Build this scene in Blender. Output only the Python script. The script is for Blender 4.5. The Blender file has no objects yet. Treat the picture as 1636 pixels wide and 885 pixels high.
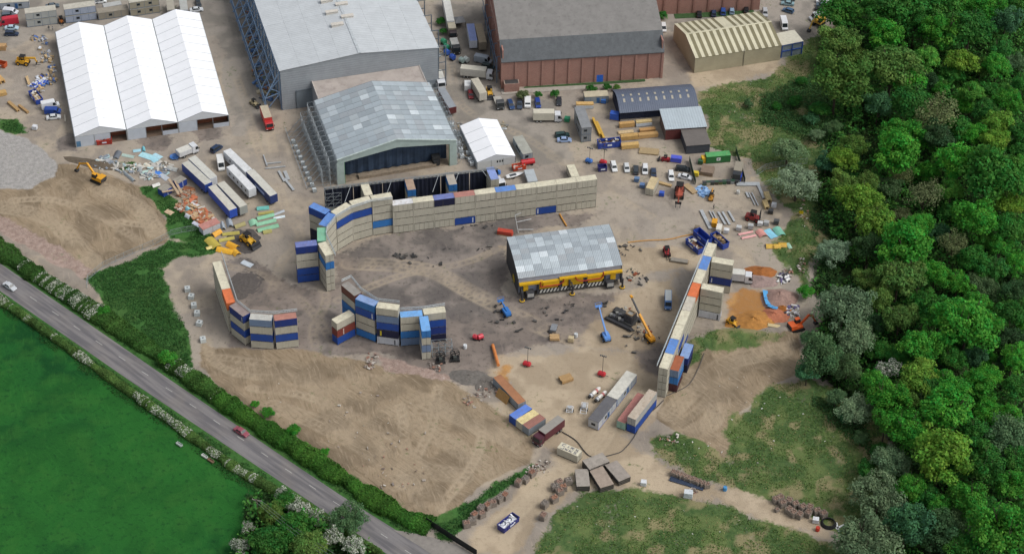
import bpy, bmesh, math, random
import numpy as np
from mathutils import Vector, Matrix
random.seed(7)
R = math.radians
scene = bpy.context.scene
COL = scene.collection

# ---------------------------------------------------------------- camera
F_PX, PITCH, ROLL, CAM_H, CAM_Y = 3273.8, R(40.418), R(1.269), 376.14, -440.0
cam_data = bpy.data.cameras.new('camera')
cam_data.sensor_width = 36.0
cam_data.lens = F_PX / 1636.0 * 36.0
cam_data.clip_start = 1.0
cam_data.clip_end = 9000.0
cam = bpy.data.objects.new('camera', cam_data)
COL.objects.link(cam)
cam.matrix_world = Matrix.Translation((0, CAM_Y, CAM_H)) @ Matrix.Rotation(math.pi / 2 - PITCH, 4, 'X') @ Matrix.Rotation(ROLL, 4, 'Z')
scene.camera = cam

# ---------------------------------------------------------------- light: bright overcast
SUN_EL, SUN_AZ = 52.0, 104.0          # azimuth clockwise from +Y: light comes from the right
world = bpy.data.worlds.new('World')
scene.world = world
world.use_nodes = True
wn = world.node_tree.nodes
wl = world.node_tree.links
bg = wn['Background']
sky = wn.new('ShaderNodeTexSky')
sky.sky_type = 'NISHITA'
sky.sun_disc = False
sky.sun_elevation = R(SUN_EL)
sky.sun_rotation = R(SUN_AZ)
sky.air_density = 1.0
sky.dust_density = 4.0
sky.ozone_density = 1.0
hs = wn.new('ShaderNodeHueSaturation')
hs.inputs['Saturation'].default_value = 0.3
wl.new(sky.outputs[0], hs.inputs['Color'])
wl.new(hs.outputs[0], bg.inputs['Color'])
bg.inputs['Strength'].default_value = 0.15
sun_data = bpy.data.lights.new('sun', 'SUN')
sun_data.energy = 1.3
sun_data.angle = R(28)
sun_data.color = (1.0, 0.975, 0.94)
sun = bpy.data.objects.new('sun', sun_data)
COL.objects.link(sun)
sd = Vector((math.sin(R(SUN_AZ)) * math.cos(R(SUN_EL)), math.cos(R(SUN_AZ)) * math.cos(R(SUN_EL)), math.sin(R(SUN_EL))))
sun.rotation_euler = sd.to_track_quat('Z', 'Y').to_euler()
scene.view_settings.view_transform = 'Standard'
scene.view_settings.look = 'None'
scene.view_settings.gamma = 1.0
scene.view_settings.use_curve_mapping = False
scene.view_settings.exposure = 0.0
scene.render.engine = 'CYCLES'
scene.cycles.max_bounces = 5
scene.cycles.diffuse_bounces = 2
scene.cycles.transparent_max_bounces = 4

# ---------------------------------------------------------------- survey helpers: a spot in the photograph -> a spot on the ground
_cr, _sr = math.cos(ROLL), math.sin(ROLL)
_cp, _sp = math.cos(PITCH), math.sin(PITCH)
def G(u, v, z=0.0):
    a, b = u - 818.0, v - 442.5
    X = (a * _cr + b * _sr) / F_PX
    Y = (-a * _sr + b * _cr) / F_PX
    dx, dy, dz = X, _cp - Y * _sp, -_sp - Y * _cp
    t = (z - CAM_H) / dz
    return Vector((dx * t, dy * t + CAM_Y, z))
def P(x, y, z=0.0):
    y0, z0 = y - CAM_Y, z - CAM_H
    d = y0 * _cp - z0 * _sp
    X, Y = F_PX * x / d, -F_PX * (y0 * _sp + z0 * _cp) / d
    return 818 + X * _cr - Y * _sr, 442.5 + X * _sr + Y * _cr
def AX(u1, v1, u2, v2, z=0.0):
    a, b = G(u1, v1, z), G(u2, v2, z)
    d = b - a
    return (a + b) / 2, math.atan2(d.y, d.x), d.length

# ---------------------------------------------------------------- materials
def lin(h):
    if not isinstance(h, str):
        return (*h, 1.0)
    h = h.lstrip('#')
    c = [int(h[i:i + 2], 16) / 255 for i in (0, 2, 4)]
    return (*[x / 12.92 if x <= .04045 else ((x + .055) / 1.055) ** 2.4 for x in c], 1.0)
_mats = {}
def new_mat(name):
    m = bpy.data.materials.new(name)
    m.use_nodes = True
    return m, m.node_tree.nodes, m.node_tree.links, m.node_tree.nodes['Principled BSDF']
def N(nodes, t, **kw):
    n = nodes.new(t)
    for k, v in kw.items():
        if k in n.inputs.keys():
            n.inputs[k].default_value = v
        else:
            setattr(n, k, v)
    return n
def mixc(nodes, links, fac, a, b, mode='MIX'):
    m = nodes.new('ShaderNodeMix')
    m.data_type = 'RGBA'
    m.blend_type = mode
    for sock, val in ((m.inputs[0], fac), (m.inputs[6], a), (m.inputs[7], b)):
        if hasattr(val, 'links'):
            links.new(val, sock)
        else:
            sock.default_value = val
    return m.outputs[2]
def ramp(nodes, links, src, lo, hi):
    r = nodes.new('ShaderNodeMapRange')
    r.interpolation_type = 'SMOOTHSTEP'
    r.inputs[1].default_value, r.inputs[2].default_value = lo, hi
    links.new(src, r.inputs[0])
    return r.outputs[0]
def mth(nodes, links, op, a, b):
    m = nodes.new('ShaderNodeMath')
    m.operation = op
    for s, v in ((m.inputs[0], a), (m.inputs[1], b)):
        if hasattr(v, 'links'):
            links.new(v, s)
        else:
            s.default_value = v
    return m.outputs[0]
def M(hexc, rough=.65, metal=0.0, var=.18, scale=1.2, dirt=None, dirt_amt=.35, streak=False, bump=0.0, emit=0):
    """plain painted / weathered surface: colour with large soft variation, blotches of dirt, optional vertical streaks"""
    key = (hexc, rough, metal, var, scale, dirt, dirt_amt, streak, bump)
    if key in _mats:
        return _mats[key]
    m, n, l, b = new_mat('paint_' + str(hexc).strip('#'))
    tc = n.new('ShaderNodeTexCoord')
    oi = n.new('ShaderNodeObjectInfo')
    add = N(n, 'ShaderNodeVectorMath', operation='MULTIPLY_ADD')
    add.inputs[1].default_value = (1, 1, 1)
    l.new(tc.outputs['Object'], add.inputs[0])
    cx = n.new('ShaderNodeCombineXYZ')
    k = mth(n, l, 'MULTIPLY', oi.outputs['Random'], 57.0)
    for i in range(3):
        l.new(k, cx.inputs[i])
    l.new(cx.outputs[0], add.inputs[2])
    n1 = N(n, 'ShaderNodeTexNoise', Scale=scale, Detail=6.0, Roughness=.65)
    l.new(add.outputs[0], n1.inputs['Vector'])
    c = lin(hexc)
    dark = tuple(x * (1 - var) for x in c[:3]) + (1,)
    light = tuple(min(1, x * (1 + var)) for x in c[:3]) + (1,)
    col = mixc(n, l, ramp(n, l, n1.outputs[0], .3, .7), dark, light)
    if dirt:
        n2 = N(n, 'ShaderNodeTexNoise', Scale=scale * 2.3, Detail=8.0, Roughness=.7)
        if streak:
            mp = N(n, 'ShaderNodeMapping')
            mp.inputs['Scale'].default_value = (1.6, 1.6, .16)
            l.new(add.outputs[0], mp.inputs[0])
            l.new(mp.outputs[0], n2.inputs['Vector'])
        else:
            l.new(add.outputs[0], n2.inputs['Vector'])
        col = mixc(n, l, mth(n, l, 'MULTIPLY', ramp(n, l, n2.outputs[0], .5, .72), dirt_amt), col, lin(dirt))
    l.new(col, b.inputs['Base Color'])
    b.inputs['Roughness'].default_value = rough
    b.inputs['Metallic'].default_value = metal
    if bump:
        bp = N(n, 'ShaderNodeBump', Strength=bump, Distance=.05)
        n3 = N(n, 'ShaderNodeTexNoise', Scale=scale * 9, Detail=5.0)
        l.new(add.outputs[0], n3.inputs['Vector'])
        l.new(n3.outputs[0], bp.inputs['Height'])
        l.new(bp.outputs[0], b.inputs['Normal'])
    _mats[key] = m
    return m
def glass_mat():
    if 'glass' not in _mats:
        m, n, l, b = new_mat('dark_window_glass')
        b.inputs['Base Color'].default_value = (.02, .026, .03, 1)
        b.inputs['Roughness'].default_value = .12
        _mats['glass'] = m
    return _mats['glass']

# ---------------------------------------------------------------- mesh helpers
class MB:
    """collects boxes, prisms, tubes ... into one mesh; every face carries a material slot"""
    def __init__(self):
        self.v, self.f, self.m = [], [], []
    def add(self, vs, fs, mi=0):
        o = len(self.v)
        self.v += [tuple(p) for p in vs]
        self.f += [tuple(i + o for i in f) for f in fs]
        self.m += [mi] * len(fs)
        return self
    def box(self, x0, x1, y0, y1, z0, z1, mi=0):
        vs = [(x, y, z) for z in (z0, z1) for y in (y0, y1) for x in (x0, x1)]
        return self.add(vs, [(0, 2, 3, 1), (4, 5, 7, 6), (0, 1, 5, 4), (1, 3, 7, 5), (3, 2, 6, 7), (2, 0, 4, 6)], mi)
    def cbox(self, c, s, rz=0, mi=0, rx=0, ry=0):
        mt = Matrix.Translation(c) @ Matrix.Rotation(rz, 4, 'Z') @ Matrix.Rotation(ry, 4, 'Y') @ Matrix.Rotation(rx, 4, 'X')
        vs = [mt @ Vector((x * s[0] / 2, y * s[1] / 2, z * s[2] / 2)) for z in (-1, 1) for y in (-1, 1) for x in (-1, 1)]
        return self.add(vs, [(0, 2, 3, 1), (4, 5, 7, 6), (0, 1, 5, 4), (1, 3, 7, 5), (3, 2, 6, 7), (2, 0, 4, 6)], mi)
    def bar(self, a, b, w, h=None, mi=0):
        """square bar between two points"""
        a, b = Vector(a), Vector(b)
        h = h or w
        d = (b - a)
        if d.length < 1e-6:
            return self
        d.normalize()
        up = Vector((0, 0, 1)) if abs(d.z) < .95 else Vector((1, 0, 0))
        s = d.cross(up).normalized()
        t = s.cross(d)
        vs = [p + s * (sx * w / 2) + t * (sz * h / 2) for p in (a, b) for sx, sz in ((-1, -1), (1, -1), (1, 1), (-1, 1))]
        return self.add(vs, [(3, 2, 1, 0), (4, 5, 6, 7), (0, 1, 5, 4), (1, 2, 6, 5), (2, 3, 7, 6), (3, 0, 4, 7)], mi)
    def cyl(self, a, b, r, r2=None, seg=10, mi=0):
        a, b = Vector(a), Vector(b)
        r2 = r if r2 is None else r2
        d = (b - a).normalized()
        up = Vector((0, 0, 1)) if abs(d.z) < .95 else Vector((1, 0, 0))
        s = d.cross(up).normalized()
        t = s.cross(d)
        vs = []
        for p, q in ((a, r), (b, r2)):
            for i in range(seg):
                an = 2 * math.pi * i / seg
                vs.append(p + s * math.cos(an) * q + t * math.sin(an) * q)
        fs = [(i, (i + 1) % seg, seg + (i + 1) % seg, seg + i) for i in range(seg)]
        fs += [tuple(range(seg - 1, -1, -1)), tuple(range(seg, 2 * seg))]
        return self.add(vs, fs, mi)
    def prism(self, prof, y0, y1, mi=0, axis='y', cap=True):
        """profile (x,z) polygon (counter-clockwise seen from -y) swept from y0 to y1"""
        n = len(prof)
        if axis == 'y':
            vs = [(x, y0, z) for x, z in prof] + [(x, y1, z) for x, z in prof]
        else:
            vs = [(y0, x, z) for x, z in prof] + [(y1, x, z) for x, z in prof]
        fs = [(i, n + i, n + (i + 1) % n, (i + 1) % n) for i in range(n)]
        if cap:
            fs += [tuple(range(n)), tuple(range(2 * n - 1, n - 1, -1))]
        return self.add(vs, fs, mi)
    def lathe(self, c, prof, seg=10, mi=0):
        c = Vector(c)
        vs = [c + Vector((r * math.cos(2 * math.pi * i / seg), r * math.sin(2 * math.pi * i / seg), z)) for r, z in prof for i in range(seg)]
        fs = []
        for k in range(len(prof) - 1):
            for i in range(seg):
                j = (i + 1) % seg
                fs.append((k * seg + i, k * seg + j, (k + 1) * seg + j, (k + 1) * seg + i))
        fs.append(tuple(range((len(prof) - 1) * seg, len(prof) * seg)))
        return self.add(vs, fs, mi)
    def mesh(self, name, fix=True):
        me = bpy.data.meshes.new(name)
        me.from_pydata(self.v, [], self.f)
        if any(self.m):
            me.polygons.foreach_set('material_index', self.m)
        if fix:
            bm = bmesh.new()
            bm.from_mesh(me)
            bmesh.ops.recalc_face_normals(bm, faces=bm.faces)
            bm.to_mesh(me)
            bm.free()
        me.update()
        return me
    def build(self, name, mats, parent=None, **kw):
        return obj(name, self.mesh(name), mats, parent, **kw)
def obj(name, me, mats, parent=None, loc=None, rz=None):
    """link mesh data as one object; materials sit on the object so that mesh data can be shared"""
    o = bpy.data.objects.new(name, me)
    COL.objects.link(o)
    if not isinstance(mats, (list, tuple)):
        mats = [mats]
    if len(me.materials) < len(mats):
        for i in range(len(me.materials), len(mats)):
            me.materials.append(mats[i])
    for i, mm in enumerate(mats):
        if me.materials[i] != mm:
            o.material_slots[i].link = 'OBJECT'
            o.material_slots[i].material = mm
    if parent is not None:
        o.parent = parent
    if loc is not None:
        o.location = loc
    if rz is not None:
        o.rotation_euler = (0, 0, rz)
    return o
def tag(o, label=None, cat=None, group=None, kind=None):
    for k, v in (('label', label), ('category', cat), ('group', group), ('kind', kind)):
        if v:
            o[k] = v
    return o
def empty(name, loc=(0, 0, 0), rz=0.0):
    o = bpy.data.objects.new(name, None)
    COL.objects.link(o)
    o.location = loc
    o.rotation_euler = (0, 0, rz)
    o.empty_display_size = .5
    return o
def copy_tree(o, parent=None):
    c = o.copy()
    COL.objects.link(c)
    c.parent = parent
    for ch in list(o.children):
        copy_tree(ch, c)
    return c

# ================================================================ GROUND
rng = np.random.default_rng(5)
def vnoise(x, y, cell, seed):
    r = np.random.default_rng(seed)
    t = r.random((256, 256))
    X, Y = x / cell + 1000, y / cell + 1000
    i, j = np.floor(X).astype(int), np.floor(Y).astype(int)
    fx, fy = X - i, Y - j
    fx, fy = fx * fx * (3 - 2 * fx), fy * fy * (3 - 2 * fy)
    i0, j0, i1, j1 = i % 256, j % 256, (i + 1) % 256, (j + 1) % 256
    return (t[i0, j0] * (1 - fx) + t[i1, j0] * fx) * (1 - fy) + (t[i0, j1] * (1 - fx) + t[i1, j1] * fx) * fy
def fbm(x, y, cell, seed, oct=4):
    s, a, tot = 0, 1.0, 0
    for k in range(oct):
        s = s + a * vnoise(x, y, cell / 2 ** k, seed + k)
        tot += a
        a *= .55
    return s / tot
def sdist(X, Y, poly):
    """signed distance (inside positive) of points to a polygon given by photo spots"""
    pts = [G(u, v) for u, v in poly]
    d = np.full(X.shape, 1e9)
    ins = np.zeros(X.shape, bool)
    n = len(pts)
    for i in range(n):
        ax, ay = pts[i].x, pts[i].y
        bx, by = pts[(i + 1) % n].x, pts[(i + 1) % n].y
        ex, ey = bx - ax, by - ay
        t = np.clip(((X - ax) * ex + (Y - ay) * ey) / (ex * ex + ey * ey + 1e-9), 0, 1)
        d = np.minimum(d, np.hypot(X - ax - t * ex, Y - ay - t * ey))
        c = ((ay > Y) != (by > Y)) & (X < (bx - ax) * (Y - ay) / (by - ay + 1e-12) + ax)
        ins ^= c
    return np.where(ins, d, -d)
fx = np.arange(-192, 192.1, .55)
fy = np.arange(-112, 172.1, .55)
outer = np.array([30, 90, 220, 500, 1200, 3000, 6000])
xs = np.concatenate([fx[0] - outer[::-1], fx, fx[-1] + outer])
ys = np.concatenate([fy[0] - outer[::-1], fy, fy[-1] + outer])
GX, GY = np.meshgrid(xs, ys)
sh = GX.shape
gx, gy = GX.ravel(), GY.ravel()
def layer(polys, soft, amp, cell, seed, thr=0.0):
    d = np.full(gx.shape, -1e9)
    for p in polys:
        d = np.maximum(d, sdist(gx, gy, p))
    d = d + (fbm(gx, gy, cell, seed) - .5) * 2 * amp - thr
    t = np.clip(d / soft * .5 + .5, 0, 1)
    return t * t * (3 - 2 * t)
FAR = 4000
LY = {}
LY['field'] = layer([[(-900, -60), (0, 486), (110, 560), (240, 655), (330, 722), (420, 790), (480, 860), (560, 1000), (-900, 1600)]], 1.2, .6, 5, 11)
LY['verge'] = layer([[(-300, 180), (0, 396), (160, 500), (330, 620), (470, 700), (690, 845), (660, 856), (630, 860), (440, 737), (262, 615), (0, 433), (-300, 222)],
                     [(-300, 241), (0, 452), (158, 558), (356, 692), (533, 811), (646, 893), (560, 915), (412, 798), (232, 663), (0, 496), (-300, 290)],
                     [(690, 838), (720, 818), (760, 790), (800, 768), (850, 738), (866, 745), (800, 790), (750, 830), (725, 870), (700, 860)],
                     [(135, 447), (180, 425), (270, 385), (345, 392), (352, 405), (290, 410), (255, 428), (272, 470), (300, 540), (312, 590), (345, 620), (300, 600), (200, 530)],
                     [(225, 300), (262, 345), (275, 380), (350, 400), (330, 360), (290, 330), (255, 296)],
                     [(0, 190), (25, 190), (45, 212), (20, 215), (0, 205)], [(185, 262), (215, 258), (222, 272), (190, 275)]], 1.5, 1.6, 6, 21)
LY['rough'] = layer([[(1120, 150), (1180, 135), (1240, 118), (1262, 85), (1340, 40), (1420, 300), (1300, 420), (1290, 470), (1240, 400), (1262, 345), (1225, 300), (1195, 255), (1130, 235), (1125, 190)],
                     [(1100, 560), (1130, 530), (1180, 530), (1250, 540), (1200, 552), (1130, 565), (1100, 590)],
                     [(1035, 700), (1080, 690), (1130, 715), (1165, 745), (1160, 690), (1180, 660), (1240, 615), (1290, 600), (1380, 640), (1450, 760), (1420, 840), (1345, 850), (1240, 800), (1150, 775), (1060, 745)],
                     [(850, 885), (870, 850), (905, 800), (930, 782), (1030, 785), (1130, 800), (1250, 840), (1330, 868), (1400, 960), (800, 1000)]], 2.2, 2.2, 7, 31)
LY['tarmac'] = layer([[(352, 425), (400, 412), (440, 440), (520, 468), (530, 405), (600, 382), (760, 354), (880, 336), (960, 340), (930, 362), (800, 375), (800, 470), (1000, 470), (1060, 478), (1070, 590), (1000, 555), (880, 545), (800, 570), (790, 620), (740, 610), (650, 590), (600, 562), (480, 562), (372, 560)],
                      [(1010, 545), (1070, 520), (1065, 615), (1030, 625)],
                      [(222, 220), (262, 213), (272, 226), (258, 238), (232, 238)], [(310, 208), (347, 203), (350, 222), (318, 230)], [(88, 222), (118, 215), (121, 240), (90, 240)]], 3.0, 3.5, 12, 41)
LY['earth'] = layer([[(320, 540), (345, 555), (480, 560), (610, 585), (700, 600), (770, 640), (850, 700), (845, 740), (780, 770), (712, 828), (650, 818), (540, 748), (470, 702), (400, 656), (345, 616), (318, 585)],
                     [(1045, 670), (1080, 600), (1110, 560), (1200, 548), (1275, 535), (1285, 590), (1230, 620), (1180, 660), (1170, 700), (1200, 730), (1150, 735), (1080, 690)],
                     [(-200, 300), (90, 262), (150, 270), (230, 300), (275, 360), (262, 388), (180, 415), (135, 448), (60, 400), (-200, 270)]], 1.6, 1.4, 7, 51)
LY['gravel'] = layer([[(-300, 180), (0, 205), (45, 222), (88, 258), (92, 285), (45, 300), (0, 302), (-300, 300)]], 1.5, 1.6, 6, 61)
LY['rubble'] = layer([[(-200, 270), (0, 345), (50, 372), (110, 405), (150, 430), (130, 450), (60, 408), (0, 372), (-200, 250)],
                      [(598, 565), (650, 580), (690, 590), (720, 605), (690, 607), (620, 590)]], 1.8, 1.6, 5, 71)
LY['sand'] = layer([[(1170, 470), (1185, 455), (1225, 470), (1240, 500), (1240, 528), (1190, 532), (1165, 520)],
                    [(795, 590), (812, 585), (828, 640), (812, 640)]], 3.0, 2.0, 5, 81)
LY['pale'] = layer([[(735, 885), (780, 830), (850, 775), (900, 742), (880, 720), (930, 690), (1010, 690), (1040, 735), (1090, 760), (1190, 782), (1260, 805), (1335, 838), (1325, 862), (1230, 835), (1130, 802), (1030, 785), (930, 778), (870, 835), (840, 885)],
                    [(800, 572), (900, 562), (1000, 560), (1062, 605), (1050, 640), (1040, 690), (1000, 700), (900, 745), (850, 700), (800, 640)],
                    [(960, 480), (1000, 470), (1085, 430), (1090, 540), (1040, 555), (960, 560), (930, 530)],
                    [(800, 395), (1120, 395), (1100, 430), (1000, 440), (990, 400)],
                    [(1090, 110), (1245, 88), (1245, 112), (1180, 132), (1110, 140)]], 4.0, 3.5, 9, 91)
LY['asphalt'] = layer([[(700, 0), (790, 0), (800, 150), (900, 160), (900, 260), (840, 270), (720, 200), (690, 60)], [(1060, 0), (1320, 0), (1315, 60), (1250, 92), (1220, 70), (1075, 50)],
                       [(-100, -40), (400, -40), (430, 190), (380, 210), (340, 60), (60, 60), (-100, 120)]], 3, 4, 12, 101)
LY['wood'] = layer([[(1318, -60), (1345, 30), (1300, 100), (1330, 200), (1300, 330), (1330, 400), (1290, 470), (1330, 480), (1290, 545), (1300, 600), (1400, 660), (1430, 740), (1380, 830), (1400, 960), (2600, 1200), (2600, -60)],
                    [(395, 790), (450, 790), (600, 885), (600, 960), (350, 960), (380, 880)]], 3.0, 2.0, 8, 111)
path = layer([[(1368, 60), (1376, 60), (1384, 150), (1388, 250), (1382, 250), (1376, 150)]], .8, .5, 5, 121)
trk = layer([[(1160, 195), (1164, 193), (1185, 225), (1200, 262), (1208, 290), (1198, 290), (1180, 250)], [(1140, 175), (1180, 165), (1172, 200), (1150, 210)]], 2.0, 1.2, 5, 131)
LY['pale'] = np.maximum(LY['pale'], np.maximum(path * .55, trk * .7))
gz = (fbm(gx, gy, 22, 201, 3) - .5) * .30 + (fbm(gx, gy, 3.0, 211, 3) - .5) * .10
gz = gz * (1 - .75 * LY['tarmac']) * np.clip(1 - LY['asphalt'], .25, 1)
gz += LY['earth'] * (fbm(gx, gy, 2.2, 221, 3) - .5) * .32 + LY['rough'] * (fbm(gx, gy, 2.6, 231, 3) - .5) * .35
gz += LY['rubble'] * (fbm(gx, gy, 1.6, 241, 2) - .4) * .5 + LY['verge'] * (fbm(gx, gy, 2.0, 251, 2) - .5) * .2
# low earth banks: along the hedge by the road, the slope right of the long container wall, the mound edge by the excavator
def bank(a, b, w, h, seed):
    A, B = G(*a), G(*b)
    ex, ey = B.x - A.x, B.y - A.y
    t = np.clip(((gx - A.x) * ex + (gy - A.y) * ey) / (ex * ex + ey * ey), 0, 1)
    d = np.hypot(gx - A.x - t * ex, gy - A.y - t * ey)
    return h * np.exp(-(d / w) ** 2) * (.6 + .8 * fbm(gx, gy, 5, seed, 2))
gz += bank((330, 605), (480, 690), 3.0, .9, 301) + bank((480, 690), (700, 822), 2.2, .7, 302)
gz += bank((1110, 545), (1250, 532), 3.5, 1.6, 303) + bank((1060, 700), (1130, 715), 3, .8, 304) + bank((0, 385), (130, 455), 2.4, .9, 305)
gz += bank((1275, 340), (1285, 440), 2.6, 1.0, 306) + bank((860, 850), (1010, 790), 3, .7, 307)
# wheel tracks: pairs of soft lines sweeping over the graded earth and the yard
def curve(pts):
    P3 = [G(u, v) for u, v in pts]
    out = []
    for i in range(len(P3) - 1):
        p0, p1, p2, p3 = P3[max(i - 1, 0)], P3[i], P3[i + 1], P3[min(i + 2, len(P3) - 1)]
        for k in range(7):
            t = k / 7
            out.append(.5 * ((2 * p1) + (p2 - p0) * t + (2 * p0 - 5 * p1 + 4 * p2 - p3) * t * t + (3 * p1 - p0 - 3 * p2 + p3) * t ** 3))
    return out + [P3[-1]]
tracks = np.zeros(gx.shape)
trk_lines = [[(380, 590), (450, 600), (540, 620), (640, 665), (740, 720), (800, 760)], [(400, 620), (480, 630), (560, 660), (640, 710), (690, 770), (705, 815)], [(350, 570), (430, 580), (540, 590), (640, 620), (760, 680), (830, 720)],
             [(440, 650), (540, 690), (620, 740), (680, 800)], [(620, 600), (640, 650), (650, 720), (680, 790)], [(700, 620), (690, 680), (660, 740), (640, 780)], [(500, 590), (520, 640), (560, 690), (640, 740), (740, 760)], [(760, 650), (770, 700), (750, 750), (710, 800)],
             [(330, 545), (345, 580), (400, 600), (470, 600)], [(820, 700), (780, 690), (700, 650), (600, 610)], [(520, 620), (600, 650), (700, 660), (800, 700)], [(560, 600), (590, 640), (600, 700), (650, 770)],
             [(1070, 660), (1110, 620), (1160, 580), (1250, 560)], [(1080, 680), (1120, 650), (1150, 610), (1200, 570), (1270, 550)], [(1090, 690), (1140, 700), (1180, 680), (1200, 640)], [(1110, 600), (1150, 620), (1140, 670), (1110, 690)], [(1180, 560), (1170, 610), (1190, 650)],
             [(20, 320), (90, 320), (170, 350), (240, 360)], [(0, 330), (80, 350), (130, 400), (150, 420)], [(100, 290), (140, 330), (200, 370), (230, 390)], [(60, 300), (90, 350), (110, 390)], [(160, 300), (220, 330), (250, 370)],
             [(430, 200), (440, 260), (455, 330), (480, 380), (450, 420), (430, 480)], [(470, 390), (520, 470), (500, 530), (520, 590)], [(780, 860), (840, 800), (900, 750), (960, 700), (990, 600), (1000, 430)], [(960, 300), (1030, 340), (1090, 370), (1180, 400), (1200, 420)], [(880, 250), (960, 290), (1000, 350), (1040, 430)],
             [(560, 420), (680, 430), (760, 470), (860, 520), (980, 570), (1000, 640)], [(540, 480), (640, 440), (740, 420), (790, 400)], [(330, 420), (420, 440), (500, 500), (560, 600)], [(860, 560), (900, 600), (890, 680), (930, 700)], [(370, 100), (390, 160), (410, 230), (440, 300)], [(720, 90), (740, 170), (840, 220), (900, 260)]]
for li, ln in enumerate(trk_lines):
    cv = curve(ln)
    for a, b in zip(cv[:-1], cv[1:]):
        bx0, bx1, by0, by1 = min(a.x, b.x) - 4, max(a.x, b.x) + 4, min(a.y, b.y) - 4, max(a.y, b.y) + 4
        sel = np.nonzero((gx > bx0) & (gx < bx1) & (gy > by0) & (gy < by1))[0]
        if not len(sel):
            continue
        ex, ey = b.x - a.x, b.y - a.y
        L2 = ex * ex + ey * ey + 1e-9
        t = np.clip(((gx[sel] - a.x) * ex + (gy[sel] - a.y) * ey) / L2, 0, 1)
        dx, dy = gx[sel] - a.x - t * ex, gy[sel] - a.y - t * ey
        sd_ = np.hypot(dx, dy) * np.sign(ex * dy - ey * dx)
        val = sum(np.exp(-((sd_ - o) / .42) ** 2) for o in ((-1.0, 1.0) if li % 3 else (-2.6, -.8, .8, 2.4)))
        tracks[sel] = np.maximum(tracks[sel], val * (.5 + .5 * ((li * 37) % 10) / 10))
tracks = tracks * np.clip(fbm(gx, gy, 9, 771, 2) * 2.2 - .35, 0, 1)
gz = gz - tracks * .14
LY['tracks'] = tracks
road_mask = layer([[(-600, 0), (0, 415), (450, 722), (720, 905), (900, 1020), (700, 1020), (600, 880), (200, 608), (0, 470), (-600, 60)]], 2.5, 0, 5, 1)
gz = gz * (1 - road_mask) - .02
far = np.maximum(np.abs(gx) - 192, np.maximum(gy - 172, -112 - gy))
gz = np.where(far > 0, np.where(gx > 60, 0, gz), gz)
ny, nx = sh
idx = np.arange(ny * nx).reshape(sh)
quads = np.stack([idx[:-1, :-1], idx[:-1, 1:], idx[1:, 1:], idx[1:, :-1]], -1).reshape(-1, 4)
me = bpy.data.meshes.new('ground')
me.vertices.add(len(gx))
me.vertices.foreach_set('co', np.stack([gx, gy, gz], -1).ravel())
me.loops.add(quads.size)
me.loops.foreach_set('vertex_index', quads.ravel())
me.polygons.add(len(quads))
me.polygons.foreach_set('loop_start', np.arange(len(quads)) * 4)
me.polygons.foreach_set('loop_total', np.full(len(quads), 4))
me.polygons.foreach_set('use_smooth', np.ones(len(quads), bool))
me.update()
for nm, keys in (('cover_a', ('field', 'verge', 'rough', 'tarmac')), ('cover_b', ('earth', 'gravel', 'rubble', 'sand')), ('cover_c', ('pale', 'asphalt', 'wood', 'tracks'))):
    at = me.color_attributes.new(nm, 'FLOAT_COLOR', 'POINT')
    c = np.zeros((len(gx), 4), np.float32)
    for i, k in enumerate(keys):
        c[:, i] = LY[k]
    at.data.foreach_set('color', c.ravel())
def HZ(x, y):
    """ground height by bilinear look-up"""
    i = int(np.clip(np.searchsorted(xs, x) - 1, 0, nx - 2))
    j = int(np.clip(np.searchsorted(ys, y) - 1, 0, ny - 2))
    a, b = (x - xs[i]) / (xs[i + 1] - xs[i]), (y - ys[j]) / (ys[j + 1] - ys[j])
    z = gz.reshape(sh)
    return float((z[j, i] * (1 - a) + z[j, i + 1] * a) * (1 - b) + (z[j + 1, i] * (1 - a) + z[j + 1, i + 1] * a) * b)

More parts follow.
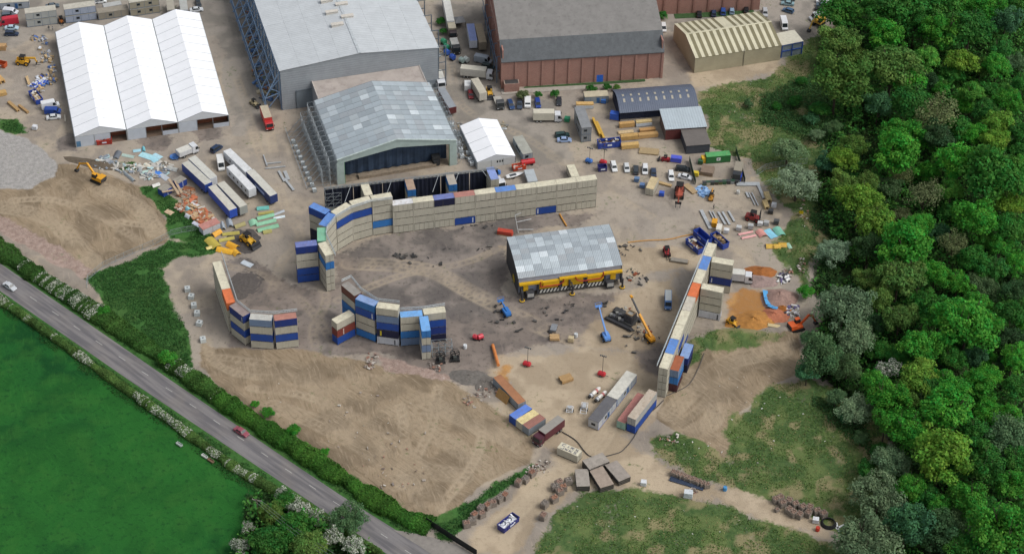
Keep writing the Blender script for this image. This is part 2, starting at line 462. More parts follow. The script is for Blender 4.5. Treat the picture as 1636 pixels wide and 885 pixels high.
at = me.color_attributes.new('drift', 'FLOAT_COLOR', 'POINT')
def stretch(v):
    return np.clip((v - .5) * 1.7 + .5, 0, 1)
ca, sa = math.cos(R(-36)), math.sin(R(-36))
rx, ry = gx * ca - gy * sa, gx * sa + gy * ca
drift = np.stack([stretch(fbm(gx, gy, 30, 701, 3)), stretch(fbm(gx, gy, 6.5, 711, 3)), stretch(fbm(gx + 6 * fbm(gx, gy, 9, 3, 2), gy, 4.0, 721, 3)), stretch(fbm(rx / 5.0 + 3.5 * fbm(gx, gy, 16, 741, 2), ry + 7 * fbm(gx, gy, 22, 731, 2), 1.9, 751, 2))], -1).astype(np.float32)
at.data.foreach_set('color', drift.ravel())
def ground_material():
    m, n, l, b = new_mat('ground_cover')
    tc = n.new('ShaderNodeTexCoord')
    V = tc.outputs['Object']
    def noise(scale, detail=3.0, rough=.65, vec=None):
        t = N(n, 'ShaderNodeTexNoise', Scale=scale, Detail=detail, Roughness=rough)
        l.new(vec or V, t.inputs['Vector'])
        return t.outputs[0]
    def attr(nm):
        a = N(n, 'ShaderNodeAttribute', attribute_name=nm)
        s = n.new('ShaderNodeSeparateColor')
        l.new(a.outputs['Color'], s.inputs[0])
        return s.outputs[0], s.outputs[1], s.outputs[2], a.outputs['Alpha']
    field, verge, rough_, tarmac = attr('cover_a')
    earth, gravel, rubble, sand = attr('cover_b')
    pale, asphalt, wood, tracks_ = attr('cover_c')
    big, mid, blot, trk_ = attr('drift')
    fine, vfine = noise(.75, 4.0), noise(4.0, 2.0)
    mp = N(n, 'ShaderNodeMapping')
    mp.vector_type = 'TEXTURE'
    mp.inputs['Rotation'].default_value = (0, 0, R(-42))
    mp.inputs['Scale'].default_value = (7.0, .7, 1.0)
    wv = n.new('ShaderNodeVectorMath')
    wv.operation = 'MULTIPLY_ADD'
    wv.inputs[1].default_value = (2.2, 2.2, 0)
    cxy = n.new('ShaderNodeCombineXYZ')
    l.new(big, cxy.inputs[0])
    l.new(mid, cxy.inputs[1])
    l.new(cxy.outputs[0], wv.inputs[0])
    l.new(V, wv.inputs[2])
    l.new(wv.outputs[0], mp.inputs[0])
    rut = noise(1.0, 4.0, .7, mp.outputs[0])
    mp2 = N(n, 'ShaderNodeMapping')
    mp2.vector_type = 'TEXTURE'
    mp2.inputs['Rotation'].default_value = (0, 0, R(-72))
    mp2.inputs['Scale'].default_value = (6.0, .8, 1.0)
    l.new(wv.outputs[0], mp2.inputs[0])
    rut2 = noise(1.0, 4.0, .7, mp2.outputs[0])
    rut = mixc(n, l, ramp(n, l, blot, .4, .6), rut, rut2)
    def R_(f, lo, hi, k=1.0):
        r = ramp(n, l, f, lo, hi)
        return mth(n, l, 'MULTIPLY', r, k) if k != 1.0 else r
    def two(a, c, f, lo=.3, hi=.7):
        return mixc(n, l, ramp(n, l, f, lo, hi), lin(a), lin(c))
    wob = mth(n, l, 'SUBTRACT', mth(n, l, 'ADD', mth(n, l, 'MULTIPLY', fine, .65), mth(n, l, 'MULTIPLY', mid, .35)), .5)
    def edge(mask, amt=.9):
        return ramp(n, l, mth(n, l, 'ADD', mask, mth(n, l, 'MULTIPLY', wob, amt * 2)), .3, .7)
    def lay(col, mask, c, k=1.0, amt=.9):
        f = edge(mask, amt)
        return mixc(n, l, mth(n, l, 'MULTIPLY', f, k) if k != 1.0 else f, col, c)
    col = two(*C_YARD[:2], mid)
    col = mixc(n, l, R_(big, .35, .7, .6), col, lin(C_YARD[2]))
    col = mixc(n, l, R_(blot, .5, .95, .4), col, lin(C_YARD[3]))
    col = mixc(n, l, R_(rut, .52, .72, .3), col, lin('#b5a897'))
    col = mixc(n, l, R_(fine, .52, .75, .4), col, lin('#685f56'))
    c = mixc(n, l, R_(fine, .5, .8, .4), two('#7d7972', '#969088', mid), lin('#5f5c58'))
    col = lay(col, asphalt, c, .7)
    c = two('#67625f', '#837b75', mid)
    c = mixc(n, l, R_(big, .4, .7, .5), c, lin('#84776d'))
    c = mixc(n, l, R_(blot, .45, .9, .55), c, lin('#54504f'))
    c = mixc(n, l, R_(rut, .55, .75, .35), c, lin('#958b82'))
    c = mixc(n, l, R_(fine, .5, .72, .6), c, lin('#454242'))
    col = lay(col, tarmac, c, .92, .8)
    c = mixc(n, l, R_(fine, .5, .75, .45), two('#a39279', '#b6a58c', mid), lin('#8d7d68'))
    col = lay(col, pale, c, .75, .7)
    c = two('#7d6f5c', '#91816b', mid)
    c = mixc(n, l, R_(rut, .5, .68, .45), c, lin('#a89882'))
    c = mixc(n, l, R_(rut, .48, .34, .45), c, lin('#645744'))
    c = mixc(n, l, R_(fine, .52, .75, .4), c, lin('#5e5140'))
    col = lay(col, earth, c, 1.0, .5)
    col = mixc(n, l, mth(n, l, 'MULTIPLY', tracks_, .6), col, lin('#b3a48d'))
    c = mixc(n, l, R_(vfine, .55, .7), two('#908e8b', '#a8a5a1', fine), lin('#74716d'))
    col = lay(col, gravel, c, 1.0, .4)
    c = mixc(n, l, R_(vfine, .6, .72), two('#8a766b', '#a39086', fine), lin('#bdb5ad'))
    col = lay(col, rubble, c, 1.0, .6)
    c = mixc(n, l, R_(fine, .5, .75, .5), two('#a3743f', '#b7884e', mid), lin('#93816b'))
    col = lay(col, sand, c, .9, .6)
    c = two('#3d5530', '#556a3e', fine)
    c = mixc(n, l, R_(mid, .45, .75, .5), c, lin('#6f7b4a'))
    c = mixc(n, l, R_(blot, .5, .85, .7), c, lin('#948868'))
    c = mixc(n, l, R_(vfine, .55, .7, .5), c, lin('#364b28'))
    col = lay(col, rough_, c)
    c = two('#33592a', '#456f37', fine)
    c = mixc(n, l, R_(mid, .5, .8, .45), c, lin('#4b6736'))
    c = mixc(n, l, R_(vfine, .52, .7, .5), c, lin('#1d3818'))
    col = lay(col, verge, c, 1.0, .8)
    c = two('#11431e', '#1c5424', mid)
    c = mixc(n, l, R_(big, .35, .75, .5), c, lin('#2b6626'))
    c = mixc(n, l, R_(blot, .5, .85, .3), c, lin('#35662a'))
    c = mixc(n, l, R_(fine, .5, .72, .6), c, lin('#0d341a'))
    c = mixc(n, l, R_(vfine, .55, .75, .4), c, lin('#3a7030'))
    c = mixc(n, l, R_(rut, .5, .75, .35), c, lin('#357030'))
    col = lay(col, field, c, 1.0, .4)
    col = lay(col, wood, two('#1d2b17', '#2e3d22', fine), 1.0, .5)
    l.new(col, b.inputs['Base Color'])
    b.inputs['Roughness'].default_value = .95
    b.inputs['Specular IOR Level'].default_value = .15
    hsum = mth(n, l, 'ADD', mth(n, l, 'MULTIPLY', fine, .6), mth(n, l, 'MULTIPLY', vfine, .4))
    hsum = mth(n, l, 'ADD', hsum, mth(n, l, 'MULTIPLY', mth(n, l, 'MULTIPLY', rut, earth), .7))
    bp = N(n, 'ShaderNodeBump', Strength=.7, Distance=.35)
    l.new(hsum, bp.inputs['Height'])
    l.new(bp.outputs[0], b.inputs['Normal'])
    return m
C_YARD = ('#8f867b', '#a79b8a', '#9c948a', '#7f776f')
ground = obj('ground', me, ground_material())
tag(ground, kind='structure')

# ---------------------------------------------------------------- country road with worn centre dashes
def strip(name, left, right, z, mat, kind='structure'):
    mb = MB()
    L_ = [G(u, v, 0) for u, v in left]
    R_ = [G(u, v, 0) for u, v in right]
    vs, fs = [], []
    n = len(L_)
    for a, c in zip(L_, R_):
        for k in range(5):
            p = a.lerp(c, k / 4)
            vs.append((p.x, p.y, z + .06 * (1 - (k / 2 - 1) ** 2)))
    for i in range(n - 1):
        for k in range(4):
            fs.append((i * 5 + k, i * 5 + k + 1, (i + 1) * 5 + k + 1, (i + 1) * 5 + k))
    mb.add(vs, fs)
    o = mb.build(name, mat)
    tag(o, kind=kind)
    return o
def road_mat():
    m, n, l, b = new_mat('road_asphalt')
    tc = n.new('ShaderNodeTexCoord')
    A, B = G(0, 443), G(560, 830)
    ang = math.atan2(B.y - A.y, B.x - A.x)
    mp = N(n, 'ShaderNodeMapping')
    mp.vector_type = 'TEXTURE'
    mp.inputs['Rotation'].default_value = (0, 0, ang)
    mp.inputs['Scale'].default_value = (14, 1, 1)
    l.new(tc.outputs['Object'], mp.inputs[0])
    n1 = N(n, 'ShaderNodeTexNoise', Scale=.9, Detail=5.0)
    l.new(mp.outputs[0], n1.inputs['Vector'])
    n2 = N(n, 'ShaderNodeTexNoise', Scale=2.5, Detail=4.0, Roughness=.75)
    l.new(tc.outputs['Object'], n2.inputs['Vector'])
    n3 = N(n, 'ShaderNodeTexNoise', Scale=.12, Detail=4.0)
    l.new(tc.outputs['Object'], n3.inputs['Vector'])
    c = mixc(n, l, ramp(n, l, n1.outputs[0], .35, .65), lin('#5f5d60'), lin('#7b7878'))
    c = mixc(n, l, mth(n, l, 'MULTIPLY', ramp(n, l, n2.outputs[0], .5, .75), .4), c, lin('#514f50'))
    c = mixc(n, l, mth(n, l, 'MULTIPLY', ramp(n, l, n3.outputs[0], .45, .7), .3), c, lin('#857e76'))
    l.new(c, b.inputs['Base Color'])
    b.inputs['Roughness'].default_value = .85
    return m
UP = [(-420, 132), (-150, 318), (0, 420.7), (130, 509), (269.5, 605), (350, 659.6), (446.6, 725.6), (543.2, 790), (640, 851), (760, 930), (900, 1020)]
LO = [(-420, 176), (-150, 363), (0, 465), (100, 533.5), (203, 605), (300, 670), (400, 737), (500, 804), (607, 877), (730, 960), (870, 1060)]
strip('road', LO, UP, .012, road_mat())
# tarmac mouth of the site entrance
mb = MB()
mouth = [G(u, v) for u, v in ((628, 846), (655, 850), (690, 858), (735, 872), (790, 905), (770, 935), (720, 905), (670, 872))]
mb.add([(p.x, p.y, .05) for p in mouth], [tuple(range(len(mouth)))])
tag(mb.build('site_entrance_apron', M('#85807a', .9, var=.12, scale=.4, dirt='#5e5a55')), kind='structure')
dash_mat = M('#b3b2ad', .8, var=.1, scale=2, dirt='#77757a', dirt_amt=.8)
da = [(48.2, 476.5), (83.2, 499.6), (117.7, 522.8), (152.9, 546.7), (189.8, 571.7), (226.5, 595.5)]
sx, sy = 35.6, 23.85
for k in range(-4, 18):
    if k < 6 and k >= 0:
        u, v = da[k]
    elif k < 0:
        u, v = da[0][0] + 35.0 * k, da[0][1] + 23.3 * k
    else:
        u, v = da[5][0] + 38.2 * (k - 5), da[5][1] + 25.9 * (k - 5)
    a, c = G(u, v - 2.2), G(u + 10.7, v + 4.7)
    d = (c - a).normalized()
    s = Vector((-d.y, d.x, 0)) * .07
    mb = MB()
    mb.add([(p.x, p.y, .082) for p in (a - s, c - s, c + s, a + s)], [(0, 1, 2, 3)])
    tag(mb.build('road_marking', dash_mat), kind='structure')

# ================================================================ SHIPPING CONTAINERS
CL, CW, CH = 6.058, 2.438, 2.591
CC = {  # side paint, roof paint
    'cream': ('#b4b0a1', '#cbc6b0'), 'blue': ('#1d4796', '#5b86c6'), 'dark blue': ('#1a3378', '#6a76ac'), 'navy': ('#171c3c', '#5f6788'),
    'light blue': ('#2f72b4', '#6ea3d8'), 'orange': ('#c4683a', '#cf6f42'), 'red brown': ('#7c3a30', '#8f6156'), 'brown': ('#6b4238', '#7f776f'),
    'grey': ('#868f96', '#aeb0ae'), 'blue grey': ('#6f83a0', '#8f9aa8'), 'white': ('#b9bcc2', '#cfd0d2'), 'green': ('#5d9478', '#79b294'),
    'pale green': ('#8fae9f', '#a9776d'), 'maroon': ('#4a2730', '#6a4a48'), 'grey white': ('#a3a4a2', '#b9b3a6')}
def side_mat(c):
    return M(CC[c][0] if c in CC else c, .6, var=.07, scale=.5, dirt='#5a5046', dirt_amt=.32, streak=True)
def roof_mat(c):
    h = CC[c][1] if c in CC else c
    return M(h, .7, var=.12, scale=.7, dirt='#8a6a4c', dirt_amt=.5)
dark_mat = M('#1c1c1d', .8, var=.1)
shadow_rail_mat = M('#4c483f', .8, var=.15)  # bottom rail colour with the shadow gap between stacked boxes painted in
_cm = {}
def c_meshes(L, flat):
    k = (L, flat)
    if k in _cm:
        return _cm[k]
    h, w = L / 2, CW / 2
    body = MB()
    for sx in (-1, 1):
        for sy in (-1, 1):
            x, y = sx * (h - .08), sy * (w - .08)
            body.box(x - .08, x + .08, y - .08, y + .08, 0, CH)
    for sy in (-1, 1):
        y = sy * (w - .05)
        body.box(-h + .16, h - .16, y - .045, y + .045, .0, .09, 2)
        body.box(-h + .16, h - .16, y - .04, y + .04, CH - .12, CH - .015)
        # fork pockets in the bottom rail
        for px in (-1.02, 1.02):
            body.box(px - .19, px + .19, y - .058, y + .058, .03, .2, 1)
    for sx in (-1, 1):
        x = sx * (h - .05)
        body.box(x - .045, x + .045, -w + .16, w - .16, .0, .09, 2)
        body.box(x - .05, x + .05, -w + .16, w - .16, CH - .12, CH - .015)
    for sy in (-1, 1):
        if flat:
            y = sy * (w - .045)
            body.box(-h + .16, h - .16, y - .012, y + .012, .17, CH - .12)
            nb = 4
            for i in range(nb + 1):
                x = -h + .2 + (L - .4) * i / nb
                body.box(x - .025, x + .025, y + sy * .012 - .012, y + sy * .012 + .012, .17, CH - .12, 1)
        else:
            n = int((L - .32) / .278)
            st = (L - .32) / n
            pr = []
            for i in range(n):
                x = -h + .16 + i * st
                pr += [(x, .0), (x + st * .32, .0), (x + st * .5, .036), (x + st * .82, .036)]
            pr.append((h - .16, 0))
            y = w - .012
            vs = [(px, sy * (y - d), z) for z in (.17, CH - .12) for px, d in pr]
            m_ = len(pr)
            body.add(vs, [(i, i + 1, m_ + i + 1, m_ + i) for i in range(m_ - 1)])
    body.box(-h + .03, -h + .05, -w + .16, w - .16, .17, CH - .12)
    for i in range(8):
        y = -w + .3 + i * (CW - .6) / 7
        body.box(-h + .01, -h + .03, y - .07, y + .07, .17, CH - .12)
    body.box(-h + .1, h - .1, -w + .1, w - .1, .1, .14, 1)
    roof = MB()
    n = int(L / .42)
    pr = []
    for i in range(n):
        x = -h + .1 + i * (L - .2) / n
        st = (L - .2) / n
        pr += [(x, 0), (x + st * .35, 0), (x + st * .5, .022), (x + st * .85, .022)]
    pr.append((h - .1, 0))
    m_ = len(pr)
    roof.add([(px, y, CH - .03 + d) for y in (-w + .08, w - .08) for px, d in pr], [(i, i + 1, m_ + i + 1, m_ + i) for i in range(m_ - 1)])
    for sy in (-1, 1):
        roof.box(-h + .02, h - .02, sy * (w - .045) - .04, sy * (w - .045) + .04, CH - .014, CH)
    for sx in (-1, 1):
        roof.box(sx * (h - .06) - .055, sx * (h - .06) + .055, -w + .087, w - .087, CH - .012, CH + .003)
    door = MB()
    door.box(h - .05, h - .015, .03, w - .16, .18, CH - .13)
    for i in range(3):
        z = .5 + i * .72
        door.box(h - .022, h + .006, .1, w - .24, z, z + .3)
    for y in (.28, .74):
        door.cyl((h + .015, y, .12), (h + .015, y, CH - .1), .022, seg=6)
        door.box(h + .0, h + .04, y - .1, y + .02, 1.05, 1.1)
    r = (body.mesh('container_body'), roof.mesh('container_roof'), door.mesh('container_door'))
    _cm[k] = r
    return r
N_CONT = 0
def container(pos, yaw, side, label, group=None, roof=None, L=CL, flat=False, mark=None, door_flip=None):
    global N_CONT
    N_CONT += 1
    L = L - .05
    b, r, d = c_meshes(L, flat)
    sm = side_mat(side)
    flip = (N_CONT * 7 % 3 == 0) if door_flip is None else door_flip
    o = obj('shipping_container', b, [sm, dark_mat, shadow_rail_mat], None, pos, yaw + (math.pi if flip else 0))
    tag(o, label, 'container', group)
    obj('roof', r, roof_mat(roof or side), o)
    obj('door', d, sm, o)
    d2 = obj('door', d, sm, o)
    d2.scale = (1, -1, 1)
    if mark:
        x, wd, z0, z1, hx = mark
        mb = MB()
        s = -1 if not flip else 1
        x = x if not flip else -x
        y = s * (CW / 2 + .012)
        mb.box(x - wd / 2, x + wd / 2, y - .006, y + .006, z0, z1)
        mb.build('painted_panel', M(hx, .6, var=.1, dirt='#555555'), o)
    return o
LEVEL = {1: ['only'], 2: ['bottom', 'top'], 3: ['bottom', 'middle', 'top'], 4: ['bottom', 'second lowest', 'second highest', 'top'],
         5: ['bottom', 'second lowest', 'middle', 'second highest', 'top']}
def stack(a, b, z, cols, where, group, roof=None, edge='front', L=CL, flat=False, marks=None, flip=None, single=None):
    """cols from top to bottom; a,b photo spots at height z: ends of the front long edge, or of the roof's centre line"""
    n = len(cols)
    A, B = G(a[0], a[1], z), G(b[0], b[1], z)
    d = B - A
    yaw = math.atan2(d.y, d.x)
    c = (A + B) / 2
    if edge == 'front':
        c = c + Vector((-math.sin(yaw), math.cos(yaw), 0)) * CW / 2
    for i, col in enumerate(cols):
        lv = n - 1 - i
        j = random.uniform(-.03, .03)
        lab = '%s container, %s of %s' % (col, LEVEL[n][lv], where) if n > 1 else (single or '%s shipping container %s' % (col, where))
        container((c.x + j, c.y + random.uniform(-.03, .03), lv * CH + .01), yaw + random.uniform(-.004, .004), col, lab, group,
                  roof=(roof if i == 0 and roof else None), L=L, flat=flat, mark=(marks or {}).get(i), door_flip=flip)
    return c, yaw
def order(k):
    return ['first', 'second', 'third', 'fourth', 'fifth', 'sixth', 'seventh', 'eighth', 'ninth', 'tenth'][k]

# --- long straight wall: ten columns, four high
A, B = G(628.4, 373.6), G(952.2, 331.3)
wd = (B - A).normalized()
wyaw = math.atan2(wd.y, wd.x)
wn_ = Vector((-wd.y, wd.x, 0))
wroofs = ['white', 'cream', 'dark blue', 'pale green', 'cream', 'blue', 'cream', 'cream', 'cream', 'cream']
for k in range(10):
    c = A + wd * (CL * (k + .5)) * ((B - A).length / (10 * CL)) + wn_ * CW / 2
    for lv in range(4):
        col = 'cream'
        mark = None
        if lv == 3 and k == 2:
            col = 'navy'
        if lv == 0 and k in (3, 7):
            col = 'blue'
            mark = (2.3 if k == 3 else -2.5, .32, .5, 2.2, '#c8cdd8')
        lab = '%s container, %s row, %s column from the left in the long straight wall' % (col, ['bottom', 'second lowest', 'second highest', 'top'][lv], order(k))
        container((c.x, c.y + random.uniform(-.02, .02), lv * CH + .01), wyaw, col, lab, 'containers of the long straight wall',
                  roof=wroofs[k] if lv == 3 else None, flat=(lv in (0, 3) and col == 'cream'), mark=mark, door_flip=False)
# --- curved end of that wall, five high
CG = 'containers of the curved wall end'
Z5, Z4 = 5 * CH, 4 * CH
stack((592.8, 316.8), (625.8, 311.1), Z5, ['cream', 'cream', 'cream', 'light blue', 'cream'], 'the curve stack next to the straight wall', CG, edge='mid', flip=False)
stack((559.5, 325.3), (591.7, 316.3), Z5, ['cream', 'blue', 'cream', 'cream', 'cream'], 'the second curve stack from the straight wall', CG, edge='mid', flip=False)
stack((533.2, 341), (557.4, 326.4), Z5, ['cream', 'blue', 'cream', 'cream', 'cream'], 'the third curve stack from the straight wall', CG, edge='mid', flip=False)
stack((515.6, 359.6), (530.2, 342.3), Z5, ['cream', 'cream', 'cream', 'cream', 'cream'], 'the blue roofed stack in the curve', CG, roof='blue', edge='mid')
stack((513.9, 386.2), (513.7, 362.5), Z5, ['green', 'cream', 'cream', 'cream', 'cream'], 'the green topped stack in the curve', CG, edge='mid')
stack((526.3, 407.3), (514.4, 387.6), Z5, ['cream', 'light blue', 'cream', 'cream', 'cream'], 'the near end stack of the curve', CG, edge='mid', flip=True)
stack((498.7, 327.6), (522.7, 338.5), Z5, ['blue', 'cream', 'cream', 'navy', 'navy'], 'the prop stack behind the curve', CG, edge='mid')
stack((476.3, 452.5), (510.6, 448.3), 0, ['dark blue', 'cream', 'cream', 'blue', 'blue'], 'the prop stack left of the curve end', CG, flip=False)
# --- prop stacks behind the wall, between the curtains
BG = 'prop stacks between the dark curtains'
Z3 = 3 * CH
stack((588.9, 311.8), (581.7, 292.5), Z3, ['cream', 'cream', 'cream'], 'the leftmost prop stack at the dark curtains', BG, edge='mid')
stack((658, 303.6), (652.2, 283.6), Z3, ['light blue', 'cream', 'cream'], 'the rust roofed prop stack at the dark curtains', BG, roof='#a08a78', edge='mid')
stack((724.2, 295.7), (717, 274.7), Z3, ['light blue', 'cream', 'cream'], 'the grey roofed prop stack at the dark curtains', BG, roof='#a39d93', edge='mid')
stack((790.8, 286.8), (782.3, 267.6), Z3, ['cream', 'cream', 'cream'], 'the blue roofed prop stack at the curtain end', BG, roof='#7f93c6', edge='mid')
# --- left group, four high
LG = 'containers of the left wall piece'
a, b = (343.8, 464.5), (366.9, 532.5)
A, B = G(*a), G(*b)
d = (B - A).normalized()
for k, rf in enumerate(['cream', 'cream', 'orange']):
    c = A + d * (CL * (k + .5)) + Vector((-d.y, d.x, 0)) * CW / 2
    for lv in range(4):
        col = 'cream' if not (k == 2 and lv == 3) else 'orange'
        container((c.x, c.y, lv * CH + .01), math.atan2(d.y, d.x), col, '%s container, %s row, %s from the far end of the left wall piece' % (col, LEVEL[4][lv], order(k)), LG, roof=rf if lv == 3 else None)
stack((368.8, 533), (393.8, 553), 0, ['dark blue', 'cream', 'blue', 'cream'], 'the angled stack of the left wall piece', LG, roof='#8c7f7c', marks={0: (2.4, .25, .4, 2.0, '#c8cdd8')}, flip=False)
stack((401.5, 555.6), (437.4, 558.4), 0, ['blue grey', 'cream', 'blue', 'cream'], 'the grey topped stack of the left wall piece', LG, roof='#b4b4ae', flip=False)
stack((441.8, 558.4), (477.9, 553.8), 0, ['dark blue', 'cream', 'blue', 'cream'], 'the rust roofed end stack of the left wall piece', LG, roof='#a8776a', flip=False)
# --- middle group
MG = 'containers of the middle wall piece'
stack((549.8, 514), (566.5, 528.5), 0, ['brown', 'cream', 'light blue', 'light blue', 'cream'], 'the brown topped far stack of the middle wall piece', MG, roof='#8b8883', flip=False)
stack((569.7, 534.8), (599.5, 546.6), 0, ['light blue', 'blue', 'cream', 'cream', 'light blue'], 'the blue topped stack of the middle wall piece', MG, roof='#7d97c0', marks={1: (2.3, .3, .4, 2.1, '#d5d8de')}, flip=False)
stack((537.2, 552.9), (570.6, 534.8), 0, ['cream', 'red brown', 'blue'], 'the low stack beside the middle wall piece', MG, marks={1: (-.9, .3, .3, 2.3, '#c9b9b4')}, flip=False)
stack((601.3, 548.4), (638.4, 553.3), 0, ['cream', 'blue grey', 'blue', 'navy', 'white'], 'the tall cream topped stack of the middle wall piece', MG, marks={3: (-1.9, .45, .5, 2.2, '#c9b52a'), 4: (1.9, .3, .4, 2.0, '#3a3a40')}, flip=False)
stack((640.7, 552.9), (676.3, 550), 0, ['cream', 'cream', 'light blue', 'blue grey'], 'the light blue roofed stack of the middle wall piece', MG, roof='#6ea3d8', flip=False)
stack((677.2, 548.4), (713.4, 543.9), 0, ['cream', 'blue', 'dark blue', 'navy'], 'the right end stack of the middle wall piece', MG, flip=False)
c = (G(673.6, 575.1) + G(689.5, 573.7)) / 2
yw = math.atan2(*(G(689.5, 573.7) - G(673.6, 575.1)).yx)
for i, col in enumerate(['light blue', 'cream', 'blue grey', 'cream']):
    q = c + Vector((-math.sin(yw), math.cos(yw), 0)) * CL / 2
    container((q.x, q.y, (3 - i) * CH + .01), yw + math.pi / 2, col, '%s container, %s one of the end-on stack before the middle wall piece' % (col, LEVEL[4][3 - i]), MG, door_flip=True)
# --- long right wall seen end-on, four high
RG = 'containers of the right wall'
A, B = G(1059.8, 588.4, Z4), G(1138.5, 388.5, Z4)
d = (B - A).normalized()
rl = (B - A).length
rcols = ['cream', 'blue', 'cream', 'cream', 'grey white', 'orange', 'cream', 'blue', 'cream']
for k, rf in enumerate(rcols):
    c = A + d * (rl / 9 * (k + .5))
    for lv in range(4):
        col = 'cream'
        if lv == 3 and rf in ('blue', 'orange'):
            col = 'cream' if rf == 'blue' else 'orange'
        elif lv < 3 and (k * 3 + lv * 5) % 7 == 2:
            col = 'blue'
        container((c.x, c.y, lv * CH + .01), math.atan2(d.y, d.x), col, '%s container, %s row, %s from the near end of the right wall' % (col, LEVEL[4][lv], order(k)), RG,
                  roof=rf if lv == 3 else None, L=min(CL, rl / 9 - .02), door_flip=True)
stack((1136.1, 418.6), (1171, 424.6), Z4, ['cream', 'cream', 'dark blue', 'cream'], 'the far prop stack right of the right wall', RG, marks={2: (-2.4, .3, .5, 2.0, '#c8cdd8')}, flip=False)
stack((1119.7, 461), (1154.7, 468), Z4, ['cream', 'cream', 'cream', 'white'], 'the near prop stack right of the right wall', RG, marks={3: (2.3, .35, .3, 2.2, '#33363c')}, flip=False)
stack((1077.4, 590.6), (1086.2, 568.9), Z3, ['blue grey', 'light blue', 'maroon'], 'the rust roofed stack leaning on the right wall', RG, roof='#99583a', edge='mid', flip=True)
stack((1093, 570.6), (1100.7, 549.9), 2 * CH, ['dark blue', 'navy'], 'the low blue stack behind the right wall', RG, roof='#7f9ac4', edge='mid', flip=True)
# --- loose containers
stack((793.6, 600), (834.2, 643.3), CH, ['grey'], '', None, roof='#9b6b4a', edge='mid', L=12.19, single='long grey container with a rusty roof and a timber panel leaning on it')
stack((818.9, 666.3), (845.1, 648.8), CH, ['blue'], '', None, edge='mid', single='blue container beside a cream one, left of three in a row', roof='#5b7fcb')
stack((829.7, 673.4), (855.9, 657.6), CH, ['cream'], '', None, edge='mid', single='cream container between the blue and the red roofed ones', roof='#d3c490')
stack((840, 681.7), (866.6, 664.5), CH, ['grey'], '', None, edge='mid', single='grey container with a dull red roof beside the maroon lorry', roof='#93675c')
gc, gyaw = stack((893.9, 710.2), (926.5, 724.2), CH, ['cream'], '', None, edge='mid', single='lone cream container with dark lettering daubed on its roof', flip=False)
stack((1009.7, 667.4), (1043.3, 624), 2 * CH, ['grey white', 'blue'], 'the two long ones beside the red roofed container', None, edge='mid', L=12.19, roof='#b3a797', flip=True)
stack((992.5, 673.5), (1025, 629.5), CH, ['pale green'], '', None, edge='mid', L=12.19, single='long pale green container with a faded red roof', roof='#a9716a', flip=True)
stack((911.5, 263.5), (919.5, 282), CH, ['cream'], '', None, edge='mid', single='single cream container standing just behind the long straight wall')
stack((1046.2, 284.5), (1038.5, 300.3), CH, ['cream'], '', None, edge='mid', single='cream container with a rusty roof below the row of parked cars', roof='#bfae88')
# daubed roof lettering (block strokes) on the lone container
root = [o for o in COL.objects if o.get('label', '').startswith('lone cream')][0]
mb = MB()
strokes = {'C': [(0, 0, 0, 1), (0, 1, 1, 1), (0, 0, 1, 0)], 'I': [(.5, 0, .5, 1)], 'R': [(0, 0, 0, 1), (0, 1, 1, .8), (1, .8, 0, .5), (.3, .5, 1, 0)], 'X': [(0, 0, 1, 1), (0, 1, 1, 0)],
           'J': [(1, 1, 1, 0), (1, 0, 0, 0)], 'W': [(0, 1, .25, 0), (.25, 0, .5, .7), (.5, .7, .75, 0), (.75, 0, 1, 1)], 'K': [(0, 0, 0, 1), (0, .5, 1, 1), (0, .5, 1, 0)], 'S': [(1, 1, 0, .8), (0, .8, 1, .3), (1, .3, 0, 0)]}
for row, word in enumerate(('CIRX', 'JWKS')):
    for k, ch in enumerate(word):
        for x0, y0, x1, y1 in strokes[ch]:
            ox, oy = -2.3 + k * 1.25, .15 - row * 1.05
            mb.bar((ox + x0 * .85, oy + y0 * .75, CH + .02), (ox + x1 * .85, oy + y1 * .75, CH + .02), .2, .01)
mb.build('roof_lettering', M('#6f6f78', .8, var=.2, dirt='#b8b090', dirt_amt=.7), root)

# ================================================================ BUILDINGS
def site(name, fl, fr, label, cat, group=None, width=None):
    A, B = G(*fl), G(*fr)
    d = B - A
    o = empty(name, (A.x, A.y, 0), math.atan2(d.y, d.x))
    tag(o, label, cat, group)
    return o, d.length
def brick_mat():
    if 'brick' in _mats:
        return _mats['brick']
    m, n, l, b = new_mat('red_brickwork')
    tc = n.new('ShaderNodeTexCoord')
    sp = n.new('ShaderNodeSeparateXYZ')
    l.new(tc.outputs['Object'], sp.inputs[0])
    cx = n.new('ShaderNodeCombineXYZ')
    l.new(mth(n, l, 'ADD', sp.outputs[0], sp.outputs[1]), cx.inputs[0])
    l.new(sp.outputs[2], cx.inputs[1])
    br = N(n, 'ShaderNodeTexBrick', Scale=1.0)
    br.inputs['Color1'].default_value = lin('#94695d')
    br.inputs['Color2'].default_value = lin('#a3766a')
    br.inputs['Mortar'].default_value = lin('#9c8c80')
    br.inputs['Brick Width'].default_value = .45
    br.inputs['Row Height'].default_value = .16
    br.inputs['Mortar Size'].default_value = .015
    l.new(cx.outputs[0], br.inputs['Vector'])
    ns = N(n, 'ShaderNodeTexNoise', Scale=.35, Detail=4.0, Roughness=.7)
    l.new(tc.outputs['Object'], ns.inputs['Vector'])
    c = mixc(n, l, mth(n, l, 'MULTIPLY', ramp(n, l, ns.outputs[0], .45, .7), .5), br.outputs[0], lin('#8a6a60'))
    l.new(c, b.inputs['Base Color'])
    b.inputs['Roughness'].default_value = .9
    _mats['brick'] = m
    return m
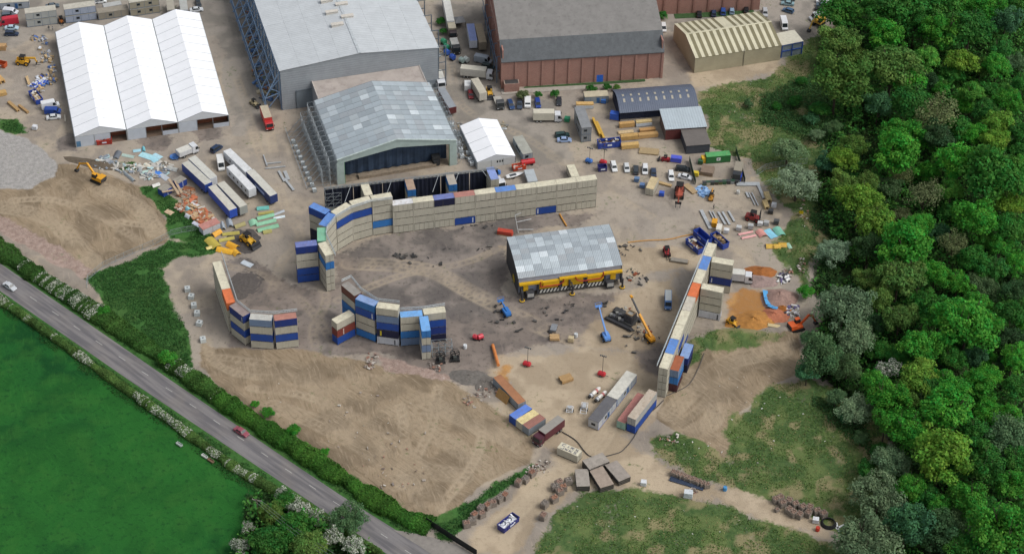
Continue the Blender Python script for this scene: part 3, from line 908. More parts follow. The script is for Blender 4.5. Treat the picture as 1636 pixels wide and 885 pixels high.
def sheet_mat(h, rib=3.0, axis=0, rough=.5, metal=0.0, var=.08, dirt='#6d6f70', rot=0):
    """profiled metal sheeting: fine ribs as bump, soft weathering"""
    k = ('sheet', h, rib, axis, rough, metal)
    if k in _mats:
        return _mats[k]
    m, n, l, b = new_mat('profiled_sheet_' + h.strip('#'))
    tc = n.new('ShaderNodeTexCoord')
    sp = n.new('ShaderNodeSeparateXYZ')
    l.new(tc.outputs['Object'], sp.inputs[0])
    w = mth(n, l, 'SINE', mth(n, l, 'MULTIPLY', sp.outputs[axis], 2 * math.pi * rib), 0.0)
    ns = N(n, 'ShaderNodeTexNoise', Scale=.25, Detail=4.0, Roughness=.65)
    l.new(tc.outputs['Object'], ns.inputs['Vector'])
    n2 = N(n, 'ShaderNodeTexNoise', Scale=1.5, Detail=4.0, Roughness=.7)
    l.new(tc.outputs['Object'], n2.inputs['Vector'])
    c = lin(h)
    col = mixc(n, l, ramp(n, l, ns.outputs[0], .3, .7), tuple(x * (1 - var) for x in c[:3]) + (1,), tuple(min(1, x * (1 + var)) for x in c[:3]) + (1,))
    col = mixc(n, l, mth(n, l, 'MULTIPLY', ramp(n, l, n2.outputs[0], .52, .75), .3), col, lin(dirt))
    l.new(col, b.inputs['Base Color'])
    bp = N(n, 'ShaderNodeBump', Strength=.5, Distance=.04)
    l.new(w, bp.inputs['Height'])
    l.new(bp.outputs[0], b.inputs['Normal'])
    b.inputs['Roughness'].default_value = rough
    b.inputs['Metallic'].default_value = metal
    _mats[k] = m
    return m
def slab(mb, pts, t=.08, mi=0):
    """thin plate through 4 (or more) points, thickness below"""
    pts = [Vector(p) for p in pts]
    n = (pts[1] - pts[0]).cross(pts[2] - pts[0]).normalized()
    if n.z < 0 and abs(n.z) > .01:
        n = -n
    k = len(pts)
    mb.add(pts + [p - n * t for p in pts], [tuple(range(k)), tuple(range(2 * k - 1, k - 1, -1))] + [(i, (i + 1) % k, k + (i + 1) % k, k + i) for i in range(k)], mi)
    return mb
white_pvc = M('#f3f5f8', .45, var=.02, scale=.3, dirt='#d5d8dc', dirt_amt=.25)
alu = M('#9a9fa3', .4, .6, var=.08)
galv = M('#9aa2a6', .45, .5, var=.1)

# --- three white marquees side by side
mqA, mqB = G(121.5, 236), G(367, 200.7)
mq = (mqB - mqA).normalized()
mqw = (mqB - mqA).length / 3
mqyaw = math.atan2(mq.y, mq.x)
def marquee(pos, yaw, W, D, eave, rise, bays, label, group, name='white_marquee', front=0):
    root = empty(name, pos, yaw)
    tag(root, label, 'marquee', group)
    g = .12
    bd = D / bays
    pl = MB()
    slab(pl, [(0, .02, 0), (0, bd - .02, 0), (W / 2 - g, bd - .02, rise), (W / 2 - g, .02, rise)], .06)
    pm = pl.mesh('roof_panel')
    pr = MB()
    slab(pr, [(W / 2 - g, .02, rise), (W / 2 - g, bd - .02, rise), (W - 2 * g, bd - .02, 0), (W - 2 * g, .02, 0)], .06)
    pm2 = pr.mesh('roof_panel')
    seam = M('#a3a8ad', .5, var=.06)
    for s in range(bays + 1):
        rib = MB()
        y = s * bd
        rib.bar((g, y, eave + .0), (W / 2, y, eave + rise), .12, .14)
        rib.bar((W / 2, y, eave + rise), (W - g, y, eave), .12, .14)
        rib.build('frame_rib', seam, root)
    for s in range(bays):
        for q in (pm, pm2):
            p = obj('roof_panel', q, white_pvc, root)
            p.location = (g, s * bd, eave + .03)
    sw = MB()
    sw.box(.02, .07, 0, D, 0, eave - .05)
    sw.box(W - .07, W - .02, 0, D, 0, eave - .05)
    sw.box(.07, W - .07, D - .06, D - .01, 0, eave - .05)
    sw.add([(.05, D - .03, eave - .05), (W - .05, D - .03, eave - .05), (W / 2, D - .03, eave + rise - .1)], [(0, 1, 2)])
    sw.build('side_wall', M('#aab2ba', .5, var=.06, scale=.5), root)
    ga = MB()
    ga.add([(.08, -.02, eave - .1), (W - .08, -.02, eave - .1), (W / 2, -.02, eave + rise - .08)], [(0, 1, 2)])
    ga.build('gable', M('#c3c7cb', .5, var=.04), root)
    gt = MB()
    gt.box(-.12, .13, 0, D, eave - .02, eave + .06)
    gt.build('gutter', M('#6c7276', .5, .3), root)
    for x in (.1, W * .37, W * .68, W - .1):
        posts = MB()
        posts.box(x - .09, x + .09, -.08, .1, 0, eave)
        posts.build('front_post', alu, root)
    return root, W, D, eave
for k in range(3):
    p = mqA + mq * (mqw * k)
    root, W, D, ev = marquee((p.x, p.y, 0), mqyaw, mqw, 58.6, 3.95, 2.65, 12, ['white marquee nearest the cars and vans on the left', 'middle one of the three joined white marquees', 'right one of the three white marquees, beside the dirt road'][k], 'joined white marquees')
    wl_ = M('#b3bac3', .5, var=.05, scale=.6)
    fl = MB(); fl.box(.1, W * .37, -.06, -.02, 0, ev - .15)
    fl.build('front_sheet', wl_, root)
    if k == 0:
        f2 = MB(); f2.box(W * .37 + .1, W * .68, -.06, -.02, 0, ev - .15); f2.build('front_sheet', wl_, root)
        f3 = MB(); f3.box(.3, 1.6, -.1, -.065, .2, 2.2); f3.build('blue_door', M('#4f7898', .5), root)
    else:
        f2 = MB(); f2.box(W * .69, W - .15, -.06, -.02, 0, 1.5); f2.build('half_wall', wl_, root)
    bk = MB()
    bk.box(W * .38, W - .2, 3.2, 3.3, 0, ev - .2)
    bk.build('inner_partition', M('#7c4a33', .8, var=.2, scale=.8, dirt='#4a2d22'), root)
    fo = MB(); fo.box(.1, W - .1, .0, D - .2, .02, .05); fo.build('floor', M('#6b5a4c', .9), root)

# --- big grey clad hall
hall, HW = site('grey_hall', (451.7, 176.7), (699.5, 139.2), 'huge grey metal clad hall with external blue steel framing', 'building')
HW, HD, HE, HRise = 50.0, 75.0, 15.1, 2.3
clad = sheet_mat('#92989d', 1.2, 2, .55)
w_ = MB()
w_.box(0, HW, 0, .3, 0, HE - .2)
w_.add([(0, 0, HE - .2), (HW, 0, HE - .2), (HW / 2, 0, HE + HRise - .2), (0, .3, HE - .2), (HW, .3, HE - .2), (HW / 2, .3, HE + HRise - .2)], [(0, 1, 2), (5, 4, 3)])
w_.box(0, .3, .3, HD, 0, HE - .2)
w_.box(HW - .3, HW, .3, HD, 0, HE - .2)
w_.box(.3, HW - .3, HD - .3, HD, 0, HE - .2)
w_.build('wall', clad, hall)
hroof = sheet_mat('#b9bec1', 1.0, 1, .55, var=.06, dirt='#8c9296')
nb = 4
hy = 12
for s in (0, 1):
    for i in range(nb):
        for j in range(3):
            f0, f1 = i / nb, (i + 1) / nb
            x0, x1 = (f0 * HW / 2, f1 * HW / 2) if s == 0 else (HW - f0 * HW / 2, HW - f1 * HW / 2)
            z0, z1 = HE + f0 * HRise, HE + f1 * HRise
            y0, y1 = -.35 + j * 25.2, -.35 + (j + 1) * 25.2
            mb = MB()
            slab(mb, [(x0 - (.35 if i == 0 and s == 0 else -.35 if i == 0 else 0), y0 + .03, z0), (x0 - (.35 if i == 0 and s == 0 else -.35 if i == 0 else 0), y1 - .03, z0), (x1 + (-.03 if s == 0 else .03), y1 - .03, z1), (x1 + (-.03 if s == 0 else .03), y0 + .03, z1)], .12)
            mb.build('roof_sheet', hroof, hall)
mb = MB()
mb.box(HW / 2 - .45, HW / 2 + .45, -.3, HD, HE + HRise + .0, HE + HRise + .1)
mb.build('ridge_cap', M('#b9bfc2', .5, .2), hall)
for (u, v) in ((522, 2), (545.7, 7.6), (530, 20.3), (554.9, 27.2), (538.9, 40.2)):
    p = hall.matrix_world.inverted() if False else None
    q = G(u, v, HE + HRise)
    dx, dy = q.x - hall.location.x, q.y - hall.location.y
    c_, s_ = math.cos(-hall.rotation_euler.z), math.sin(-hall.rotation_euler.z)
    lx, ly = dx * c_ - dy * s_, dx * s_ + dy * c_
    mb = MB()
    mb.box(lx - 1.9, lx + 1.9, ly - .6, ly + .6, HE + HRise - .5, HE + HRise + .45)
    mb.box(lx - 2.0, lx + 2.0, ly - .75, ly + .75, HE + HRise + .45, HE + HRise + .55)
    mb.build('roof_vent', M('#c2bdb4', .7, var=.08), hall)
mb = MB()
mb.box(4.6, 12.5, -.08, -.0, 0, 6.4)
dr = mb.build('roller_door', sheet_mat('#7b858c', 2.5, 2, .5), hall)
fr_ = MB()
for a_, b_ in (((4.4, -.1, 0), (4.4, -.1, 6.6)), ((12.7, -.1, 0), (12.7, -.1, 6.6)), ((4.4, -.1, 6.6), (12.7, -.1, 6.6))):
    fr_.bar(a_, b_, .25, .2)
fr_.build('door_frame', M('#5f676d', .5), hall)
mb = MB()
mb.box(46.5, 49.5, -.08, 0, 0, 3.0)
mb.build('roller_door', sheet_mat('#7b858c', 2.5, 2, .5), hall)
# flat-roofed annex at its front
an = MB()
AX0, AX1, AD, AH = 9.6, 44.0, 11.5, 9.4
an.box(AX0, AX1, -AD, -.1, 0, AH - .3)
an.build('annex_wall', clad, hall)
an = MB()
an.box(AX0 + .25, AX1 - .25, -AD + .25, -.12, AH - .3, AH - .1)
an.build('annex_roof', M('#a89f98', .85, var=.12, scale=.15, dirt='#7f7672', dirt_amt=.6), hall)
an = MB()
an.box(AX0, AX1, -AD, -AD + .25, AH - .3, AH + .1)
an.box(AX0, AX0 + .25, -AD + .25, -.12, AH - .3, AH + .1)
an.box(AX1 - .25, AX1, -AD + .25, -.12, AH - .3, AH + .1)
an.build('annex_parapet', M('#b3aca5', .8), hall)
# raking blue steel trusses along the left side, grey frames on the right
blue_st = M('#6c86a3', .55, var=.15, dirt='#4f667f')
for k in range(13):
    y = .6 + k * 5.8
    mb = MB()
    mb.bar((-4.6, y, 0), (-5.2, y, 5.0), .26)
    mb.bar((-5.2, y, 5.0), (-.1, y, HE - .6), .26)
    mb.bar((-5.2, y, .2), (-.1, y, 6.5), .22)
    mb.bar((-5.2, y, 5.0), (-.1, y, 6.5), .22)
    mb.bar((-3.4, y, 8.4), (-.1, y, 6.5), .2)
    mb.bar((-3.4, y, 8.4), (-.1, y, 11.5), .2)
    mb.bar((-.2, y, 0), (-.2, y, HE), .3)
    mb.build('steel_frame', blue_st, hall)
for z, x in ((5.0, -5.2), (2.4, -5.2), (8.6, -3.3), (11.8, -1.9), (HE - .6, -.4)):
    mb = MB()
    mb.bar((x, .6, z), (x, HD - 1, z), .22)
    mb.build('frame_rail', blue_st, hall)
for k in range(8):
    y = .2 + k * 9.0
    mb = MB()
    mb.bar((HW + 2.6, y, 0), (HW + 2.6, y, HE), .3)
    for z in (3, 6, 9, 12, HE):
        mb.bar((HW, y, z), (HW + 2.6, y, z), .22)
    mb.bar((HW + .15, y, 0), (HW + .15, y, HE), .25)
    mb.build('steel_frame', M('#5d666e', .55, var=.15), hall)

# --- scaffold shed with a patchwork tin roof
shed, SW = site('scaffold_shed', (540.8, 295), (721, 264.5), 'open fronted shed with patchwork tin roof on scaffolding', 'shed')
SW, SD, SE, SR = 36.4, 31.0, 9.3, 3.9
tins = [sheet_mat(h, 2.0, 1, .42, .25, .06, '#8d979c') for h in ('#abb6bc', '#b2bdc3', '#a2acb2', '#bfc9ce', '#a6adb2', '#b5bec2', '#d3dce0')]
nst, nsh = 12, 7
sl = math.hypot(SW / 2, SR)
bd = SD / nst
tin = MB()
slab(tin, [(.012, .012, 0), (SW / 2 / nsh - .012, .012, SR / nsh), (SW / 2 / nsh - .012, bd - .05, SR / nsh), (.012, bd - .05, 0)], .05)
tl = tin.mesh('tin_sheet')
tin = MB()
slab(tin, [(-.012, .012, 0), (-SW / 2 / nsh + .012, .012, SR / nsh), (-SW / 2 / nsh + .012, bd - .05, SR / nsh), (-.012, bd - .05, 0)], .05)
tr = tin.mesh('tin_sheet')
rnd = random.Random(3)
for s in (0, 1):
    for i in range(nst):
        base = rnd.choice((0, 0, 1, 2, 4))
        for j in range(nsh):
            w_i = rnd.choices(range(7), (5, 5, 3, 2, 3, 3, .5 + .6 * s))[0] if rnd.random() < .6 else base
            o = obj('tin_sheet', tl if s == 0 else tr, tins[w_i], shed)
            fj = j / nsh
            o.location = ((fj * SW / 2, i * bd, SE + fj * SR + rnd.uniform(0, .03)) if s == 0 else (SW - fj * SW / 2, i * bd, SE + fj * SR + rnd.uniform(0, .03)))
for i in range(nst + 1):
    for xa in (0, SW):
        mb = MB()
        mb.bar((xa, i * bd - .03, SE + .04), (SW / 2, i * bd - .03, SE + SR + .04), .07, .06)
        mb.build('roof_seam', M('#7c858b', .5, .3), shed)
pale_sh = M('#a3b3ae', .6, var=.08, scale=.4, dirt='#7f8e8a')
mb = MB()
mb.add([(0, -.12, SE - 1.2), (2.2, -.12, SE - 1.3), (SW / 2, -.12, SE + .9), (SW - 2.0, -.12, SE - 1.1), (SW, -.12, SE - 1.2), (SW, -.12, SE), (SW / 2, -.12, SE + SR), (0, -.12, SE)],
       [(0, 1, 2, 6, 7), (2, 3, 4, 5, 6)])
mb.build('gable_sheeting', pale_sh, shed)
mb = MB()
mb.bar((-.2, -.25, SE + .03), (SW / 2, -.25, SE + SR + .05), .3, .35)
mb.bar((SW / 2, -.25, SE + SR + .05), (SW + .2, -.25, SE + .03), .3, .35)
mb.build('fascia', M('#bccac6', .5), shed)
mb = MB()
mb.box(-.3, 2.0, -.15, .0, 0, SE - 1.2)
mb.box(SW - 2.0, SW + .2, -.15, 0, 0, SE - 1.2)
mb.build('front_sheeting', pale_sh, shed)
mb = MB()
mb.box(-.15, -.05, 0, SD, .3, SE - .1)
mb.build('side_sheeting', M('#a9b4ba', .5, .1, var=.12, scale=.6), shed)
mb = MB()
mb.box(SW + .05, SW + .15, 0, SD, 2.5, SE - .1)
mb.build('side_sheeting', M('#a2adb3', .5, .1, var=.12, scale=.6, dirt='#7c868c', dirt_amt=.5), shed)
mb = MB()
nseg = 40
vs = []
for i in range(nseg + 1):
    x = 2.1 + (SW - 4.2) * i / nseg
    vs += [(x, 3.6 + .25 * math.sin(i * 1.7), .4), (x, 3.6 + .2 * math.sin(i * 1.7 + .5), SE - .2)]
mb.add(vs, [(2 * i, 2 * i + 2, 2 * i + 3, 2 * i + 1) for i in range(nseg)])
mb.build('back_curtain', M('#33445a', .85, var=.25, scale=.4, dirt='#46586a'), shed)
mb = MB()
mb.box(2, SW - 2, .5, 3.4, .0, .12)
mb.box(6.5, SW - 6, .6, 2.4, .12, 1.0)
mb.build('stage_deck', M('#8a7d6c', .85, var=.2, dirt='#5f564b'), shed)
mb = MB()
for x in (2.1, SW - 2.1):
    mb.bar((x, .2, 0), (x, .2, SE - 1), .14)
mb.build('green_post', M('#3f8f55', .5), shed)
mb = MB()
mb.box(SW - 7, SW - 4.6, 1.2, 3.0, .12, 3.2)
mb.box(SW - 6.8, SW - 5, .7, 1.2, .12, 2.0)
mb.build('black_staging', M('#26282b', .7, var=.2), shed)
# tube scaffolding: bays of standards, ledgers and braces as separate lifts
def scaffold_bay(root, x0, x1, y0, y1, z1, name='scaffold_bay', r=.045, lifts=4):
    mb = MB()
    for x in (x0, x1):
        for y in (y0, y1):
            mb.bar((x, y, 0), (x, y, z1), r * 2)
    for k in range(1, lifts + 1):
        z = z1 * k / lifts
        for y in (y0, y1):
            mb.bar((x0, y, z), (x1, y, z), r * 1.7)
        for x in (x0, x1):
            mb.bar((x, y0, z), (x, y1, z), r * 1.7)
        za = z1 * (k - 1) / lifts
        mb.bar((x0, y0, za), (x0, y1, z), r * 1.6)
        mb.bar((x0, y0, za), (x1, y0, z), r * 1.6)
        mb.bar((x1, y1, za), (x0, y1, z), r * 1.6)
    return mb.build(name, galv, root)
for k in range(12):
    scaffold_bay(shed, -2.3, -.5, k * bd, (k + 1) * bd - .1, SE - .3)
    scaffold_bay(shed, -4.6, -2.5, k * bd, (k + 1) * bd - .1, SE * .62, lifts=3)
    scaffold_bay(shed, SW + .5, SW + 2.2, k * bd, (k + 1) * bd - .1, SE - .6)
    mb = MB()
    mb.bar((-2.4, k * bd, SE * .9), (-9.6, k * bd, .4), .09)
    mb.bar((-4.6, k * bd, SE * .6), (-9.6, k * bd, .5), .09)
    mb.bar((-9.6, k * bd, .9), (-2.4, k * bd, .9), .08)
    mb.build('raking_tube', galv, shed)
for z in (.5, 1.2):
    mb = MB()
    mb.bar((-9.6, 0, z), (-9.6, SD, z), .09)
    mb.build('base_rail', galv, shed)

# --- dark curtain screen on a lattice truss behind the container wall
cs_, CSW = site('curtain_screen', (520, 334), (798, 301), 'dark navy curtains hung from a long lattice truss behind containers', 'screen')
CA, CB = G(517, 301, 7.9), G(796, 268.5, 7.9)
dd = CB - CA
cs_.location = (CA.x, CA.y, 0)
cs_.rotation_euler = (0, 0, math.atan2(dd.y, dd.x))
CSW = dd.length
mb = MB()
for z in (7.5, 8.0):
    for y in (-.25, .25):
        mb.bar((0, y, z), (CSW, y, z), .1)
for i in range(int(CSW / 1.2)):
    x = i * 1.2
    for y in (-.25, .25):
        mb.bar((x, y, 7.5), (x + 1.2, y, 8.0), .05)
    mb.bar((x, -.25, 8.0), (x + 1.2, .25, 8.0), .05)
mb.build('truss', galv, cs_)
for k in range(6):
    x0, x1 = CSW * k / 6 + .1, CSW * (k + 1) / 6 - .1
    mb = MB()
    n = 36
    vs = []
    for i in range(n + 1):
        x = x0 + (x1 - x0) * i / n
        y = .12 * math.sin(i * 1.15 + k) + .06 * math.sin(i * 2.9)
        vs += [(x, y - .2 - .12 * math.sin(i * .5), .5 + .25 * math.sin(i * .31 + k * 2)), (x, y, 7.5)]
    mb.add(vs, [(2 * i, 2 * i + 2, 2 * i + 3, 2 * i + 1) for i in range(n)])
    mb.build('curtain', M('#11182c', .9, var=.3, scale=.5), cs_)
mb = MB()
mb.add([(0, -5.5, .03), (CSW - 2, -5.5, .03), (CSW - 2, 0, .05), (0, 0, .05)], [(0, 1, 2, 3)])
mb.build('ground_sheet', M('#5d6e68', .9, var=.15, scale=.4, dirt='#45544f'), cs_)
for x in (8, 20, 26.5, 34, 40, 47):
    if x < CSW:
        mb = MB()
        mb.cyl((x, -.1, 7.9), (x + (2.6 if int(x) % 2 else -2.6), -4.6, 5.4), .07, seg=6)
        mb.build('brace_tube', M('#b8bfc2', .5, .3), cs_)
for ix in range(2):
    for iz in range(3):
        scaffold = MB()
        x, z = .2 + ix * 2.3, iz * 2.5
        for a_, b_ in (((x, -2.4, z), (x, -2.4, z + 2.5)), ((x + 2.3, -2.4, z), (x + 2.3, -2.4, z + 2.5)), ((x, -2.4, z + 2.5), (x + 2.3, -2.4, z + 2.5)), ((x, -2.4, z), (x + 2.3, -2.4, z + 2.5)), ((x, -2.4, z + 2.5), (x, -.2, z + 2.5)), ((x, -2.4, z + 1.25), (x + 2.3, -2.4, z + 1.25))):
            scaffold.bar(a_, b_, .1)
        scaffold.build('scaffold_bay', galv, cs_)

# --- brick hangar with a two-pitch roof
hg, HGW = site('brick_hangar', (802, 141), (1056.2, 124.6), 'long red brick hangar with pilasters and dark two pitch roof', 'building')
HGH = 10.0
bm_ = brick_mat()
HGD = 44.0
mb = MB()
mb.box(0, HGW, 0, .4, 0, HGH)
mb.box(0, .4, .4, HGD, 0, HGH + 4)
mb.box(HGW - .4, HGW, .4, HGD, 0, HGH + 4)
mb.box(.4, HGW - .4, HGD - .4, HGD, 0, HGH)
mb.build('brick_wall', bm_, hg)
for i in range(13):
    x = HGW * i / 12
    mb = MB()
    mb.box(x - .35, x + .35, -.28, 0, 0, HGH - .3)
    mb.build('pilaster', brick_mat(), hg)
for i in range(12):
    y = 2 + i * 3.4
    mb = MB()
    mb.box(-.35, 0, y - .35, y + .35, 0, HGH + 2)
    mb.build('pilaster', brick_mat(), hg)
mb = MB()
mb.box(-.3, HGW + .3, -.45, .1, HGH - .15, HGH + .12)
mb.build('eaves_gutter', M('#57585a', .6), hg)
slate = M('#585c5f', .8, var=.12, scale=.6, dirt='#3c4144', dirt_amt=.5, bump=.4)
slate2 = M('#7c7a77', .85, var=.1, scale=.35, dirt='#595654', dirt_amt=.5, bump=.4)
def hz(k):
    return [(-.4, HGH + .1), (4.6, HGH + 5.2), (22, HGH + 10.5), (39.4, HGH + 5.2), (HGD + .4, HGH + .1)][k]
for k in range(4):
    (y0, z0), (y1, z1) = hz(k), hz(k + 1)
    mb = MB()
    slab(mb, [(-.4, y0, z0), (HGW + .4, y0, z0), (HGW + .4, y1, z1), (-.4, y1, z1)], .25)
    mb.build('roof_slope', slate if k in (0, 3) else slate2, hg)
for x in (.2, HGW - .2):
    mb = MB()
    mb.add([(x, y, z - .2) for y, z in (hz(0), hz(1), hz(2), hz(3), hz(4))], [(0, 1, 2, 3, 4)])
    mb.build('gable_wall', bm_, hg)
mb = MB()
mb.box(HGW * .585, HGW * .585 + 1.15, -.1, -.0, 0, 2.6)
mb.build('blue_door', M('#2a63c4', .5), hg)
mb = MB()
mb.box(HGW * .585 + 1.2, HGW * .585 + 2.4, -.1, -.0, 0, 2.6)
mb.build('blue_door', M('#2a63c4', .5), hg)
mb = MB()
mb.box(.4, 5.2, -2.6, -.3, 0, 3.2)
mb.build('brick_lean_to', bm_, hg)
mb = MB()
mb.box(.7, 4.9, -2.4, -.35, 3.2, 3.25)
mb.build('lean_to_roof', M('#3b3a3a', .8), hg)
pipe = M('#5f7286', .5, .2, var=.1)
for k in range(5):
    mb = MB()
    y = 3 + k * 7.5
    mb.bar((-1.3, y, 0), (-1.3, y, HGH), .25)
    mb.bar((-1.3, y, HGH), (-.1, y, HGH), .2)
    mb.bar((-1.3, y, 4.5), (-.1, y, 4.5), .2)
    mb.bar((-1.3, y, 4.5), (-1.3, y + 7.5, 4.5), .25)
    mb.bar((-1.3, y, 7.5), (-1.3, y + 7.5, 7.5), .25)
    mb.build('pipe_rack', pipe, hg)
# grass strip and flagged path in front of it
gs = MB()
gs.add([(7, -1.6, .15), (46, -1.6, .15), (46, -.3, .15), (7, -.3, .15)], [(0, 1, 2, 3)])
gs.build('grass_strip', M('#35522b', .95, var=.25, scale=1.5, dirt='#23401c'), hg)
p1 = MB()
pp = [G(u, v) for u, v in ((800, 144), (935, 137), (938, 143), (802, 152))]
p1.add([(p.x, p.y, .18) for p in pp], [(0, 1, 2, 3)])
tag(p1.build('footpath', M('#a09a90', .9, var=.1, scale=.6, dirt='#857f76')), kind='structure')

# --- second brick building beyond, only its wall in view
b2, w2 = site('brick_building', (1048, 24), (1213, 16), 'red brick building with a long plain wall behind the beige warehouse', 'building')
mb = MB(); mb.box(0, w2, 0, 30, 0, 9); mb.build('brick_wall', bm_, b2)
mb = MB(); mb.box(-.3, w2 + .3, -.3, 30.3, 9, 9.3); mb.build('roof', slate, b2)
for i in range(7):
    mb = MB(); x = w2 * (i + .5) / 7; mb.box(x - .3, x + .3, -.25, 0, 0, 8.8); mb.build('pilaster', M('#8a675c', .9, var=.12), b2)
gb = MB(); gb.box(6, w2 - 2, -3.0, -.3, 0, .15); gb.build('grass_strip', M('#35522b', .95, var=.25, scale=1.5), b2)

# --- beige warehouse with striped roof
bw, BW = site('striped_warehouse', (1108.8, 117.4), (1246, 96.6), 'beige warehouse with cream and olive striped roof sheets', 'building')
BD, BE, BR = 20.3, 5.8, 2.6
beige = sheet_mat('#a39c84', 2.0, 2, .6, dirt='#7f7a68')
mb = MB()
mb.box(0, BW, 0, .2, 0, BE)
mb.box(0, .2, .2, BD, 0, BE)
mb.box(BW - .2, BW, .2, BD, 0, BE)
mb.box(.2, BW - .2, BD - .2, BD, 0, BE)
for x in (0, BW):
    mb.add([(x, 0, BE), (x, BD, BE), (x, BD / 2, BE + BR)], [(0, 1, 2)])
mb.build('clad_wall', beige, bw)
crm, olv = sheet_mat('#c9c4aa', 2.0, 0, .55, dirt='#9d977f'), sheet_mat('#787256', 2.0, 0, .6, dirt='#5f5a44')
ns = 26
for s in (0, 1):
    mb = MB()
    slab(mb, [(.01, 0, 0), (BW / ns - .01, 0, 0), (BW / ns - .01, BD / 2 - .1, BR - .03), (.01, BD / 2 - .1, BR - .03)], .06)
    q = mb.mesh('roof_sheet')
    for i in range(ns):
        stripe = (i % 2 == 1)
        if s == 1 and i % 13 in (0,):
            stripe = False
        o = obj('roof_sheet', q, olv if stripe else crm, bw)
        if s == 0:
            o.location = (i * BW / ns, -.15, BE + .05)
        else:
            o.location = ((i + 1) * BW / ns, BD + .15, BE + .05)
            o.rotation_euler = (0, 0, math.pi)
mb = MB(); mb.box(-.1, BW + .1, BD / 2 - .3, BD / 2 + .3, BE + BR + .0, BE + BR + .12); mb.build('ridge_cap', crm, bw)
mb = MB(); mb.bar((BW * .565, -.1, 0), (BW * .565, -.1, BE + 2), .1); mb.build('pole', dark_mat, bw)
fb, w3 = site('blue_framed_store', (1247.5, 93), (1280, 86.5), 'small store with blue steel frame against the striped warehouse', 'building')
mb = MB(); mb.box(0, w3, 0, 6.5, 0, 4.9); mb.build('wall', sheet_mat('#7c8790', 2, 0, .6), fb)
mb = MB(); mb.box(-.2, w3 + .2, -.2, 6.7, 4.9, 5.1); mb.build('roof', M('#c3bfae', .7, var=.08), fb)
for a_, b_ in (((0, -.08, 0), (0, -.08, 4.9)), ((w3, -.08, 0), (w3, -.08, 4.9)), ((0, -.08, 4.8), (w3, -.08, 4.8)), ((0, -.08, 2.5), (w3, -.08, 2.5)), ((w3 / 2, -.08, 0), (w3 / 2, -.08, 4.9))):
    mb = MB(); mb.bar(a_, b_, .28); mb.build('frame_member', M('#2c4f9c', .5), fb)

# --- workshop with curved blue-grey roof, tin lean-to, dark shed
ws, WW = site('curved_roof_workshop', (990, 194.8), (1114, 185.5), 'workshop with curved blue grey roof and rows of rooflights', 'building')
WD, WE = 12.3, 3.4
navy = sheet_mat('#1d2740', 1.5, 0, .6)
mb = MB()
mb.box(0, .15, 0, WD, 0, WE); mb.box(WW - .15, WW, 0, WD, 0, WE); mb.box(.15, WW - .15, WD - .15, WD, 0, WE); mb.box(.15, WW - .15, 1.2, 1.3, 0, WE)
mb.build('wall', navy, ws)
prof = [(WD * i / 10 - .2 + .4 * i / 10, WE + 2.1 * math.sin(math.pi * i / 10)) for i in range(11)]
for i in range(10):
    (y0, z0), (y1, z1) = prof[i], prof[i + 1]
    mb = MB()
    slab(mb, [(-.2, y0, z0), (WW + .2, y0, z0), (WW + .2, y1, z1), (-.2, y1, z1)], .1)
    mb.build('roof_course', sheet_mat('#565f70', 1.5, 0, .55, dirt='#474f5e'), ws)
for k in range(9):
    x = 1.6 + k * (WW - 2.8) / 8.6
    for (i0, i1) in ((2.6, 3.7), (4.6, 5.4)):
        z0, z1 = WE + 2.1 * math.sin(math.pi * i0 / 10) + .06, WE + 2.1 * math.sin(math.pi * i1 / 10) + .06
        mb = MB()
        slab(mb, [(x, WD * i0 / 10, z0), (x + .62, WD * i0 / 10, z0), (x + .62, WD * i1 / 10, z1), (x, WD * i1 / 10, z1)], .05)
        mb.build('rooflight', M('#a59f90', .5, var=.1), ws)
lt, LW = site('tin_roofed_store', (1062.7, 224), (1127, 219.5), 'store with bright tin roof and dark red front', 'building')
mb = MB(); mb.box(0, LW * .62, 0, .15, 0, 4.0); mb.build('red_front', M('#5a2a28', .7, var=.12, dirt='#3c1f1f', streak=True), lt)
mb = MB(); mb.box(0, .15, .15, 9.0, 0, 4.0); mb.box(LW - .15, LW, 0, 9.0, 0, 4.0); mb.build('wall', M('#6b5a52', .8), lt)
mb = MB(); slab(mb, [(-.3, -.3, 4.2), (LW + .2, -.3, 4.2), (LW + .2, 9.6, 4.9), (-.3, 9.6, 4.9)], .1); mb.build('tin_roof', sheet_mat('#b4c0c6', 1.2, 0, .4, .2, .05), lt)
ds, DW = site('dark_timber_shed', (1096, 246.5), (1133.3, 243.5), 'dark flat roofed timber shed beside the green container', 'shed')
mb = MB(); mb.box(0, DW, 0, .12, 0, 3.2); mb.box(0, .12, .12, 8.2, 0, 3.3); mb.box(DW - .12, DW, .12, 8.2, 0, 3.3); mb.build('timber_wall', M('#3f434a', .8, var=.15, streak=True, dirt='#2d3036'), ds)
mb = MB(); slab(mb, [(-.2, -.25, 3.3), (DW + .2, -.25, 3.3), (DW + .2, 8.3, 3.6), (-.2, 8.3, 3.6)], .12); mb.build('felt_roof', M('#67625e', .9, var=.1, scale=.5, dirt='#57524f'), ds)

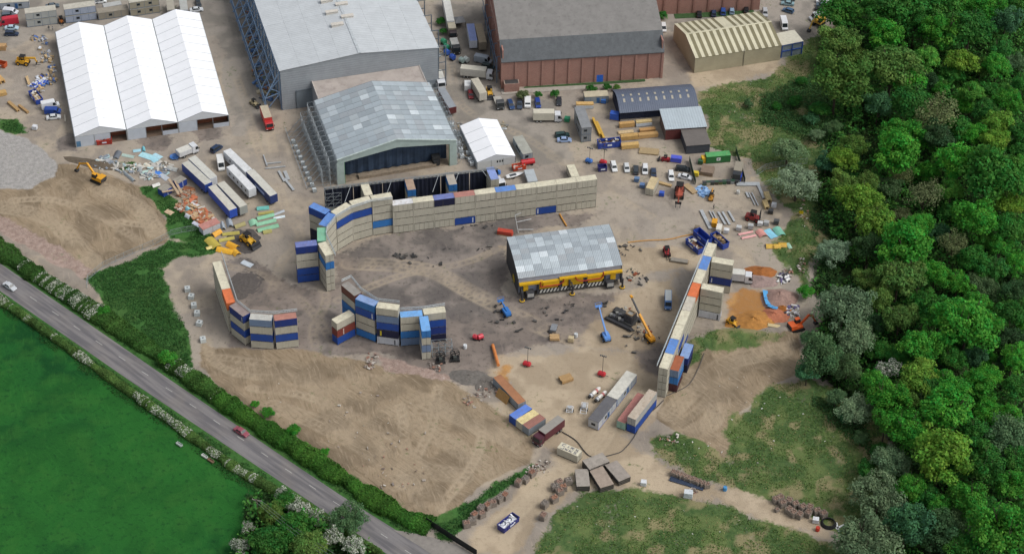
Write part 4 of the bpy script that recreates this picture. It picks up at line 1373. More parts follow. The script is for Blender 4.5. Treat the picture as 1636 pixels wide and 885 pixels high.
# --- small white marquee and the cabins
A, B = G(762, 271), G(823.8, 260.4)
d = B - A
root, W, D, ev = marquee((A.x, A.y, 0), math.atan2(d.y, d.x), d.length, 19.3, 2.6, 1.75, 4, 'small white marquee beside the patchwork roofed shed', None)
mb = MB(); mb.box(.1, W - .1, -.05, -.02, 0, ev - .1); mb.build('front_sheet', M('#b9bcbc', .5, var=.05), root)
for x in (6.2, 7.0, 7.8):
    mb = MB(); mb.box(x, x + .45, -.08, -.05, 1.3, 2.1); mb.build('window', glass_mat(), root)
def cabin(fl, fr, label, L=None, W=3.0, Hh=2.7, storeys=1, wall='#9aa2ab', roof='#b3afa3', trim='#5f6f80', group='site cabins', wins=2, door='#2c5a8c', z0=0):
    A, B = G(*fl), G(*fr)
    d = B - A
    L = L or d.length
    yaw = math.atan2(d.y, d.x)
    out = []
    for s in range(storeys):
        root = empty('site_cabin', (A.x, A.y, s * (Hh + .05) + z0), yaw)
        lab = label if storeys == 1 else ('upper' if s else 'lower') + ' ' + label
        tag(root, lab, 'cabin', group)
        mb = MB(); mb.box(0, L, 0, W, .12, Hh - .1); mb.build('wall', M(wall, .6, var=.06, dirt='#6b665c', streak=True), root)
        mb = MB(); mb.box(-.08, L + .08, -.08, W + .08, Hh - .1, Hh); mb.build('roof', M(roof, .75, var=.12, scale=.8, dirt='#8a8272'), root)
        mb = MB()
        for i in range(5):
            mb.box(L * i / 4 - .05, L * i / 4 + .05, -.03, 0, .12, Hh - .1)
        mb.box(0, L, -.03, 0, .1, .25)
        mb.build('trim', M(trim, .6), root)
        for k in range(wins):
            x = L * (.3 + .4 * k) if wins > 1 else L * .4
            f = MB(); f.box(x - .55, x + .55, -.06, -.031, 1.1, 2.0); w__ = f.build('window', M('#59636c', .5), root)
            f = MB(); f.box(x - .47, x + .47, -.08, -.061, 1.18, 1.92); f.build('pane', glass_mat(), w__)
        if door:
            f = MB(); f.box(L * .52, L * .52 + .85, -.06, -.031, .15, 2.15); f.build('door', M(door, .5), root)
        f = MB(); f.box(L, L + .03, W * .3, W * .7, 1.1, 1.9); f.build('end_window', glass_mat(), root)
        f = MB(); f.box(-.03, 0, W * .3, W * .7, 1.1, 1.9); f.build('end_window', glass_mat(), root)
        out.append(root)
    return out
cabin((1, 16.5), (47, 13.5), 'low grey cabin with a blue door at the top left corner')
cabin((44, 44.5), (92.5, 38.5), 'cabin of the rust streaked two high stack behind the red van', storeys=2, wall='#a0a3a0', wins=1, door=None)
cabin((106, 38), (155, 31.5), 'cabin of the pale blue grey pair behind the left marquee', storeys=2, wall='#9ba4b4', wins=1, door=None)
cabin((158, 33), (206.5, 26), 'long low brown grey cabin behind the left and middle marquees', wall='#8f897c', roof='#8c8578', wins=1, door=None)
cabin((209, 27.5), (256, 20.5), 'cabin of the beige grey pair behind the middle marquee', storeys=2, wall='#97917f', wins=2, door=None)
cabin((934, 166.5), (971.5, 164.5), 'blue grey cabin with a blue door beside the curved roof workshop', wall='#8b9296', roof='#b5ab93', trim='#4f7d9c', wins=0)
for s_ in (0, 1):
    A_, B_ = G(928.5, 227.5), G(944, 226)
    r_ = cabin((928.5, 227.5), (944, 226), ('upper' if s_ else 'lower') + ' grey cabin of the end-on pair beside the blue skip', L=3.0, W=11.0, wall='#85888a', roof='#7f8285', wins=1, door=None, z0=s_ * 2.75)
cabin((835.5, 258), (850.5, 255), 'grey cabin with ridged roof beside the small white marquee', L=3.0, W=9.2, wall='#8d979b', roof='#9b9c93', wins=1, door=None)
cabin((985.5, 650.3), (1016.3, 611), 'long white roofed cabin with blue corner posts in the yard', W=3.0, Hh=2.9, wall='#a6aeb4', roof='#c6c4ba', trim='#2f55a8', wins=1)
cabin((955.5, 687.5), (984.5, 651.5), 'long cabin with a dark grey flat roof in the yard', W=3.0, Hh=2.9, wall='#b4b6b8', roof='#5c5c60', trim='#3a5aa5', wins=1)

# ================================================================ TREES, HEDGES, BUSHES
def leaf_mat(name='foliage', transl=.36):
    if name in _mats:
        return _mats[name]
    m, n, l, b = new_mat(name)
    oi = n.new('ShaderNodeObjectInfo')
    at = N(n, 'ShaderNodeAttribute', attribute_name='leaf')
    sp = n.new('ShaderNodeSeparateColor')
    l.new(at.outputs['Color'], sp.inputs[0])
    # leaf-to-leaf variation of lightness and hue around the tree's own colour
    hs_ = n.new('ShaderNodeHueSaturation')
    l.new(oi.outputs['Color'], hs_.inputs['Color'])
    hv = n.new('ShaderNodeMapRange')
    hv.inputs[3].default_value, hv.inputs[4].default_value = .475, .525
    l.new(sp.outputs[1], hv.inputs[0])
    l.new(hv.outputs[0], hs_.inputs['Hue'])
    vv = n.new('ShaderNodeMapRange')
    vv.inputs[3].default_value, vv.inputs[4].default_value = .55, 1.5
    l.new(sp.outputs[0], vv.inputs[0])
    l.new(vv.outputs[0], hs_.inputs['Value'])
    # blossom: blue channel marks flower clusters
    col = mixc(n, l, sp.outputs[2], hs_.outputs[0], (.64, .66, .58, 1))
    l.new(col, b.inputs['Base Color'])
    b.inputs['Roughness'].default_value = .75
    b.inputs['Specular IOR Level'].default_value = .2
    tr = n.new('ShaderNodeBsdfTranslucent')
    l.new(col, tr.inputs['Color'])
    mx = n.new('ShaderNodeMixShader')
    mx.inputs[0].default_value = transl
    l.new(b.outputs[0], mx.inputs[1])
    l.new(tr.outputs[0], mx.inputs[2])
    l.new(mx.outputs[0], n['Material Output'].inputs['Surface'])
    _mats[name] = m
    return m
FOL = leaf_mat()
BARK = M('#4a4036', .9, var=.25, scale=3)
def leaf_mesh(name, C, Nrm, size, rnd, val=None, hue=None, blossom=None):
    """C centres (n,3), Nrm preferred normals, size (n,) -> mesh of folded leaf sprays (2 tris each)"""
    n = len(C)
    nr = Nrm + rnd.normal(0, .55, (n, 3))
    nr /= np.linalg.norm(nr, axis=1, keepdims=True) + 1e-9
    t = np.cross(nr, rnd.normal(0, 1, (n, 3)))
    t /= np.linalg.norm(t, axis=1, keepdims=True) + 1e-9
    b = np.cross(nr, t)
    s = size[:, None]
    asp = rnd.uniform(.55, .95, (n, 1))
    v = np.empty((n, 4, 3))
    v[:, 0] = C - t * s
    v[:, 1] = C - b * s * asp + nr * s * .25
    v[:, 2] = C + t * s
    v[:, 3] = C + b * s * asp + nr * s * .25
    me = bpy.data.meshes.new(name)
    me.vertices.add(n * 4)
    me.vertices.foreach_set('co', v.ravel())
    me.loops.add(n * 4)
    me.loops.foreach_set('vertex_index', np.arange(n * 4))
    me.polygons.add(n)
    me.polygons.foreach_set('loop_start', np.arange(n) * 4)
    me.polygons.foreach_set('loop_total', np.full(n, 4))
    me.update()
    a = me.color_attributes.new('leaf', 'FLOAT_COLOR', 'POINT')
    c = np.ones((n, 4, 4), np.float32)
    c[:, :, 0] = (rnd.random(n) if val is None else val)[:, None]
    c[:, :, 1] = (rnd.random(n) if hue is None else hue)[:, None]
    c[:, :, 2] = (np.zeros(n) if blossom is None else blossom)[:, None]
    a.data.foreach_set('color', c.ravel())
    me.materials.append(FOL)
    return me
def crown_mesh(name, seed, nl=36, per=130, leaf=.07, lobe=.36, zs=.85, blossom=0, hollow=.0, spread=1.0):
    rnd = np.random.default_rng(seed)
    # lobe centres on and inside an ellipsoid, denser at the top
    d = rnd.normal(0, 1, (nl, 3))
    d /= np.linalg.norm(d, axis=1, keepdims=True)
    d[:, 2] = np.where(d[:, 2] < -.35, -d[:, 2] * .6, d[:, 2])
    rr = rnd.uniform(.40, .84, (nl, 1)) * spread * (1 + .16 * np.sin(d[:, :1] * 3 + seed) + .12 * np.sin(d[:, 1:2] * 4 + seed * 2))
    rr[:5] *= .35
    cen = d * rr * np.array([1, 1, zs])
    rad = rnd.uniform(.6, 1.15, nl) * lobe
    P_, N_, V_, H_, B_ = [], [], [], [], []
    for i in range(nl):
        k = int(per * rad[i] ** 2 / lobe ** 2)
        e = rnd.normal(0, 1, (k, 3))
        e /= np.linalg.norm(e, axis=1, keepdims=True)
        e[:, 2] = np.where((e[:, 2] < -.3) & (rnd.random(k) < .7), -e[:, 2], e[:, 2])
        r = rad[i] * rnd.uniform(.72, 1.06, (k, 1)) * (1 + .22 * np.sin(e[:, :1] * 9 + i) * np.cos(e[:, 1:2] * 8))
        P_.append(cen[i] + e * r * np.array([1, 1, .82]))
        N_.append(e + np.array([0, 0, .35]))
        V_.append(np.clip(.5 + rnd.normal(0, .16, k) + rnd.normal(0, .13), 0, 1))
        H_.append(np.clip(.5 + rnd.normal(0, .22, k) + rnd.normal(0, .2), 0, 1))
        B_.append((rnd.random(k) < blossom).astype(float))
    P_, N_ = np.concatenate(P_), np.concatenate(N_)
    V_, H_, B_ = np.concatenate(V_), np.concatenate(H_), np.concatenate(B_)
    return leaf_mesh(name, P_, N_, leaf * rnd.uniform(.6, 1.25, len(P_)), rnd, V_, H_, B_)
CROWNS = {
    'broad': [crown_mesh('crown_broad', s, 80, 105, .05, .25, .78) for s in (1, 2, 3, 4, 5)],
    'tall': [crown_mesh('crown_tall', s, 70, 110, .05, .27, 1.2) for s in (11, 12, 13)],
    'round': [crown_mesh('crown_round', s, 95, 85, .046, .22, .82) for s in (21, 22, 23, 24, 25)],
    'willow': [crown_mesh('crown_willow', s, 80, 130, .038, .24, .78) for s in (31, 32, 33)],
    'thin': [crown_mesh('crown_thin', s, 46, 55, .045, .30, .9) for s in (41, 42)],
    'blossom': [crown_mesh('crown_blossom', s, 44, 130, .05, .28, .8, blossom=.6) for s in (51, 52)],
    'bush': [crown_mesh('crown_bush', s, 40, 110, .065, .33, .65) for s in (61, 62, 63)],
}
def trunk_mesh(seed, bare=False):
    rnd = random.Random(seed)
    mb = MB()
    mb.cyl((0, 0, -.3), (.03, .02, .55), .075, .055, seg=7)
    mb.cyl((.03, .02, .5), (.0, .05, 1.15), .055, .025, seg=6)
    for k in range(9 if bare else 6):
        a = k * 2.4 + rnd.uniform(-.4, .4)
        z0 = rnd.uniform(.4, .9)
        e = Vector((math.cos(a) * rnd.uniform(.35, .7), math.sin(a) * rnd.uniform(.35, .7), z0 + rnd.uniform(.3, .7)))
        mb.cyl((.02, .03, z0), e, .03, .012, seg=5)
        for q in range(3 if bare else 1):
            e2 = e + Vector((rnd.uniform(-.25, .25), rnd.uniform(-.25, .25), rnd.uniform(.1, .35)))
            mb.cyl(e.lerp(Vector((.02, .03, z0)), .3), e2, .014, .005, seg=4)
    return mb.mesh('trunk')
TRUNKS = [trunk_mesh(s) for s in (1, 2, 3)]
BTRUNKS = [trunk_mesh(9, True)]
LEAFC = {'b': '#468a30', 'd': '#38702d', 'o': '#587838', 'y': '#648c34', 'w': '#6b8460', 'g': '#52704a', 'n': '#62704a', 'x': '#44704c', 'l': '#56903c', 'p': '#7a8f70', 'B': '#4d6b3c', 'k': '#3c5a36'}
ADJ = {'b': 'bright green', 'd': 'dark green', 'o': 'olive green', 'y': 'yellow green', 'w': 'grey green', 'g': 'dull grey green', 'n': 'thin brownish', 'x': 'bluish green', 'l': 'light green', 'p': 'pale silvery', 'B': 'white blossoming', 'k': 'dark dull green'}
trng = random.Random(17)
def scale_at(u, v):
    a = G(u, v)
    q = P(a.x + 1, a.y)
    return math.hypot(q[0] - u, q[1] - v)
def tree(u, v, rpx, c, label, kind=None, group='trees of the wood', hfac=1.0, cat='tree', name='tree', col=None):
    s = scale_at(u, v)
    r = rpx / s * (1.22 if rpx > 12 else 1.1)
    kind = kind or {'w': 'willow', 'p': 'willow', 'n': 'thin', 'B': 'blossom', 'd': 'broad', 'b': 'round', 'l': 'round', 'o': 'broad', 'y': 'broad', 'g': 'willow', 'x': 'tall', 'k': 'tall'}[c]
    ht = (3.0 + r * 1.05) * hfac
    if hfac == 1.0 and rpx <= 18:
        ht = 1.2 + r * .8
    if kind == 'willow' and hfac == 1.0:
        ht = 1.0 + r * .72
    zc = ht
    p = G(u, v + rpx * .05, zc)
    root = empty(name, (p.x, p.y, max(HZ(p.x, p.y), -.1)), trng.uniform(0, 6.28))
    tag(root, label, cat, group)
    me = trng.choice(CROWNS[kind])
    cr = obj('crown', me, FOL, root)
    cr.location = (0, 0, zc)
    sc = r * trng.uniform(.96, 1.06)
    cr.scale = (sc * trng.uniform(.93, 1.07), sc * trng.uniform(.93, 1.07), sc * trng.uniform(.92, 1.08))
    cr.rotation_euler = (0, 0, trng.uniform(0, 6.28))
    base = lin(col or LEAFC[c])
    f = trng.uniform(1.02, 1.36)
    cr.color = (base[0] * f * trng.uniform(.92, 1.08), base[1] * f, base[2] * f * trng.uniform(.9, 1.1), 1)
    tk = obj('trunk', trng.choice(BTRUNKS if kind == 'thin' else TRUNKS), BARK, root)
    tk.scale = (r * .8, r * .8, zc * .95)
    return root
WOOD = '''1338,132,35,o,tall 1340,68,28,o 1363,86,18,o 1345,22,28,d 1429,12,40,d 1417,56,28,b 1462,40,24,d 1503,50,33,b 1551,48,36,d 1480,92,22,l 1427,110,38,o 1447,135,28,b
1460,165,30,d 1404,168,20,x 1495,185,32,n 1440,216,28,b 1503,142,14,b 1536,97,22,y 1567,107,18,o 1582,15,28,b 1607,33,22,x 1597,81,20,d 1594,107,22,b 1620,102,20,g 1554,150,20,l 1584,145,18,d
1612,163,22,b 1539,168,15,b 1572,178,20,d 1594,200,25,y 1630,211,22,d 1437,246,38,b 1259,241,27,w 1274,292,33,p 1350,253,20,y 1363,233,20,o 1348,297,22,o 1384,294,20,o 1417,302,22,g 1373,322,30,y
1399,355,30,y 1330,403,24,p 1450,396,40,b 1478,312,25,n 1534,258,33,b 1582,281,46,d 1518,307,20,l 1561,352,34,b 1465,358,20,b 1442,345,15,n 1521,393,22,n 1495,373,16,x 1615,327,22,y 1620,365,28,d
1630,269,20,b 1574,386,18,l 1549,413,20,d 1625,419,20,b 1480,276,18,b 1439,281,18,n 1320,266,16,x 1590,223,22,y 1630,241,18,d 1437,440,34,o 1384,448,20,o 1348,492,40,w 1312,572,36,g 1368,542,30,w
1495,438,24,b 1531,453,20,b 1567,458,28,g 1503,499,32,d 1546,519,45,b 1470,550,30,b 1437,507,26,o 1404,476,22,o 1521,573,20,d 1564,486,20,b 1615,499,26,d 1625,466,20,k 1556,418,24,d 1612,542,20,k
1559,570,18,x 1582,573,13,b 1620,573,25,b 1421,590,18,B 1467,603,28,y 1399,611,20,b 1353,588,26,g 1574,603,25,b 1536,596,15,n 1513,618,28,b 1607,583,16,k 1290,597,17,x 1291,540,14,g 1368,655,25,p
1419,635,32,b 1416,671,22,b 1451,639,19,o 1497,619,26,d 1519,652,42,b 1448,687,32,b 1506,677,22,n 1506,726,45,y 1580,658,22,b 1609,703,40,g 1616,664,20,b 1564,613,25,b 1422,738,32,w 1403,793,40,w
1455,777,26,b 1451,835,35,x 1551,800,30,b 1493,848,28,k 1532,842,28,g 1619,777,26,b 1603,851,48,b 1384,868,50,w 1535,877,26,d 1500,806,20,b 1330,205,15,g 1310,175,14,d 1305,215,12,w
1388,395,20,k 1420,420,16,d 1500,225,24,k 1530,205,22,d 1555,215,20,b 1470,440,20,d 1590,430,20,d 1575,745,32,d 1540,745,24,d 1630,735,24,d 1580,815,22,d 1560,690,24,d 1625,620,22,d
1395,520,18,k 1405,560,18,d 1335,635,16,g 1350,665,12,x 1520,340,18,d 1600,395,20,b 1395,12,22,d 1500,12,26,d 1540,10,24,b 1625,8,22,d 1520,120,18,d 1480,130,16,k 1635,135,20,d
1405,720,14,d 1375,700,12,g 1385,750,16,d 1470,480,20,d 1590,515,18,d 1635,520,18,b 1590,545,16,d 1540,545,14,d 1440,575,18,d 1490,580,16,k 1575,640,16,d 1635,690,16,d 1480,790,20,d 1635,815,18,d'''
BANDS = [(45, 'the upper brick building'), (95, 'the striped warehouse'), (140, 'the sandy bank'), (195, 'the curved roof workshop'), (245, 'the green container'), (300, 'the parked cars'),
         (345, 'the timber by the fence'), (385, 'the pink sheets'), (430, 'the yellow sheets'), (470, 'the brown sand heap'), (515, 'the orange sand'), (560, 'the orange excavator'), (600, 'the blossoming tree'),
         (640, 'the near right wall end'), (680, 'the long blue container'), (730, 'the lone cream container'), (780, 'the dark crate stack'), (830, 'the blue skip at the bottom'), (2000, 'the black hose coil')]
tl_ = []
for t in WOOD.split():
    q = t.split(',')
    tl_.append((int(q[0]), int(q[1]), int(q[2]), q[3], q[4] if len(q) > 4 else None))
bybands = {}
for t in tl_:
    k = [i for i, b_ in enumerate(BANDS) if t[1] < b_[0]][0]
    bybands.setdefault(k, []).append(t)
for k, lst in bybands.items():
    lst.sort()
    for i, t in enumerate(lst):
        ordn = (order(i) + ' tree') if i < 10 else ('%s tree' % ['eleventh', 'twelfth', 'thirteenth', 'fourteenth', 'fifteenth', 'sixteenth'][i - 10])
        tree(t[0], t[1], t[2], t[3], '%s %s from the edge, level with %s' % (ADJ[t[3]], ordn, BANDS[k][1]), t[4])
# roadside clump at the bottom
RC = 'trees of the roadside clump'
tree(557, 828, 27, 'g', 'round grey green tree leaning over the road', 'willow', RC)
for u, v, r, c, lab in ((432, 820, 22, 'o', 'dark tree behind the power pole'), (470, 838, 24, 'd', 'dark green tree in the middle of the roadside clump'), (430, 865, 26, 'd', 'dark green tree at the bottom of the roadside clump'),
                        (495, 872, 26, 'o', 'olive tree at the bottom right of the clump'), (455, 800, 15, 'd', 'small dark tree beside the white hedge blossom')):
    tree(u, v, r, c, lab, 'broad', RC, hfac=.62)
for u, v, r, lab in ((396, 842, 12, 'white blossoming bush left of the power pole'), (384, 871, 14, 'white blossoming bush at the field corner'), (478, 812, 17, 'white blossoming bush by the road above the clump'),
                     (505, 826, 14, 'white blossoming bush beside the grey green tree'), (532, 856, 18, 'white blossoming bush below the grey green tree'), (566, 872, 18, 'white blossoming bush at the bottom edge by the road'), (452, 790, 13, 'white blossoming bush where the lower hedge ends')):
    tree(u, v, r, 'B', lab, 'blossom', 'blossoming hawthorn bushes', hfac=.5, cat='bush', name='hawthorn_bush')
# single bushes
BU = 'bushes round the site'
for u, v, r, c, lab in ((1287, 466, 12, 'b', 'bright green bush by the site edge near the sand'), (165, 497, 10, 'b', 'bright green bush in the upper hedge near the rubble'), (266, 572, 14, 'b', 'big bright green bush in the hedge by the white blocks'),
                        (428, 661, 11, 'b', 'bright green bush in the hedge above the pink car'), (470, 690, 11, 'b', 'bright green bush right of the pink car'), (518, 722, 8, 'b', 'small bright bush halfway along the earth plot'),
                        (408, 648, 7, 'b', 'small bright bush just above the pink car'), (1195, 165, 9, 'g', 'low grey bush on the grass by the wood'), (1270, 160, 12, 'd', 'low dark bush before the wood'), (1295, 190, 12, 'x', 'bluish bush at the edge of the wood'),
                        (1240, 170, 9, 'd', 'small dark bush in the rough grass'), (1280, 130, 10, 'd', 'dark bush below the striped warehouse'), (860, 151, 7, 'd', 'small bush right of the footpath'), (835, 152, 9, 'n', 'leafless bush by the footpath'),
                        (886, 150, 7, 'd', 'green bush above the parked blue car'), (945, 143, 8, 'd', 'green bush behind the blue grey cabin'), (970, 139, 7, 'd', 'bush beside the hangar path'), (985, 140, 6, 'o', 'small olive bush by the workshop'),
                        (1058, 25, 9, 'd', 'bush at the hangar corner'), (704, 34, 7, 'd', 'green shrub beside the long white trailer'), (708, 50, 6, 'd', 'low shrub beside the grey hall'), (1279, 345, 4, 'y', 'tiny yellow flowering gorse by the site edge')):
    tree(u, v, r, c, lab, 'bush', BU, hfac=.28 if r < 12 else .4, cat='bush', name='bush', col='#c9b21e' if r == 4 else None)
# --- hedges: a clipped but ragged mass of leaves along a line
def hedge(name, line, w, h, per_m, seed, label, col, blossom=None, grp='roadside hedges'):
    rnd = np.random.default_rng(seed)
    pts = [G(u, v) for u, v in line]
    Pc, Nn, V_, H_, B_ = [], [], [], [], []
    for a, b in zip(pts[:-1], pts[1:]):
        d = b - a
        L = d.length
        d.normalize()
        nrm = Vector((-d.y, d.x, 0))
        n = int(L * per_m)
        t = rnd.random(n) * L
        bx, by = a.x + d.x * t, a.y + d.y * t
        wv = fbm(bx, by, 4.0, seed + 3, 3)
        hh = h * (.3 + 1.4 * wv)
        ww = w * (.4 + 1.2 * fbm(bx, by, 5.0, seed + 9, 3))
        an = rnd.uniform(-.15, math.pi + .15, n)
        rr = rnd.uniform(.75, 1.05, n)
        off, z = np.cos(an) * ww / 2 * rr, np.maximum(np.sin(an), 0) ** .6 * hh * rr
        Pc.append(np.stack([bx + nrm.x * off, by + nrm.y * off, z + .1], -1))
        Nn.append(np.stack([nrm.x * np.cos(an), nrm.y * np.cos(an), np.sin(an) + .3], -1))
        cl = fbm(bx, by, 2.5, seed + 20, 2)
        V_.append(np.clip(-.05 + cl * 1.1 + rnd.normal(0, .2, n), 0, 1))
        H_.append(np.clip(.2 + fbm(bx, by, 6, seed + 30, 2) * .6 + rnd.normal(0, .15, n), 0, 1))
        if blossom:
            bc = fbm(bx, by, 3.2, seed + 40, 3)
            B_.append(((bc > blossom) & (rnd.random(n) < .42) & (z > .3 * hh)).astype(float))
        else:
            B_.append(np.zeros(n))
    Pc = np.concatenate(Pc)
    me = leaf_mesh(name, Pc, np.concatenate(Nn), rnd.uniform(.1, .28, len(Pc)), rnd, np.concatenate(V_), np.concatenate(H_), np.concatenate(B_))
    o = obj(name, me, FOL)
    o.color = lin(col)
    tag(o, label, 'hedge', grp)
    return o
hedge('hedge', [(-60, 362), (0, 400), (60, 443), (130, 487), (170, 512), (250, 566), (300, 602), (350, 638)], 5.4, 2.1, 520, 401, 'upper roadside hedge running up to the rubble corner', '#4a7234', .63)
hedge('hedge', [(350, 638), (400, 672), (470, 716), (540, 762), (600, 800), (640, 826), (690, 843)], 5.4, 2.1, 520, 402, 'bright hedge between the road and the bare earth plot', '#4a7c30', None)
hedge('hedge', [(-60, 437), (0, 480), (60, 522), (110, 557), (200, 622), (300, 694), (380, 752), (440, 786)], 2.3, 1.4, 420, 403, 'flowering hedge between the road and the green field', '#5a7a3e', .52)
hedge('hedge', [(440, 786), (500, 818), (560, 858), (610, 890)], 2.4, 1.6, 260, 404, 'flowering hedge running on beside the roadside clump', '#5a7a3e', .52)
# --- undergrowth on the woodland floor and weeds on the rough ground: nobody could count it
def scatter(name, mask, n, hgt, size, col, label, cat, seed, thr=.5, hue=None):
    rnd = np.random.default_rng(seed)
    inner = (np.abs(gx) < 192) & (gy > -112) & (gy < 172)
    w = np.where(inner, np.clip(mask, 0, 1), 0) ** 2
    w = np.where(w > thr ** 2, w, 0)
    ii = rnd.choice(len(gx), n, p=w / w.sum())
    x, y = gx[ii] + rnd.uniform(-.35, .35, n), gy[ii] + rnd.uniform(-.35, .35, n)
    clump = fbm(x, y, 5, seed + 1, 3)
    keep = clump > .36
    x, y, ii, clump = x[keep], y[keep], ii[keep], clump[keep]
    k = len(x)
    z = gz[ii] + rnd.random(k) * hgt * np.clip((clump - .3) * 2.4, .1, 1.2)
    C = np.stack([x, y, z], -1)
    me = leaf_mesh(name, C, np.tile([0, 0, .8], (k, 1)), rnd.uniform(.5, 1.2, k) * size, rnd)
    o = obj(name, me, FOL)
    o.color = lin(col)
    tag(o, label, cat, kind='stuff')
    return o
scatter('undergrowth', LY['wood'], 90000, 2.4, .55, '#33512a', 'dark green undergrowth beneath the trees of the wood', 'undergrowth', 601)
scatter('understorey', LY['wood'] * (1 - path), 120000, 6.5, .5, '#4a8038', 'leafy understorey filling the gaps between the woodland trees', 'undergrowth', 605)
scatter('rough_weeds', LY['rough'], 50000, .45, .2, '#557238', 'rough weeds and tussocks on the waste ground', 'weeds', 602)
scatter('dry_grass', LY['rough'], 9000, .35, .18, '#8f865c', 'dry bleached grass tufts on the waste ground', 'grass', 603)
road_cover = layer([LO + UP[::-1]], .5, 0, 5, 1, -.7)
scatter('verge_grass', LY['verge'] * (1 - road_cover), 60000, .4, .2, '#31582a', 'long grass on the road verges and site edge', 'grass', 604)
bramble = layer([[(1210, 150), (1330, 110), (1360, 200), (1390, 300), (1330, 330), (1300, 230), (1220, 200)], [(1290, 330), (1340, 330), (1350, 470), (1300, 460)], [(1290, 620), (1390, 660), (1400, 740), (1360, 700), (1300, 650)]], 3, 3, 8, 611)
scatter('bramble_thicket', bramble, 30000, 1.1, .3, '#4a7040', 'bramble thicket between the grass and the wood', 'undergrowth', 612)

# ================================================================ VEHICLES AND MACHINES
rubber = M('#1b1b1c', .85, var=.1)
steel_d = M('#3a3c3f', .55, .3, var=.12)
lamp_w, lamp_r = M('#cfd6d8', .2), M('#8c1f1b', .3)
chrome = M('#a8acaf', .3, .6)
_vm = {}
def wheel_mesh(r, w):
    k = ('wheel', r, w)
    if k not in _vm:
        mb = MB()
        mb.cyl((0, -w / 2, 0), (0, w / 2, 0), r, seg=14, mi=0)
        mb.cyl((0, -w / 2 - .012, 0), (0, w / 2 + .012, 0), r * .55, seg=10, mi=1)
        _vm[k] = mb.mesh('wheel')
    return _vm[k]
def wheel(root, x, y, r=.32, w=.22, rim=None):
    o = obj('wheel', wheel_mesh(r, w), [rubber, rim or chrome], root)
    o.location = (x, y, r)
    return o
def loft(mb, secs, mi=0):
    """secs: list of rings (same count) of 3D points"""
    n = len(secs[0])
    o = [p for s in secs for p in s]
    fs = []
    for k in range(len(secs) - 1):
        for i in range(n):
            j = (i + 1) % n
            fs.append((k * n + i, k * n + j, (k + 1) * n + j, (k + 1) * n + i))
    fs += [tuple(range(n)), tuple(range((len(secs) - 1) * n, len(secs) * n))]
    mb.add(o, fs, mi)
def car_meshes(kind):
    if kind in _vm:
        return _vm[kind]
    L, Wd, H = {'hatch': (4.0, 1.72, 1.46), 'saloon': (4.5, 1.76, 1.43), 'estate': (4.55, 1.78, 1.52), 'mpv': (4.3, 1.8, 1.68), 'pickup': (5.0, 1.8, 1.7)}[kind]
    h, w = L / 2, Wd / 2
    belt = .92 if kind != 'pickup' else 1.05
    hood = {'hatch': .95, 'saloon': 1.15, 'estate': 1.1, 'mpv': .75, 'pickup': 1.2}[kind]
    tail = {'hatch': .15, 'saloon': .85, 'estate': .08, 'mpv': .1, 'pickup': 1.9}[kind]
    # body: rings of (y,z) along x, front at +x
    def ring(x, wf, zb, zt):
        ww = w * wf
        return [(x, -ww, zb), (x, -ww * 1.0, zb + (zt - zb) * .55), (x, -ww * .9, zt), (x, ww * .9, zt), (x, ww, zb + (zt - zb) * .55), (x, ww, zb)]
    body = MB()
    loft(body, [ring(-h, .86, .35, belt * .86), ring(-h + .12, .97, .25, belt * .98), ring(-h + tail + .1, 1, .22, belt), ring(0, 1, .22, belt), ring(h - hood - .1, 1, .22, belt), ring(h - .5, .98, .22, belt * .86), ring(h - .1, .92, .26, belt * .74), ring(h, .82, .34, belt * .6)])
    # glasshouse
    x0, x1 = -h + tail, h - hood
    rk = .28 if kind in ('hatch', 'estate', 'mpv') else .5
    fk = .62 if kind != 'mpv' else .75
    r0, r1 = x0 + rk, x1 - fk
    wb, wt = w * .9, w * .74
    cab = MB()
    cab.add([(x0, -wb, belt - .01), (x1, -wb, belt - .01), (x1, wb, belt - .01), (x0, wb, belt - .01), (r0, -wt, H - .04), (r1, -wt, H - .04), (r1, wt, H - .04), (r0, wt, H - .04)],
            [(0, 1, 5, 4), (1, 2, 6, 5), (2, 3, 7, 6), (3, 0, 4, 7), (4, 5, 6, 7)])
    roof = MB()
    roof.add([(r0 - .04, -wt - .02, H - .05), (r1 + .06, -wt - .02, H - .05), (r1 + .06, wt + .02, H - .05), (r0 - .04, wt + .02, H - .05), (r0 + .15, -wt * .85, H), (r1 - .15, -wt * .85, H), (r1 - .15, wt * .85, H), (r0 + .15, wt * .85, H)],
             [(0, 1, 5, 4), (1, 2, 6, 5), (2, 3, 7, 6), (3, 0, 4, 7), (4, 5, 6, 7), (3, 2, 1, 0)])
    for s in (-1, 1):
        for (xa, xb) in ((x0, r0), (x1, r1), ((x0 + x1) / 2, (r0 + r1) / 2)):
            roof.bar((xa, s * (wb + .01), belt), (xb, s * (wt + .012), H - .04), .09, .05)
    lt = MB(); lt.box(h - .2, h - .04, -w * .82, -w * .5, .52, .66)
    tlm = MB(); tlm.box(-h - .0, -h + .1, -w * .84, -w * .55, .62, .82)
    bed = None
    if kind == 'pickup':
        bed = MB(); bed.box(-h + .1, -h + tail - .1, -w * .85, w * .85, belt + .004, belt + .01)
    _vm[kind] = (body.mesh('car_body'), cab.mesh('windows'), roof.mesh('roof'), lt.mesh('headlight'), tlm.mesh('tail_light'), bed and bed.mesh('load_bed'), L, w)
    return _vm[kind]
def head(u, v, du, dv):
    p = G(u, v)
    q = G(u + du, v + dv)
    return Vector((p.x, p.y, max(HZ(p.x, p.y), 0))), math.atan2(q.y - p.y, q.x - p.x)
